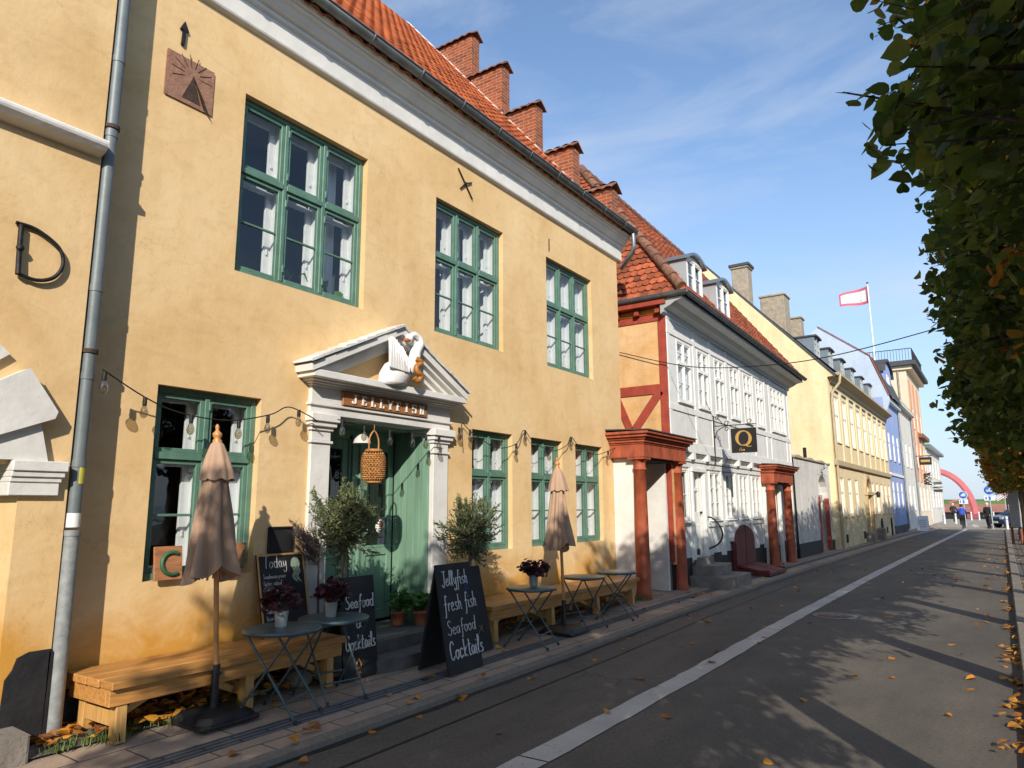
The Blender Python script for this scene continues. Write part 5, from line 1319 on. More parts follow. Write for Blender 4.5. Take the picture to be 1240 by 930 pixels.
# gable window seen through the porch (faces the viewer)
t = MB(); t.box(-6.35, -5.9, f0-.01, f0+.03, 1.46, 1.53); t.box(-6.35, -5.9, f0-.01, f0+.03, 2.2, 2.27); t.box(-5.96, -5.9, f0-.01, f0+.03, 1.53, 2.2); t.box(-6.35, -6.29, f0-.01, f0+.03, 1.53, 2.2); t.box(-6.15, -6.12, f0-.01, f0+.03, 1.53, 2.2)
wq = t.build('window', 'white_paint', Q); t = MB(); t.box(-6.29, -5.96, f0+.01, f0+.02, 1.53, 2.2); t.build('pane', 'dark', wq)
for a, b in UQ: window(Q, QX+.012, a, b, 3.78, 5.06, cols=2, tr=.62, fmat='white_paint', bars=(1,), upbars=1, fw=.04, cw=.03, inner=True, curtain=[(.03, .97)], sillout=.04, bev=0)
for a, b in LQ: window(Q, QL+.03, a, b, 1.36, 2.41, cols=2, tr=None, fmat='white_paint', bars=(2,), fw=.04, cw=.03, inner=True, curtain=[(.03, .97)], sillout=.05, bev=0)
window(Q, QL+.03, *LQ0[0], 1.36, 2.41, cols=1, tr=None, fmat='white_paint', bars=(1,), fw=.04, cw=.03, inner=False, curtain=[(.03, .97)], bev=0)
d_ = MB(); y0, y1, z0, z1 = DQ
d_.box(QL-.02, QL+.06, y0-.06, y0+.02, z0, z1); d_.box(QL-.02, QL+.06, y1-.02, y1+.06, z0, z1); d_.box(QL-.02, QL+.08, y0-.08, y1+.08, z1, z1+.08)
d_.box(QL-.12, QL-.06, y0+.02, y1-.02, z0, z0+.85); d_.box(QL-.12, QL-.06, y0+.02, y0+.14, z0+.85, z1); d_.box(QL-.12, QL-.06, y1-.14, y1-.02, z0+.85, z1); d_.box(QL-.12, QL-.06, y0+.14, y1-.14, z0+.85, z0+.97); d_.box(QL-.12, QL-.06, y0+.14, y1-.14, z0+1.4, z0+1.48); d_.box(QL-.12, QL-.06, y0+.14, y1-.14, z1-.1, z1)
d_.box(QL-.06, QL-.045, y0+.14, y1-.14, z0+.15, z0+.7)
dq = d_.build('door', 'white_wood', Q, bevel=.005); d_ = MB(); d_.poly([(QL-.09, y0+.14, z0+.97), (QL-.09, y1-.14, z0+.97), (QL-.09, y1-.14, z1-.1), (QL-.09, y0+.14, z1-.1)]); d_.build('pane', 'glass', dq)
d_ = MB(); d_.box(QL-.045, QL-.03, y0+.2, y1-.25, z0+.08, z0+.2); d_.build('letter_slot', 'iron', dq)
d_ = MB(); d_.ball((QL-.02, y1-.1, z0+.95), .03, 8); d_.build('handle', 'iron', dq)
# eaves
cp = [(QX-.02, 5.44), (QX+.06, 5.48), (QX+.06, 5.54), (QX+.2, 5.60), (QX+.3, 5.66), (QX+.45, 5.70), (QX+.45, 5.74), (QX-.02, 5.76)]
c = MB(); c.prism([(-4.80, QY0-.2, 5.69), (-4.775, QY0-.2, 5.69), (-4.775, QY0-.2, 5.85), (-4.80, QY0-.2, 5.85)], (0, QY1-QY0+.3, -.27)); c.build('fascia', 'gutter', Q)
c = MB(); c.prism([(p[0], QY0-.2, p[1]+.0) for p in cp], (0, QY1-QY0+.3, -.26)); c.build('cornice', 'zinc_light', Q)
g_ = gutter_mb(-4.72, QY0-.25, QY1+.2, 5.82, .065, -.27, False); g_.tube([(-4.72, QY0-.25, 5.80), (-8, QY0-.25, 5.80)], .06, 8); g_.build('gutter', 'gutter', Q)
c = MB(); c.box(-9, QX+.1, QY0-.24, QY0+.02, 5.64, 5.74); c.build('eaves_soffit', 'red_timber', Q)
rq = MB(); RO = (-4.74, 13.0, 5.84); RU = (0, 10.1, -.30); RW = (-3.28, 0, 4.3)
tiles(rq, RO, RU, RW, 48, 22, .032, .026, keep=lambda u, v: u*10.1 > 1.9*v, seg=3)
tiles(rq, RO, (-6.56, 0, 0), (0, 1.9, 4.3), 42, 30, 0, .024, keep=lambda u, v: abs(u-.5) < .5*(1-v)+.01, plain=True)
rq.build('roof', 'tile_old', Q, recalc=False)
dk = MB(); O_ = V(RO)-V((0, 0, .03)); dk.poly([O_, O_+V(RU), O_+V(RU)+V(RW), O_+V((0, 1.9, -.06))+V(RW)]); dk.poly([O_, O_+V((0, 1.9, 0))+V(RW), O_+V((-6.56, 0, 0))]); dk.poly([O_+V((-6.56, 0, 0)), O_+V((0, 1.9, 0))+V(RW), O_+V(RU)+V(RW), O_+V((-6.56, 10.1, -.3))])
dk.build('roof_deck', 'slate', Q)
hr = MB()
def ridge(mbx, p, q, n, r=.10):
    p, q = V(p), V(q)
    for k in range(n):
        a = p+(q-p)*(k/n); b = p+(q-p)*((k+1.12)/n); mbx.tube([a+V((0, 0, .02)), b+V((0, 0, -.0))], [r*1.12, r*.9], 10)
ridge(hr, (-4.80, 12.98, 5.90), (-8.02, 14.9, 10.12), 15); ridge(hr, (-8.02, 14.9, 10.12), (-8.02, 23.1, 9.86), 24)
hr.build('ridge_tiles', 'tile_dark', Q)
def dormer(parent, xf, y0, y1, z0, z1, back, wall='zinc_light', cap='zinc', cols=2, arched=True, front='white_paint'):
    d = MB(); xb = xf-back
    d.prism([(xf, y0, z0), (xb, y0, z0), (xb, y1, z0), (xf, y1, z0), (xf, y1-.04, z0), (xb+.05, y1-.04, z0), (xb+.05, y0+.04, z0), (xf, y0+.04, z0)], (0, 0, z1-z0))
    o = d.build('dormer', wall, parent)
    r = MB(); n = 8; yc = (y0+y1)/2; hw = (y1-y0)/2+.07; rise = .16 if arched else .03; pts = []
    for k in range(n+1):
        t = -1+2*k/n; pts.append((xf+.10, yc+hw*t, z1+rise*(1-t*t)))
    for k in range(n, -1, -1):
        t = -1+2*k/n; pts.append((xf+.10, yc+hw*t, z1+rise*(1-t*t)-.06))
    r.prism(pts, (-back-.25, 0, 0)); r.build('dormer_roof', cap, o)
    if arched:
        f = MB(); f.poly([(xf-.005, yc+hw*(-1+2*k/n)*.93, z1+rise*(1-(-1+2*k/n)**2)-.05) for k in range(n+1)]+[(xf-.005, y1, z1-.02), (xf-.005, y0, z1-.02)]); f.build('dormer_front', front, o)
    w = window(o, xf+.01, y0+.02, y1-.02, z0, z1+.02, cols=cols, tr=None, fmat=front, bars=(2,), fw=.06, cw=.035, inner=False, sill=False, curtain=[(.05, .95)], bev=0)
    return o
dormer(Q, -4.95, 13.72, 14.68, 5.78, 6.80, 1.1); dormer(Q, -4.95, 15.6, 16.56, 5.72, 6.76, 1.1)
# porches: red columns, entablature, white side walls (parts of the house)
def porch(y0, y1, xc, xw, zt, zc, label=None):
    E = MB(); ya, yb = y0-.15, y1+.15
    E.box(xw, xc+.15, ya, yb, zt, zt+.23)
    E.box(xw, xc+.165, ya-.015, yb+.015, zt+.23, zt+.26)
    for k, (dx, a, b) in enumerate(((.04, .26, .31), (.07, .31, .35), (.12, .35, .40), (.16, .40, .45))): E.box(xw, xc+.15+dx, ya-dx, yb+dx, zt+a, zt+b)
    o = E.build('porch', 'red_column', Q, bevel=.008)
    for y in (y0, y1):
        c = MB(); z0 = walkz(xc)-.03
        c.lathe((xc, y, 0), [(.14, z0), (.14, z0+.12), (.126, z0+.16), (.126, z0+.3), (.12, 1.2), (.106, zt-.22), (.122, zt-.215), (.122, zt-.19), (.106, zt-.185), (.106, zt-.08), (.135, zt-.05), (.135, zt-.03)], 20)
        c.box(xc-.16, xc+.149, y-.16, y+.16, zt-.035, zt-.001)
        c.build('column', 'red_column', o)
    s = MB(); s.box(xw, xc-.10, y0-.02, y0+.05, .06, zt-.001); s.box(xw, xc-.10, y1-.36, y1-.29, .06, zt-.001); build_each(s, 'side_wall', 'white_lime', o)
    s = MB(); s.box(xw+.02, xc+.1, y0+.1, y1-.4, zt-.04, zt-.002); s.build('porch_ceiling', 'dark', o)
    r = MB(); r.prism([(xw, ya-.16, zt+.49), (xc+.33, ya-.18, zt+.453), (xc+.33, yb+.18, zt+.453), (xw, yb+.16, zt+.49)], (0, 0, .02)); r.build('porch_roof', 'slate', o)
    return o
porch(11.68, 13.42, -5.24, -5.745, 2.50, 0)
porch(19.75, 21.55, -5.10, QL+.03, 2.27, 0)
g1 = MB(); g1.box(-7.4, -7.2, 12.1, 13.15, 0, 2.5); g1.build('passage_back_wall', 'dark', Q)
# steps, railing, hatch
stp = thing('stone_steps', 'block of worn stone steps below the white panelled front door', 'steps', (-5.0, 14.7, .09))
for (x1, ya, yb, z0, z1) in ((-4.50, 14.0, 15.55, .05, .27), (-4.82, 14.2, 15.3, .26, .47), (-5.15, 14.38, 15.18, .45, .60)):
    q = MB(); q.prism([(-5.31, ya, z0), (x1, ya+.05, z0), (x1+.05, (ya+yb)/2, z0), (x1-.02, yb, z0), (-5.31, yb, z0)], (0, 0, z1-z0)); q.build('step', 'stone', stp, bevel=.03, seg=2)
r = MB(); r.tube(smooth_line([(QL+.03, 15.2, 1.42), (-5.16, 15.22, 1.38), (-5.02, 15.26, 1.18), (-5.0, 15.26, 1.0), (-5.1, 15.24, .84), (QL+.03, 15.22, .74)], 5), .018, 8); r.build('handrail', 'iron', Q)
h = MB(); pts = [(QL+.03, 16.85, .12), (QL+.03, 18.35, .12)]
arc = [(QL+.03, 17.6+.75*math.cos(R(k*12)), .82+.36*math.sin(R(k*12))) for k in range(16)]
h.prism([(QL+.03, 16.85, .12), (QL+.03, 18.35, .12)]+arc, (.10, 0, 0))
ho = h.build('cellar_hatch', 'dark_red', Q, bevel=.01)
h = MB(); arc2 = [(QL+.0, 17.6+.83*math.cos(R(k*12)), .84+.42*math.sin(R(k*12))) for k in range(16)]; h.prism([(QL+.0, 16.77, .8), (QL, 18.43, .8)][:0]+arc2+[(QL, 17.6+.76*math.cos(R(180-k*12)), .83+.37*math.sin(R(180-k*12))) for k in range(16)], (.09, 0, 0)); h.build('hatch_surround', 'white_wood', ho)
h = MB(); h.box(QL+.13, QL+.137, 17.59, 17.61, .13, 1.17); h.build('hatch_seam', 'black_tar', ho)
for a, b in ((16.86, 17.56), (17.62, 18.35)):
    h = MB(); h.prism([(QL+.16, a, .24), (QL+.16, b, .24), (-4.47, b, .10), (-4.47, a, .10)], (0, 0, .05)); h.build('hatch_flap', 'dark_red', ho, bevel=.01)
h = MB(); h.box(-5.2, -4.5, 16.9, 16.95, .07, .2); h.box(-5.2, -4.5, 18.25, 18.3, .07, .2); build_each(h, 'hatch_curb', 'dark_red', ho)
# hanging sign
qs = thing('hanging_sign', 'square black sign with golden Q on scrolled iron bracket', 'sign', (-5.23, 15.2, 3.2))
b = MB(); sy = 15.72
b.tube([(-5.21, sy, 2.55), (-5.21, sy, 3.66)], .014, 6); b.tube([(-5.21, sy, 3.42), (-4.28, sy, 3.42)], .011, 6)
b.tube(smooth_line([(-5.2, sy, 3.14), (-5.12, sy, 3.32), (-4.95, sy, 3.4), (-4.82, sy, 3.41)], 5), .010, 6)
for cx, cz, r0 in ((-4.92, 3.47, .06), (-4.92, 3.34, .05), (-4.42, 3.48, .06), (-5.13, 3.6, .05)): b.tube([(cx+r0*(1-k*.04)*math.cos(k*.55), sy, cz+r0*(1-k*.04)*math.sin(k*.55)) for k in range(14)], .008, 5)
b.tube(smooth_line([(-5.2, sy, 3.64), (-5.1, sy, 3.58), (-5.0, sy, 3.46), (-4.9, sy, 3.42)], 4), .009, 5)
b.tube([(-5.21, sy, 3.62), (-5.24, sy-.35, 3.95)], .006, 5)
b.tube([(-4.72, sy, 3.42), (-4.72, sy, 3.34)], .006, 5); b.tube([(-4.38, sy, 3.42), (-4.38, sy, 3.34)], .006, 5)
b.build('bracket', 'iron', qs)
b = MB(); b.box(-4.83, -4.28, sy-.02, sy+.02, 2.80, 3.34); b.build('panel', 'sign_black', qs, bevel=.004)
b = MB(); vs = []; n = 36
for k in range(n):
    a = 2*math.pi*k/n; wd_ = .012+.024*abs(math.cos(a+.3))
    for s in (-1, 1): vs.append((-4.555+(.145+s*wd_)*math.cos(a), sy-.026, 3.115+(.16+s*wd_*.7)*math.sin(a)))
b.add(vs, [(2*k, 2*k+1, (2*k+3) % (2*n), (2*k+2) % (2*n)) for k in range(n)])
b.tube(smooth_line([(-4.60, sy-.026, 2.955), (-4.53, sy-.026, 2.97), (-4.46, sy-.026, 2.925), (-4.39, sy-.026, 2.935)], 5), .014, 5); b.build('golden_letter', 'gold', qs)
b = MB(); write(b, "d'Lux", (-4.66, sy-.024, 2.845), (1, 0, 0), (0, 0, 1), .06, .005, width=.85); b.build('small_lettering', 'gold', qs)

# ================================================================== GARDEN WALL
GW = thing('garden_wall', 'old whitewashed garden wall with black foot and arched red-framed doorway', 'wall', (-5.25, 25.5, 0))
w = MB(); ay, ar = 27.1, .82
ys = [23.02+i*.25 for i in range(23)]
wall_x(w, -5.2, 23.02, 28.5, .3, 3.12, [(ay-ar, ay+ar, .3, 2.72)], .3)
for k in range(12):
    a0, a1 = R(180-k*15), R(180-(k+1)*15)
    p0 = (ay+ar*math.cos(a0), 1.9+.82*math.sin(a0)); p1 = (ay+ar*math.cos(a1), 1.9+.82*math.sin(a1))
    w.poly([(-5.2, p0[0], p0[1]), (-5.2, p1[0], p1[1]), (-5.2, p1[0], 2.73), (-5.2, p0[0], 2.73)]); w.poly([(-5.2, p0[0], p0[1]), (-5.2, p1[0], p1[1]), (-5.5, p1[0], p1[1]), (-5.5, p0[0], p0[1])])
w.box(-5.6, -5.3, 23.02, ay-ar-.02, 0, 3.11); w.box(-5.6, -5.3, ay+ar+.02, 28.5, 0, 3.11)
w.build('wall', 'white_old', GW, recalc=False)
w = MB(); w.box(-5.24, -5.185, 23.02, 26.28, 0, .5); w.box(-5.24, -5.185, 27.92, 28.5, 0, .42); build_each(w, 'plinth', 'black_tar', GW)
w = MB()
for k in range(22): w.box(-5.62, -5.14, 23.03+k*.25, 23.03+k*.25+.235, 3.12, 3.19+.04*math.sin(k*.9)); 
w.build('coping', 'chimney', GW, bevel=.02)
dw = MB(); dw.box(-5.47, -5.43, ay-ar, ay+ar, .32, 2.75); do = dw.build('door', 'white_wood', GW)
dw = MB(); dw.box(-5.43, -5.36, ay-ar, ay-ar+.1, .2, 2.0); dw.box(-5.3, -5.17, ay+ar-.14, ay+ar-.02, .1, 1.9); dw.box(-5.3, -5.17, ay-ar-.06, ay-ar+.12, .1, 1.95); build_each(dw, 'door_frame', 'red_timber', do)
dw = MB(); dw.box(-5.425, -5.38, ay-ar+.1, ay+ar-.1, 1.78, 2.02); dw.build('door_plate', 'grey_panel', do)
dw = MB(); dw.box(-5.43, -5.41, ay-.1, ay+.15, 1.5, 1.66); dw.build('notice', 'iron', do)
dw = MB(); dw.tube([(-5.19, ay-.15, 2.82), (-5.05, ay-.15, 2.95), (-5.02, ay-.15, 3.05)], .02, 6); dw.lathe((-5.02, ay-.15, 2.96), [(.11, 0), (.05, .08), (.02, .12)], 10); dw.build('wall_lamp', 'zinc_light', GW)
w = MB(); w.box(-5.45, -5.35, 25.6, 25.68, 3.2, 3.6); w.build('vent_pipe', 'iron', GW)

# ================================================================== YELLOW HOUSE FURTHER ON
YX = -5.0; YY0, YY1 = 28.5, 44.5
Y2 = thing('pale_yellow_house', 'long pale yellow house with tall gable, white windows and a row of zinc dormers', 'house', (YX, 36, 0))
UY = [(29.5+1.73*i, 30.35+1.73*i) for i in range(9)]
LY = [(29.4, 30.15), (31.1, 31.85), (32.75, 33.45)]+[(37.3+1.5*i, 38.05+1.5*i) for i in range(5)]
DY = (35.2, 36.5, .1, 2.85)
mb = MB(); wall_x(mb, YX, YY0, YY1, 0, 6.5, [(a, b, 4.05, 5.85) for a, b in UY]+[(a, b, 1.24, 2.7) for a, b in LY]+[DY], .2)
mb.build('wall', 'yellow2', Y2, recalc=False)
mb = MB(); mb.prism([(YX-.002, YY0, 0), (YX-.002, YY0, 6.45), (-4.72, YY0, 6.48), (-9.59, YY0, 11.86), (-14.4, YY0, 6.45), (-14.4, YY0, 0)], (0, .3, 0)); mb.build('gable_wall', 'yellow2_gable', Y2)
mb = MB(); mb.prism([(-4.66, YY0-.03, 6.50), (-9.59, YY0-.03, 11.95), (-9.59, YY0-.03, 11.87), (-4.72, YY0-.03, 6.44)], (0, .38, 0)); mb.build('verge_board', 'slate', Y2)
mb = MB(); mb.poly([(-4.6, YY0+.3, 6.55), (-4.6, YY1, 6.55), (-9.59, YY1, 11.85), (-9.59, YY0+.3, 11.85)]); mb.poly([(-14.6, YY0+.3, 6.55), (-14.6, YY1, 6.55), (-9.59, YY1, 11.85), (-9.59, YY0+.3, 11.85)]); mb.build('roof', 'slate', Y2)
mb = MB(); mb.prism([(YX-.01, YY0+.3, 6.25), (YX+.08, YY0+.3, 6.28), (YX+.1, YY0+.3, 6.4), (YX+.25, YY0+.3, 6.5), (YX+.38, YY0+.3, 6.55), (YX+.38, YY0+.3, 6.66), (YX-.01, YY0+.3, 6.6)], (0, YY1-YY0-.2, 0)); mb.build('cornice', 'yellow_trim', Y2)
mb = MB()
for a, b in UY: mb.box(YX-.01, YX+.03, a-.05, b+.05, 6.02, 6.10); mb.box(YX-.01, YX+.05, a-.1, b+.1, 3.25, 3.3) if False else None
build_each(mb, 'frieze_vent', 'slate', Y2)
mb = MB(); mb.box(YX-.01, YX+.1, YY0+.02, YY1-.02, 3.12, 3.34); mb.build('string_course', 'yellow_trim', Y2, bevel=.02)
mb = MB()
for a, b in UY[:-1]: mb.box(YX-.01, YX+.035, b+.28, b+.55, 3.34, 6.0)
build_each(mb, 'pilaster', 'yellow2', Y2)
for a, b in UY: window(Y2, YX-.03, a, b, 4.05, 5.85, cols=2, tr=.6, fmat='white_paint', bars=(0,), inner=False, curtain=[(.0, 1)], fw=.07, cw=.05, sillmat='yellow_trim', bev=0)
for a, b in LY: window(Y2, YX-.03, a, b, 1.24, 2.7, cols=2, tr=.62, fmat='white_paint', bars=(0,), inner=False, curtain=[(0, 1)], fw=.07, cw=.05, sillmat='yellow_trim', bev=0)
mb = MB(); mb.box(YX-.2, YX-.14, 35.2, 36.5, .1, 2.85); dd = mb.build('door', mat('ochre_door', (.62, .36, .08)), Y2)
mb = MB(); mb.box(YX-.01, YX+.12, 35.0, 35.2, 0, 2.1); mb.box(YX-.01, YX+.12, 36.5, 36.7, 0, 2.1); mb.box(YX-.05, YX+.16, 34.95, 36.75, 2.1, 2.24)
for k in range(10):
    a0, a1 = R(k*18), R((k+1)*18); mb.prism([(YX-.01, 35.85+.65*math.cos(a0), 2.24+.62*math.sin(a0)), (YX-.01, 35.85+.85*math.cos(a0), 2.24+.8*math.sin(a0)), (YX-.01, 35.85+.85*math.cos(a1), 2.24+.8*math.sin(a1)), (YX-.01, 35.85+.65*math.cos(a1), 2.24+.62*math.sin(a1))], (.1, 0, 0))
mb.build('door_surround', 'yellow_trim', Y2)
mb = MB(); mb.tube([(YX+.08, 36.9, 2.1), (YX+.3, 36.9, 2.25)], .02, 6); mb.lathe((YX+.3, 36.9, 2.0), [(.06, 0), (.1, .2), (.03, .28)], 8); mb.build('wall_lamp', 'iron', Y2)
mb = MB(); 
for (a, h, d2) in ((34.4, .5, .35), (37.2, .6, .4)): mb.box(YX, YX+d2, a, a+.5, 0, h)
build_each(mb, 'stoop_block', 'stone', Y2, bevel=.05)
mb = MB()
for a in (29.7, 33.9, 41.2): mb.box(YX-.1, YX+.012, a, a+.45, .25, .55)
for a, rr_ in ((39.3, .55), (43.0, .5)): mb.prism([(YX-.02, a, .05), (YX-.02, a+rr_, .05)]+[(YX-.02, a+rr_/2+rr_/2*math.cos(R(k*20)), .75+rr_/2*math.sin(R(k*20))) for k in range(10)], (.06, 0, 0))
build_each(mb, 'cellar_window', 'dark', Y2)
mb = MB(); mb.tube([(YX+.07, YY0+.2, .1), (YX+.07, YY0+.2, 5.6), (YX+.1, YY0+.25, 5.9), (YX+.36, YY0+.35, 6.25), (YX+.4, YY0+.4, 6.6)], .05, 8); mb.build('downpipe', 'yellow_trim', Y2)
for i in range(6):
    y = 29.45+2.78*i; dormer(Y2, -5.55, y, y+1.05, 7.45, 8.35, 1.5, 'zinc', 'slate', 2, False, 'zinc_light')
for (x0, x1, ya, yb, zb, zt, cap) in ((-8.46, -7.80, 28.85, 29.5, 9.7, 11.45, 1), (-7.66, -6.68, 30.0, 30.9, 8.4, 10.35, 0), (-6.98, -6.50, 32.0, 32.6, 8.2, 9.75, 0)):
    mb = MB(); mb.box(x0, x1, ya, yb, zb, zt); mb.box(x0-.05, x1+.05, ya-.05, yb+.05, zt, zt+.09); o = mb.build('chimney', 'chimney', Y2, bevel=.02)
    if cap: mb = MB(); mb.box(x0-.09, x1+.09, ya-.09, yb+.09, zt+.09, zt+.2); mb.build('chimney_cap', 'slate', o)

# ================================================================== FARTHER HOUSES
def house(name, label, x, y0, y1, ze, wall, rows, fm='white_paint', depth=8, glass='glass_far'):
    t = thing(name, label, 'house', (x, (y0+y1)/2, 0))
    mb = MB(); holes = [(a, b, za, zb) for (za, zb, lst) in rows for (a, b) in lst]
    wall_x(mb, x, y0, y1, 0, ze, holes, .15)
    mb.poly([(x, y0, 0), (x, y0, ze), (x-depth, y0, ze), (x-depth, y0, 0)]); mb.poly([(x, y1, 0), (x, y1, ze), (x-depth, y1, ze), (x-depth, y1, 0)])
    mb.build('wall', wall, t, recalc=False)
    for (za, zb, lst) in rows:
        for a, b in lst: window(t, x-.02, a, b, za, zb, cols=2, tr=.62, fmat=fm, bars=(0,), inner=False, sill=True, sillmat='greywhite', fw=.07, cw=.05, glass=glass, curtain=[(0, 1)], bev=0)
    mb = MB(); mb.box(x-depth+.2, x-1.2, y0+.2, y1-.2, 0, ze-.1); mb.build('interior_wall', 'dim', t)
    return t
bh = house('blue_house', 'blue house with pale blue gable and curved attic dormer beyond the pale yellow house', -5.0, 44.55, 51.0, 7.7, 'blue_wall',
           [(1.5, 3.0, [(45.2, 46.1), (47.2, 48.1), (49.3, 50.2)]), (4.2, 5.8, [(45.2, 46.1), (47.2, 48.1), (49.3, 50.2)])])
mb = MB(); mb.prism([(-5.0, 44.56, 6.4), (-4.65, 44.56, 7.5), (-4.7, 44.56, 7.75), (-5.45, 44.56, 10.1), (-8.13, 44.56, 12.2), (-10.9, 44.56, 10.1), (-11.6, 44.56, 7.6), (-11.6, 44.56, 6.4)], (0, .3, 0)); mb.build('gable_wall', 'pale_blue', bh)
mb = MB(); mb.tube([(-4.65, 44.52, 7.75), (-5.45, 44.52, 10.15), (-8.13, 44.52, 12.25)], .035, 6); mb.build('verge', 'tile_old', bh)
mb = MB(); mb.poly([(-4.6, 44.86, 7.75), (-4.6, 51, 7.75), (-5.4, 51, 10.1), (-5.4, 44.86, 10.1)]); mb.poly([(-5.4, 44.86, 10.1), (-5.4, 51, 10.1), (-8.13, 51, 12.2), (-8.13, 44.86, 12.2)]); mb.poly([(-8.13, 44.86, 12.2), (-8.13, 51, 12.2), (-12, 51, 8), (-12, 44.86, 8)]); mb.build('roof', 'slate', bh)
mb = MB(); mb.box(-5.01, -4.93, 44.6, 51, 3.3, 3.45); mb.build('string_course', 'white_paint', bh); mb = MB(); mb.box(-5.01, -4.75, 44.9, 51, 7.55, 7.8); mb.build('cornice', 'white_paint', bh)
mb = MB(); mb.box(-6.6, -5.0, 46.0, 49.5, 7.85, 9.5); 
n = 8; mb.prism([(-5.0, 47.75+1.75*math.cos(R(k*180/n)), 9.5+.7*math.sin(R(k*180/n))) for k in range(n+1)], (-1.6, 0, 0)); at = mb.build('attic_dormer', 'blue_wall', bh)
mb = MB(); pts = [(-4.85, 47.75+1.95*math.cos(R(k*180/n)), 9.5+.85*math.sin(R(k*180/n))) for k in range(n+1)]+[(-4.85, 47.75+1.95*math.cos(R(180-k*180/n)), 9.4+.8*math.sin(R(180-k*180/n))) for k in range(n+1)]; mb.prism(pts, (-2.2, 0, 0)); mb.build('dormer_roof', 'slate', at)
window(at, -4.97, 47.2, 48.3, 8.2, 9.4, cols=2, tr=None, bars=(1,), fmat='white_paint', inner=False, sill=False, curtain=[(0, 1)], bev=0)
mb = MB(); mb.box(-5.02, -4.96, 44.56, 51, 0, .5); mb.build('plinth', 'black_tar', bh)
mb = MB(); mb.tube([(-4.92, 50.9, .2), (-4.92, 50.9, 7.6)], .06, 8); mb.build('downpipe', 'zinc', bh)
wh = house('white_house', 'narrow white house squeezed between the blue house and the salmon tower', -5.05, 51.05, 59.9, 8.2, 'greywhite',
           [(1.3, 3.0, [(52, 53), (54.5, 55.5), (57, 58)]), (4.2, 5.8, [(52, 53), (54.5, 55.5), (57, 58)])])
mb = MB(); mb.poly([(-4.7, 51.05, 8.2), (-4.7, 59.9, 8.2), (-8.5, 59.9, 10.2), (-8.5, 51.05, 10.2)]); mb.poly([(-8.5, 51.05, 10.2), (-8.5, 59.9, 10.2), (-13, 59.9, 8), (-13, 51.05, 8)]); mb.poly([(-5.05, 51.05, 8.1), (-8.5, 51.05, 10.2), (-13, 51.05, 8)]); mb.build('roof', 'zinc', wh)
mb = MB(); mb.box(-5.06, -4.72, 51.05, 59.9, 8.0, 8.25); mb.build('cornice', 'greywhite', wh)
mb = MB(); mb.box(-4.86, -4.80, 55.9, 56.9, 4.3, 4.8); mb.tube([(-5.05, 56.4, 4.85), (-4.6, 56.4, 4.85)], .03, 6); 
mb = MB(); mb.tube([(-4.97, 59.6, .2), (-4.97, 59.6, 8)], .06, 8); mb.build('downpipe', 'zinc', wh)
tw = house('tower_house', 'tall cream and salmon corner tower with flat overhanging roof and railing', -5.0, 60, 70, 12.0, 'cream',
           [(1.2, 3.0, [(61.5, 62.6), (64.5, 65.6), (67.5, 68.6)]), (4.4, 6.2, [(61.5, 62.6), (64.5, 65.6), (67.5, 68.6)]), (7.4, 9.0, [(61.5, 62.6), (64.5, 65.6), (67.5, 68.6)])], depth=3.2)
mb = MB(); mb.box(-5.02, -4.94, 60.3, 61.3, 3.4, 11); mb.box(-5.02, -4.94, 63, 64.1, 3.4, 11); mb.box(-5.02, -4.94, 66, 67.1, 3.4, 11); mb.build('salmon_band', 'salmon', tw)
mb = MB(); mb.box(-8.6, -4.3, 59.5, 70.6, 12.0, 12.3); mb.build('roof', 'slate', tw)
mb = MB(); mb.box(-8.2, -4.6, 59.8, 70.2, 11.7, 12.0); mb.build('cornice', 'cream', tw)
mb = MB()
for z in (12.35, 13.25): mb.tube([(-8.3, 59.7, z), (-4.5, 59.7, z), (-4.5, 68, z)], .03, 5)
for k in range(20): mb.tube([(-8.3+.2*k, 59.7, 12.3), (-8.3+.2*k, 59.7, 13.25)], .014, 4)
for k in range(40): mb.tube([(-4.5, 59.7+.2*k, 12.3), (-4.5, 59.7+.2*k, 13.25)], .014, 4)
mb.build('railing', 'iron', tw)
mb = MB(); mb.box(-7.9, -6.2, 59.93, 59.99, 7.8, 9.9); mb.build('roof_tiles_panel', 'tile', tw)
mb = MB(); mb.box(-5.6, -5.5, 59.9, 59.99, 8, 12); mb.build('downpipe', 'chimney', tw)
mb = MB(); mb.box(-5.0, -4.6, 64, 70, 6.9, 7.2); mb.build('string_course', 'tile_dark', tw)
mb = MB()
for k in range(9): a = k*.7; mb.tube([(-4.98, 66+.5*math.cos(a), 3.7+.4*math.sin(a)), (-4.5, 66+.7*math.cos(a), 3.7+.5*math.sin(a)), (-4.98, 66+.5*math.cos(a+1), 3.7+.4*math.sin(a+1))], .035, 5)
mb.build('balcony_grille', 'iron', tw)
t = thing('hanging_sign', 'small dark rectangular shop sign hanging from the cream tower over the street', 'sign', (-4.6, 60.2, 4.9))
mb = MB(); mb.box(-4.75, -3.95, 60.1, 60.2, 4.55, 5.1); mb.build('panel', 'sign_black', t); mb = MB(); mb.tube([(-5, 60.15, 5.2), (-3.9, 60.15, 5.2)], .03, 5); mb.tube([(-4.6, 60.15, 5.2), (-4.6, 60.15, 5.08)], .02, 5); mb.tube([(-4.1, 60.15, 5.2), (-4.1, 60.15, 5.08)], .02, 5); mb.build('bracket', 'iron', t)
mb = MB(); mb.box(-4.65, -4.05, 60.09, 60.097, 4.75, 4.92); mb.build('marking', 'gold', t)
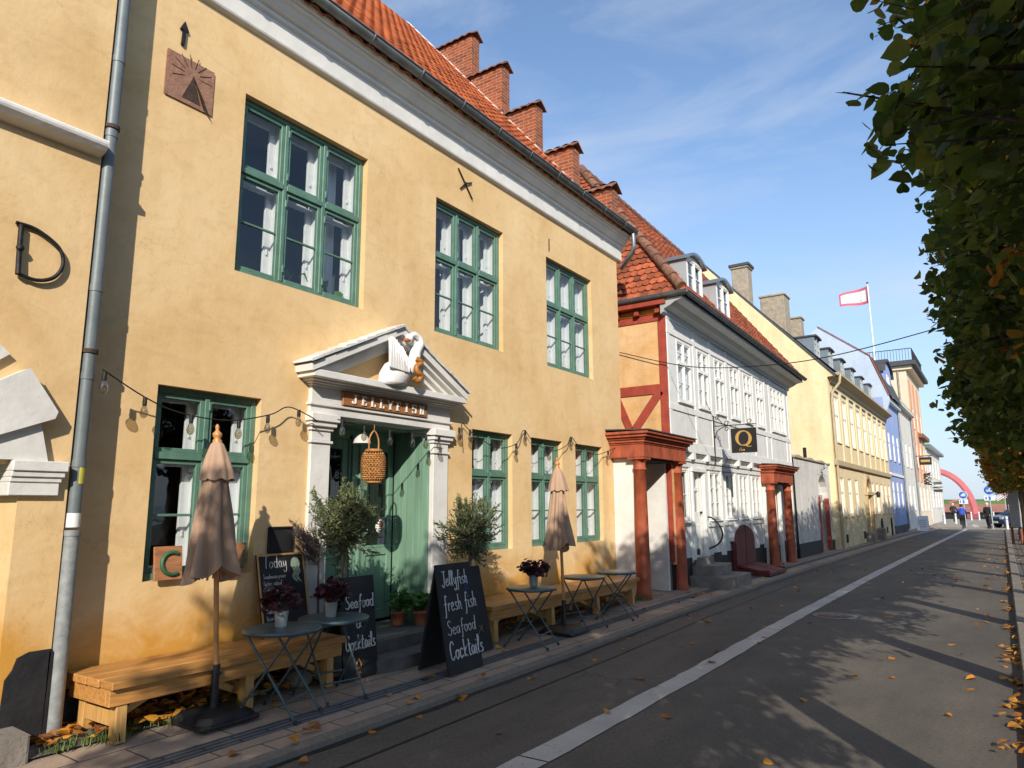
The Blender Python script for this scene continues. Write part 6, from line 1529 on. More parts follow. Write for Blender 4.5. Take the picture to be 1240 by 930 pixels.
gh = house('green_roofed_house', 'grey-white house with green copper roof at the far end of the row', -5.2, 74, 90, 6.9, 'greywhite',
           [(1.4, 3.0, [(75.5, 76.8), (79, 80.3), (82.5, 83.8), (86, 87.3)]), (4.2, 6.0, [(75.5, 76.8), (79, 80.3), (82.5, 83.8), (86, 87.3)])])
mb = MB(); mb.poly([(-4.8, 73.6, 7.0), (-4.8, 90.4, 7.0), (-8, 88, 10.4), (-8, 76, 10.4)]); mb.poly([(-4.8, 73.6, 7.0), (-8, 76, 10.4), (-12, 76, 10.4), (-13.2, 73.6, 7.0)]); mb.poly([(-4.8, 90.4, 7), (-8, 88, 10.4), (-12, 88, 10.4), (-13.2, 90.4, 7)]); mb.poly([(-8, 76, 10.4), (-8, 88, 10.4), (-12, 88, 10.4), (-12, 76, 10.4)]); mb.build('roof', 'copper', gh)
mb = MB(); mb.box(-5.3, -4.75, 73.7, 90.3, 6.75, 7.0); mb.build('cornice', 'zinc', gh)
mb = MB(); mb.box(-5.22, -5.14, 74, 90, 3.3, 3.6); mb.build('string_course', 'white_paint', gh)
mb = MB()
for k in range(8): a = k*.8; mb.tube([(-5.18, 78+.6*math.cos(a), 3.3+.4*math.sin(a)), (-4.5, 78+.7*math.cos(a), 3.3+.45*math.sin(a))], .05, 5)
mb.build('flower_basket', 'iron', gh)
# flag
fg = thing('flagpole', 'white flagpole rising from the blue house roof', 'flagpole', (-5.95, 50.3, 10))
mb = MB(); mb.tube([(-5.9, 50.4, 9.8), (-5.93, 50.55, 16.1)], [.06, .035], 8); mb.build('pole', 'white_paint', fg); mb = MB(); mb.ball((-5.93, 50.55, 16.17), .07, 8); mb.build('finial', 'iron', fg)
fl_ = thing('flag', 'white pennant flag bordered in red flying from the flagpole', 'flag', (-5.95, 50.5, 15.5))
c = MB(); b_ = MB(); nx_, nz_ = 16, 6; 
def fp(u, v): return V((-5.98-1.72*u, 50.55+.16*math.sin(u*5)+.05*v, 15.95-1.15*v-.55*u**1.6*(1-v)*.55-.02*math.sin(u*6)-.05*u*(1-v)+.15*v*u*0))
vs = [fp(i/nx_, j/nz_) for i in range(nx_+1) for j in range(nz_+1)]
for i in range(nx_):
    for j in range(nz_):
        f_ = [i*(nz_+1)+j, (i+1)*(nz_+1)+j, (i+1)*(nz_+1)+j+1, i*(nz_+1)+j+1]
        (b_ if i in (0, nx_-1) or j in (0, nz_-1) else c).add([vs[k] for k in f_], [(0, 1, 2, 3)])
c.build('cloth', 'flag_white', fl_, recalc=False); b_.build('border', 'flag_red', fl_, recalc=False)
c = MB()
for txt, v, s in (('TSO', .36, .15), ('COCO', .56, .13), ('MAMMA', .82, .18)):
    x0 = .24
    for k, ch in enumerate(txt):
        w, st = GL.get(ch, GL['O'])
        for sseg in st: c.tube([fp(.22+.12*k+.10*px, v-py*s*.9)+V((0, -.012, 0)) for px, py in sseg], .006, 4)
c.build('lettering', 'flag_red', fl_)
# overhead cable
cb_ = thing('overhead_cable', 'thin black cable sagging across the street from orange gable to lime trees', 'cable', (-2, 13.1, 4.3))
c = MB(); c.tube(smooth_line([(-6.25, 13.14, 4.80), (-4.75, 13.1, 4.32), (-3.4, 13.05, 4.17), (-2.1, 13, 4.2), (-.3, 13, 4.5), (.75, 13, 4.72)], 8), .009, 5); c.build('wire', 'iron', cb_)
# ================================================================== FAR END OF THE STREET
ar = thing('pink_arch', 'big pink steel arch curving down to the plaza at the end of the street', 'arch', (-7, 110, 0))
A = MB(); Bm = MB(); n = 26; prev = None
cx, a_, b_ = -7.4, 4.5, 5.75
def sec(t, w, dxx):  # square box section
    c = V((cx+a_*math.cos(t), 110, .5+b_*math.sin(t))); nrm = V((math.cos(t)/a_, 0, math.sin(t)/b_)).normalized()
    return c, nrm
vs = []; vb = []
for k in range(n+1):
    t = math.pi*k/n; c, nm = sec(t, 0, 0); h = .27
    for (i, j) in ((-1, -1), (1, -1), (1, 1), (-1, 1)): vs.append(c+nm*h*i+V((0, .5*j, 0)))
    for (i, j) in ((-1.9, -1.15), (-1.03, -1.15), (-1.03, 1), (-1.9, 1)): vb.append(c+nm*h*i+V((0, .5*j, 0)))
q4 = [(i*4+k, i*4+(k+1) % 4, (i+1)*4+(k+1) % 4, (i+1)*4+k) for i in range(n) for k in range(4)]
A.add(vs, q4+[(0, 1, 2, 3), (n*4, n*4+1, n*4+2, n*4+3)]); Bm.add(vb, q4)
A.build('arch_rib', 'pink', ar); Bm.build('web', 'pink_dark', ar)
q = MB(); q.box(-3.9, -2.6, 109.2, 110.8, -.1, .5); q.build('footing', 'pink_dark', ar)
q = MB(); q.tube([(-5.7, 109.6, 1.9), (-4.6, 109.6, 2.3), (-3.6, 109.6, 2.0)], .14, 6); q.build('cross_piece', 'pink', ar)
fb = thing('brick_range', 'long low red brick building below the green rampart at the harbour', 'building', (0, 136, -3))
q = MB(); q.box(-40, 40, 134, 142, -3, .55); q.build('wall', 'far_brick', fb); q = MB(); q.prism([(-41, 133.5, .5), (-41, 138, 1.75), (-41, 142.5, .5)], (82, 0, 0)); q.build('roof', 'far_brick', fb)
q = MB(); q.box(-40, 40, 133.9, 133.97, -1.5, .3); q.build('dark_strip', 'dark', fb)  # plain dark strip along the wall below the eaves
# people -----------------------------------------------------------
def skin_mesh(name, nodes, edges, mats, parent, sub=1, loc=(0, 0, 0)):
    """nodes: {key: ((x,y,z), r)}; grows one continuous surface along the bones"""
    keys = list(nodes); idx = {k: i for i, k in enumerate(keys)}
    me = bpy.data.meshes.new(name); me.from_pydata([nodes[k][0] for k in keys], [(idx[a], idx[b]) for a, b in edges], [])
    o = bpy.data.objects.new(name, me); COL.objects.link(o)
    bm = bmesh.new(); bm.from_mesh(me); ly = bm.verts.layers.skin.verify(); bm.verts.ensure_lookup_table()
    for i, k in enumerate(keys):
        r = nodes[k][1]; bm.verts[i][ly].radius = (r, r) if not isinstance(r, tuple) else r
        bm.verts[i][ly].use_root = (i == 0)
    bm.to_mesh(me); bm.free()
    o.modifiers.new('skin', 'SKIN'); s = o.modifiers.new('sub', 'SUBSURF'); s.levels = sub; s.render_levels = sub
    dg = bpy.context.evaluated_depsgraph_get(); dg.update()
    m2 = bpy.data.meshes.new_from_object(o.evaluated_get(dg)); m2.name = name
    for p in m2.polygons: p.use_smooth = True
    m2.materials.clear(); m2.materials.append(M[mats])
    bpy.data.objects.remove(o)
    ob = bpy.data.objects.new(name, m2); COL.objects.link(ob); ob.parent = parent
    return ob
def person(label, loc, J, top, legs, rz=0, group=None, helmet=None, scale=1):
    """J: joint positions (local); body one skin surface, clothes slightly thicker skins over it"""
    t = thing('person', label, 'person', loc, group, rz); t.scale = (scale,)*3
    rad = dict(pel=.12, wst=.11, chs=.13, nck=.05, hdb=.075, hd=.09, hdt=.06, lsh=.055, lel=.038, lwr=.028, lhd=.035, rsh=.055, rel=.038, rwr=.028, rhd=.035,
               lhp=.085, lkn=.058, lan=.04, lft=.04, rhp=.085, rkn=.058, ran=.04, rft=.04)
    E = [('pel', 'wst'), ('wst', 'chs'), ('chs', 'nck'), ('nck', 'hdb'), ('hdb', 'hd'), ('hd', 'hdt'), ('chs', 'lsh'), ('lsh', 'lel'), ('lel', 'lwr'), ('lwr', 'lhd'), ('chs', 'rsh'), ('rsh', 'rel'), ('rel', 'rwr'), ('rwr', 'rhd'),
         ('pel', 'lhp'), ('lhp', 'lkn'), ('lkn', 'lan'), ('lan', 'lft'), ('pel', 'rhp'), ('rhp', 'rkn'), ('rkn', 'ran'), ('ran', 'rft')]
    bo = skin_mesh('body', {k: (J[k], rad[k]) for k in ['pel']+[k for k in rad if k != 'pel']}, E, 'skin', t)
    bo.data.materials.append(M[top]); bo.data.materials.append(M[legs])
    hands = [V(J['lhd']), V(J['rhd'])]; nz = J['nck'][2]+.02; pz = J['pel'][2]
    for p in bo.data.polygons:   # sleeves, trunk and legs of the one body surface are cloth
        if p.center.z > nz or min((p.center-h_).length for h_ in hands) < .07: continue
        near_leg = min((p.center-V(J[k])).length for k in ('lhp', 'lkn', 'lan', 'rhp', 'rkn', 'ran', 'lft', 'rft')); near_top = min((p.center-V(J[k])).length for k in ('wst', 'chs', 'lsh', 'rsh', 'lel', 'rel', 'lwr', 'rwr'))
        p.material_index = 2 if near_leg < near_top else 1
    T = ['wst', 'pel', 'chs', 'nck', 'lsh', 'lel', 'lwr', 'rsh', 'rel', 'rwr']
    skin_mesh('jacket', {k: (J[k], rad[k]+.03) for k in T}, [e for e in E if e[0] in T and e[1] in T], top, t)
    T = ['pel', 'lhp', 'lkn', 'lan', 'rhp', 'rkn', 'ran']
    skin_mesh('trousers', {k: (J[k], rad[k]+.02) for k in T}, [e for e in E if e[0] in T and e[1] in T], legs, t)
    for s in 'lr':
        a, f = V(J[s+'an']), V(J[s+'ft']); q = MB(); q.beam(origin(t)+a-V((0, 0, .03)), origin(t)+f+(f-a)*.5-V((0, 0, .02)), .1, .09); q.build('shoe', 'shoe', t, bevel=.02)
    h = V(J['hd']); q = MB(); q.ball(origin(t)+h+V((0, -.03, .03)), (.112, .115, .125), 12); q.build('helmet' if helmet else 'hair', helmet or 'hair', t)
    fc = (V(J['hd'])+V((0, 0, 0)))
    return t
def ride(): # seated pedalling, facing +y
    return dict(pel=(0, -.18, .98), wst=(0, -.10, 1.16), chs=(0, .05, 1.38), nck=(0, .14, 1.52), hdb=(0, .18, 1.60), hd=(0, .20, 1.68), hdt=(0, .20, 1.76),
                lsh=(-.19, .08, 1.42), lel=(-.27, .28, 1.22), lwr=(-.24, .46, 1.08), lhd=(-.23, .52, 1.06), rsh=(.19, .08, 1.42), rel=(.27, .28, 1.22), rwr=(.24, .46, 1.08), rhd=(.23, .52, 1.06),
                lhp=(-.10, -.14, .93), lkn=(-.13, .26, .78), lan=(-.12, .10, .42), lft=(-.12, .22, .37), rhp=(.10, -.14, .93), rkn=(.13, .14, .60), ran=(.12, -.02, .20), rft=(.12, .10, .16))
def stand(): return dict(pel=(0, 0, .95), wst=(0, 0, 1.12), chs=(0, 0, 1.36), nck=(0, .01, 1.50), hdb=(0, .02, 1.58), hd=(0, .03, 1.66), hdt=(0, .02, 1.74),
                lsh=(-.19, 0, 1.42), lel=(-.25, .02, 1.14), lwr=(-.22, .16, .94), lhd=(-.21, .20, .89), rsh=(.19, 0, 1.42), rel=(.25, -.02, 1.14), rwr=(.24, .08, .90), rhd=(.24, .10, .84),
                lhp=(-.10, 0, .90), lkn=(-.11, .08, .50), lan=(-.11, .02, .09), lft=(-.11, .14, .05), rhp=(.10, 0, .90), rkn=(.11, -.02, .49), ran=(.11, -.14, .10), rft=(.11, -.02, .05))
def bicycle(label, loc, rz, col='iron'):
    t = thing('bicycle', label, 'bicycle', loc, None, rz); B = V(loc); Z = Matrix.Rotation(rz, 3, 'Z')
    r = .34
    for y in (-.52, .54):
        w = MB(); w.tube([B+V((0, y+r*math.cos(k*math.pi/12), r+r*math.sin(k*math.pi/12))) for k in range(24)], .02, 6, closed=True); wo = w.build('wheel', 'tyre', t)
        w = MB()
        for k in range(10): w.tube([B+V((0, y, r)), B+V((0, y+(r-.03)*math.cos(k*.628), r+(r-.03)*math.sin(k*.628)))], .003, 4)
        w.build('spokes', 'chrome', wo)
    f = MB(); P = lambda y, z, x=0: B+V((x, y, z))
    for a, b in ((P(-.52, .34), P(-.04, .30)), (P(-.04, .30), P(-.20, .88)), (P(-.04, .30), P(.40, .80)), (P(-.16, .78), P(.38, .86)), (P(-.52, .34), P(-.17, .76)), (P(.38, .95), P(.54, .34))): f.tube([a, b], .016, 6)
    f.build('frame', col, t)
    f = MB(); f.tube([P(.38, .95), P(.40, 1.04)], .014, 6); f.tube(smooth_line([P(.36, 1.05, -.28), P(.44, 1.06, -.12), P(.44, 1.06, .12), P(.36, 1.05, .28)], 4), .013, 6); f.build('handlebar', 'chrome', t)
    f = MB(); f.prism([P(-.32, .88, -.09), P(-.32, .88, .09), P(-.08, .90, .03), P(-.08, .90, -.03)], (0, 0, .05)); f.build('saddle', 'tyre', t, bevel=.015)
    f = MB(); f.tube([P(-.04, .30, -.1), P(-.04, .30, .1)], .02, 6); f.tube([P(-.04, .30, .1), P(.0, .16, .1)], .012, 5); f.tube([P(-.04, .30, -.1), P(-.08, .44, -.1)], .012, 5); f.box(B.x+.09, B.x+.17, B.y-.05, B.y+.06, B.z+.145, B.z+.165); f.box(B.x-.17, B.x-.09, B.y-.13, B.y-.02, B.z+.43, B.z+.45); f.build('pedal', 'tyre', t)
    f = MB(); f.tube([P(-.52+.36*math.cos(R(a)), .34+.36*math.sin(R(a))) for a in range(20, 170, 15)], .018, 5); f.tube([P(.54+.36*math.cos(R(a)), .34+.36*math.sin(R(a))) for a in range(20, 150, 15)], .018, 5); build_each(f, 'mudguard', col, t)
    return t
CY = (-2.42, 59.2, .0)
bicycle('dark bicycle ridden away down the street by the person in blue', CY, 0)
person('person in a blue jacket cycling away down the middle of the street', CY, ride(), 'jacket_blue', 'black_cloth', scale=.93)
CY2 = (-4.15, 84.5, .004)
bicycle('bicycle ridden across the plaza by the person in black', CY2, R(0), 'iron')
J2 = ride(); person('person in black with pale helmet riding across the plaza', CY2, J2, 'black_cloth', 'black_cloth', 0, None, 'helmet')
person('person in dark clothes and pale cap standing by the right-hand bicycle sign', (-.92, 60.3, .0), stand(), 'black_cloth', 'black_cloth', R(150), None, 'helmet')
# cars -------------------------------------------------------------
def car(label, loc, rz, paint):
    t = thing('parked_car', label, 'car', loc, 'cars parked at the end of the street'); B = V(loc)
    L_, W_c, rotm = 4.1, .86, Matrix.Rotation(rz, 3, 'Z')
    def T(x, y, z): return B+rotm@V((x, y, z))
    b = MB(); prof = [(-2.0, .28), (-2.05, .55), (-1.98, .78), (-1.05, .93), (-.42, 1.38), (.2, 1.46), (1.0, 1.44), (1.75, 1.05), (2.0, .95), (2.05, .5), (2.0, .26)]
    n = len(prof); vs = []
    for sx, wf in ((-1, 1), (1, 1)):
        for (y, z) in prof: vs.append(T(sx*(W_c if z < 1.0 else W_c*.78), y, z))
    b.add(vs, [(k, (k+1) % n, n+(k+1) % n, n+k) for k in range(n)]+[tuple(range(n))[::-1], tuple(range(n, 2*n))])
    bo = b.build('body', paint, t, bevel=.05, seg=3)
    g = MB(); e = .012
    g.poly([T(-.70, -1.06-e, .95+e), T(.70, -1.06-e, .95+e), T(.60, -.46-e, 1.36+e), T(-.60, -.46-e, 1.36+e)]); g.build('windscreen', 'car_glass', bo)
    g = MB(); g.poly([T(-.70, 1.72+e, 1.08), T(.70, 1.72+e, 1.08), T(.60, 1.06+e, 1.41), T(-.60, 1.06+e, 1.41)]); g.build('rear_window', 'car_glass', bo)
    for s in (-1, 1):
        for (ya, yb, yc, yd) in ((-.85, .15, .15, -.38), (.22, 1.3, .98, .22)):
            g = MB(); g.poly([T(s*.868, ya, 1.0), T(s*.868, yb, 1.0), T(s*.70, yc, 1.38), T(s*.70, yd, 1.38)]); g.build('side_window', 'car_glass', bo)
    for s in (-1, 1):
        g = MB(); g.obox(T(s*.62, -2.0, .70), rotm@V((.17, 0, 0)), rotm@V((0, .06, 0)), V((0, 0, .08))); g.build('headlight', 'lamp_glass', t, bevel=.02)
        for y in (-1.28, 1.28):
            w = MB(); w.lathe(T(s*.74, y, .31), [(.24, -.10), (.31, -.08), (.31, .08), (.24, .10)], 20, axis=rotm@V((1, 0, 0))); wo = w.build('wheel', 'tyre', t)
            w = MB(); w.lathe(T(s*.80, y, .31), [(.03, -.0), (.2, .01), (.21, .045), (.03, .06)], 12, axis=rotm@V((s, 0, 0))); w.build('rim', 'chrome', wo)
    g = MB(); g.obox(T(0, -2.06, .42), rotm@V((.26, 0, 0)), rotm@V((0, .012, 0)), V((0, 0, .06))); g.build('number_plate', 'white_plain', t)
    g = MB(); g.obox(T(0, -2.045, .60), rotm@V((.4, 0, 0)), rotm@V((0, .02, 0)), V((0, 0, .07))); g.build('grille', 'tyre', t)
    return t
M['car_glass'] = mat('car_window', (.02, .03, .04), .08, .2, 2)
car('dark blue parked car facing the street, next to the right-hand bicycle sign', (1.05, 63.5, .0), R(-52), 'car_blue')
car('silver parked car behind the dark blue car', (2.9, 66.5, .0), R(-52), 'car_silver')
# signs ------------------------------------------------------------
def post_sign(name, label, cat, x, y, h, group=None):
    t = thing(name, label, cat, (x, y, 0), group); q = MB(); q.tube([(x, y, 0), (x, y, h)], .035, 8); q.build('post', 'zinc_light', t); return t
def bikesign(x, y, z, r, label, plate=True):
    t = post_sign('cycle_sign', label, 'road sign', x, y, z+r, 'blue cycle path signs')
    q = MB(); q.lathe((x, y-.045, z), [(.001, 0), (r, 0), (r, .012), (.001, .013)], 28, axis=(0, -1, 0)); d = q.build('disc', 'sign_blue', t)
    q = MB(); q.tube([(x+(r*.95)*math.cos(k*.2618), y-.06, z+r*.95*math.sin(k*.2618)) for k in range(24)], .018, 5, closed=True)
    s = r*.45
    for cxx in (-.6, .6): q.tube([(x+s*cxx+s*.42*math.cos(k*.5236), y-.06, z-s*.25+s*.42*math.sin(k*.5236)) for k in range(12)], .02, 5, closed=True)
    for a, b in (((-.6, -.25), (-.1, .45)), ((-.1, .45), (.5, .45)), ((-.1, .45), (.0, -.25)), ((.0, -.25), (.5, .45)), ((.6, -.25), (.45, .65)), ((-.3, .6), (.0, .6)), ((.45, .65), (.7, .7))): q.tube([(x+a[0]*s, y-.06, z+a[1]*s), (x+b[0]*s, y-.06, z+b[1]*s)], .02, 5)
    q.build('bicycle_symbol', 'white_plain', d)
    if plate:
        q = MB(); q.box(x-r*.95, x+r*.95, y-.05, y-.035, z-r-.36, z-r-.05); p = q.build('plate', 'white_plain', t)
        q = MB(); q.box(x-.07, x+.07, y-.056, y-.051, z-r-.33, z-r-.08); q.box(x-.25, x-.16, y-.056, y-.051, z-r-.3, z-r-.1); q.build('marking', 'sign_blue', p)
    return t
bikesign(-.68, 58.9, 2.62, .33, 'round blue cycle sign with white plate on the post right of the blue-jacketed cyclist')
bikesign(-2.5, 66.5, 2.40, .31, 'round blue cycle sign just above and behind the blue-jacketed cyclist')
t = post_sign("warning_cross", "red and white crossed warning sign above the parked cars", "road sign", .2, 72, 2.5)
q = MB(); q.beam((-.35, 71.93, 2.0), (.75, 71.93, 2.75), .16, .03, (0, 1, 0)); q.beam((-.35, 71.9, 2.75), (.75, 71.9, 2.0), .16, .03, (0, 1, 0)); q.build('cross_arms', 'white_plain', t)
q = MB(); q.beam((-.35, 71.91, 2.0), (.75, 71.91, 2.75), .06, .034, (0, 1, 0)); q.beam((-.35, 71.88, 2.75), (.75, 71.88, 2.0), .06, .034, (0, 1, 0)); q.build('red_stripe', 'sign_red', t)
t = thing('info_panel', 'tall blank grey panel on rust red posts beside the tree trunk', 'sign', (.42, 36, 0))
for x in (.22, .52): q = MB(); q.tube([(x, 36.1, .05), (x, 36.1, 2.2)], .05, 8); q.build('post', 'rust_post', t)
q = MB(); q.obox((.38, 35.98, 1.55), (.20, .02, 0), (0, .025, 0), (-.03, 0, .82)); q.build('panel', 'grey_panel', t, bevel=.01)
for i, (x, y) in enumerate(((.12, 56.2), (-.02, 63), (-4.3, 73), (-3.5, 74), (-2.9, 92), (-2.2, 92.4), (-1.5, 92.8), (-.9, 93))):
    t = thing('bollard', ['white bollard at the roadside right of the standing person', 'white bollard before the parked cars', 'white bollard nearest the green-roofed house', 'white bollard left of the arch foot', 'leftmost of the four far bollards below the arch foot', 'second from left of the far bollards', 'third from left of the far bollards', 'rightmost of the far bollards below the arch foot'][i], 'bollard', (x, y, 0), 'white bollards on the plaza')
    q = MB(); q.lathe((x, y, 0), [(.07, 0), (.07, .8), (.075, .82), (.06, .88), (.01, .9)], 12); q.build('shaft', 'white_plain', t); q = MB(); q.lathe((x, y, .66), [(.074, 0), (.074, .08)], 12); q.build('band', 'grey_panel', t)
ws = thing('pavement_board', 'white A-board standing far down the left pavement', 'A-board', (-4.2, 49.5, .1))
q = MB(); q.obox((-4.1, 50.0, .55), (.30, 0, 0), (0, .015, 0), (0, .12, .45)); q.build('front_panel', 'white_plain', ws); q = MB(); q.obox((-4.1, 50.32, .55), (.30, 0, 0), (0, .015, 0), (0, -.12, .45)); q.build('rear_panel', 'white_plain', ws)
q = MB(); 
for k in range(4): q.obox((-4.1, 49.93+.03*k, .35+.13*k), (.2, 0, 0), (0, .003, 0), (0, .004, .02))
q.build('marking', 'grey_panel', ws)
sl2 = thing('street_lamp', 'slim dark street lamp mast rising by the autumn tree at the street end', 'street lamp', (.35, 75, 0))
q = MB(); q.tube([(.35, 75, 0), (.35, 75, 6.2)], [.07, .04], 8); q.build('mast', 'iron', sl2); q = MB(); q.lathe((.35, 75, 6.2), [(.05, 0), (.22, .12), (.22, .2), (.04, .34)], 12); q.build('lamp_head', 'iron', sl2)
# manhole covers (flush with the road)
for (x, y, lb) in ((-2.26, 11.95, 'round iron manhole cover in concrete ring, nearer the viewer, just right of the white line'), (-1.81, 20.2, 'small iron manhole cover further down the middle of the road')):
    t = thing('manhole_cover', lb, 'manhole cover', (x, y, .004), 'manhole covers in the road'); r_ = .32 if y < 15 else .26
    q = MB(); q.lathe((x, y, .003), [(r_, 0), (r_, .007), (.001, .0075)], 28); q.build('ring', 'concrete', t)
    q = MB(); q.lathe((x, y, .0), [(r_*.8, .011), (r_*.8, .015), (.001, .0155)], 28); 
    for k in range(8): q.obox((x+r_*.45*math.cos(k*.785), y+r_*.45*math.sin(k*.785), .016), (.05*math.cos(k*.785), .05*math.sin(k*.785), 0), (-.012*math.sin(k*.785), .012*math.cos(k*.785), 0), (0, 0, .003))
    q.build('lid', 'manhole', t)

# ================================================================== TREES
def lime_tree(seed, nclus, nleaf, autumn, leaf_=leafpoly, lw=.5, hx0=-.80, hx1=1.05, hy=2.12, z0=2.3, z1=6.1, lsz=.10, low=None):
    rr = random.Random(seed)
    t = thing('lime_tree', 'x', 'tree', (0, 0, 0), 'clipped lime trees along the kerb')
    b = MB()
    b.tube(smooth_line([(.0, 0, 0), (.01, .02, .9), (-.02, .0, 1.9), (.0, -.02, 3.0)], 5), [.19-.004*i for i in range(16)], 12)
    b.lathe((0, 0, 0), [(.27, 0), (.22, .1), (.19, .3)], 12)
    tr = b.build('trunk', 'tree_bark', t)
    lb = MB(); cl = []
    for i in range(nclus):
        u = rr.random(); side = rr.random()
        x = rr.uniform(hx0, hx1); y = rr.uniform(-hy, hy); z = z0+(z1-z0)*(rr.random()**.9)
        # superellipse with lumps, more weight near the skin
        q = (abs((x-(hx0+hx1)/2)/((hx1-hx0)/2))**4+abs(y/hy)**6+abs((z-(z0+z1)/2)/((z1-z0)/2))**6)
        if low and x < hx0+low*max(0, min(1, (-.2-y)/1.4)): continue
        if q > 1.15+.25*math.sin(y*3.1+seed)*math.sin(z*2.7+seed): continue
        if q < .25 and rr.random() < .6: continue
        cl.append(V((x+(.16*math.sin(1.9*y+seed)*math.cos(1.7*z+.5*seed)+.08*math.sin(4.3*z+3.1*y) if x < -.3 else 0), y, z)))
    for i in range(14):
        c = rr.choice(cl); st = V((0, 0, rr.uniform(2.3, 3.0))); mid = st*.5+c*.5+V((0, 0, -.25))
        lb.tube(smooth_line([st, mid, c], 5), [.065-.005*k for k in range(11)], 6)
    g = MB()
    for c in cl:
        isa = rr.random() < (autumn(c) if callable(autumn) else autumn)
        out = V(((c.x-(hx0+hx1)/2)*1.2, c.y*.4, (c.z-3.6)*.25)).normalized()
        dirn = (out+V((rr.gauss(0, .5), rr.gauss(0, .5), rr.gauss(-.05, .4)))).normalized()
        ln = rr.uniform(.25, .55)
        if rr.random() < .5 or c.x < -.5: lb.tube([c-dirn*.35, c+dirn*ln*.42], [.008, .002], 4)
        if c.x < -.6 and rr.random() < .16:
            # a longer shoot reaching out of the clipped face, leaves all along it
            sd = V((-1, rr.gauss(0, .5), rr.gauss(.1, .45))).normalized(); sl_n = rr.uniform(.22, .42); lb.tube([c-sd*.3, c, c+sd*sl_n], [.009, .007, .003], 4)
            for k in range(9):
                p = c+sd*sl_n*(k+1)/9+V((rr.gauss(0, .012), rr.gauss(0, .02), rr.gauss(-.015, .012)))
                leaf_(g, p, (rr.gauss(-.4, .5), rr.gauss(0, .6), rr.gauss(-.4, .4)), (rr.uniform(-1, 1), rr.uniform(-1, 1), rr.uniform(-.5, .5)), lsz*rr.uniform(.6, 1.0), rr.uniform(-.3, .5), 1 if isa else 0, wide=lw)
        for k in range(nleaf):
            s = rr.random(); p = c+dirn*ln*(s-.5)+V((rr.gauss(0, .06), rr.gauss(0, .075), rr.gauss(0, .06)))
            ax = V((rr.gauss(0, .6)+dirn.x*.5, rr.gauss(0, .6)+dirn.y*.5, rr.gauss(-.45, .45)))
            leaf_(g, p, ax, (rr.uniform(-1, 1), rr.uniform(-1, 1), rr.uniform(-.5, .5)), lsz*rr.uniform(.5, 1.2), rr.uniform(-.3, .5), 1 if isa else 0, wide=lw)
    lb.build('limbs', 'tree_bark', tr); g.build('crown', ['lime_leaf', 'lime_leaf_autumn'], t, recalc=False)
    return t
near = lime_tree(21, 1650, 25, lambda c: .8 if (c.x > -.3 and c.y < -.7 and c.z < 4.0) else .35 if (c.x > -.15 and c.z < 4.2 and c.y < .4) else .05, lsz=.082, hx0=-.80, z0=2.68, low=.5, leaf_=leafround, lw=.95)
green = lime_tree(33, 1500, 22, .06, lsz=.105)
rusty = lime_tree(47, 1500, 22, .62, lsz=.105, z0=2.2)
XT = .72
LAB = {-10.4: 'lime tree second behind the viewer, shading the road', -2.3: 'lime tree just behind the viewer, shading the road', -.6: 'lime tree overhead at right edge, with big dark leaves', 3.46: 'nearest lime tree, dark green leaves overhanging the top right corner',
       7.3: 'second green lime tree along the right kerb', 11.4: 'third green lime tree along the right kerb'}
YS = [-10.4, -2.3, -.6, 3.46, 7.3, 11.4, 15.4, 19.4, 23.4, 27.4, 31.4, 35.4, 39.4, 43.4, 47.4]
used = set()
NUM = ['first', 'second', 'third', 'fourth', 'fifth', 'sixth', 'seventh', 'eighth', 'ninth']
for i, y in enumerate(YS):
    src = near if y == 3.46 else (green if y < 13 else rusty)
    o = src if src.name not in used else copy_tree(src)
    used.add(src.name)
    o.location = (XT+(.35 if y == -.6 else 0)+(rnd.uniform(-.06, .06) if y > 8 else 0), y, .06)
    o.rotation_euler.z = 0 if y in (3.46,) else (R(180) if i % 2 else 0)+rnd.uniform(-.06, .06)
    o.scale = (1, 1, 1+rnd.uniform(-.04, .04))
    if y in LAB: o['label'] = LAB[y]
    else: o['label'] = '%s of the rusty autumn lime trees along right kerb, counted from the viewer' % NUM[int((y-15.4)/4+.01)]

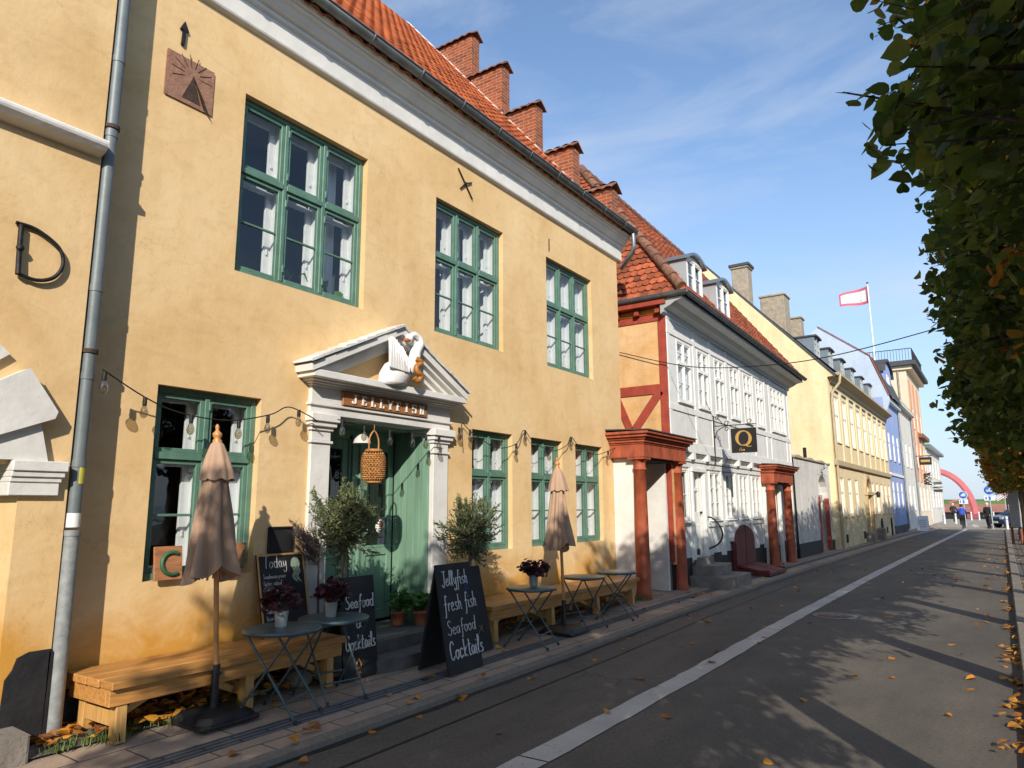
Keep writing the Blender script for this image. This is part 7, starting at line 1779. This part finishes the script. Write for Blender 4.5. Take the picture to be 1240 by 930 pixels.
# ================================================================== CAMERA, LIGHT, SKY
cam = bpy.data.cameras.new('camera'); co = bpy.data.objects.new('camera', cam); COL.objects.link(co)
cam.sensor_fit = 'HORIZONTAL'; cam.sensor_width = 36; cam.lens = 36*857/1240; cam.clip_end = 6000; cam.clip_start = .05
co.matrix_world = Matrix(((0.8256558, 0.1002243, 0.5552005, 0), (0.5641555, -0.1386645, -0.8139415, 0), (-0.0045901, 0.9852549, -0.1710312, 1.65), (0, 0, 0, 1)))
S.camera = co
EL, AZ = R(27.5), R(55)
d = V((-math.cos(EL)*math.cos(AZ), math.cos(EL)*math.sin(AZ), -math.sin(EL)))
sun = bpy.data.lights.new('sun', 'SUN'); so_ = bpy.data.objects.new('sun', sun); COL.objects.link(so_)
sun.energy = 3.7; sun.angle = R(.53); sun.color = (1, .92, .80); so_.rotation_euler = d.to_track_quat('-Z', 'Y').to_euler(); so_.location = (12, -10, 25)
wd_ = bpy.data.worlds.new('World'); S.world = wd_; wd_.use_nodes = True
nt = wd_.node_tree; bg = nt.nodes['Background']
sky = nt.nodes.new('ShaderNodeTexSky'); sky.sky_type = 'NISHITA'; sky.sun_disc = False; sky.sun_elevation = EL
sky.sun_rotation = math.atan2(-d.x, -d.y) % (2*math.pi); sky.air_density = 1.0; sky.dust_density = .3; sky.ozone_density = 2.5
tc = nt.nodes.new('ShaderNodeTexCoord')
mp = nt.nodes.new('ShaderNodeMapping'); mp.inputs['Scale'].default_value = (1.2, 2.6, 5.0); mp.inputs['Rotation'].default_value = (0, R(12), R(30)); nt.links.new(tc.outputs['Generated'], mp.inputs[0])
n1 = noise(nt, 1.6, 7, mp.outputs[0], .58, .6)
cr = ramp(nt, n1.outputs[0], [(.42, (0, 0, 0)), (.78, (.6, .6, .6))])
sep = nt.nodes.new('ShaderNodeSeparateXYZ'); nt.links.new(tc.outputs['Generated'], sep.inputs[0])
hz_ = ramp(nt, sep.outputs[2], [(0, (.85, .85, .85)), (.12, (.62, .62, .62)), (.45, (0, 0, 0))])
hm_ = mix(nt, hz_.outputs[0], sky.outputs[0], (2.25, 2.9, 3.9))
cm = mix(nt, cr.outputs[0], hm_, (3.4, 3.7, 4.2))
nt.links.new(cm, bg.inputs[0]); bg.inputs[1].default_value = .15
vs_ = S.view_settings; vs_.view_transform = 'Standard'; vs_.look = 'None'; vs_.gamma = 1; vs_.exposure = .54; vs_.use_curve_mapping = False
S.cycles.max_bounces = 6; S.cycles.transparent_max_bounces = 12; S.cycles.diffuse_bounces = 3; S.cycles.glossy_bounces = 3
S.cycles.caustics_reflective = False; S.cycles.caustics_refractive = False
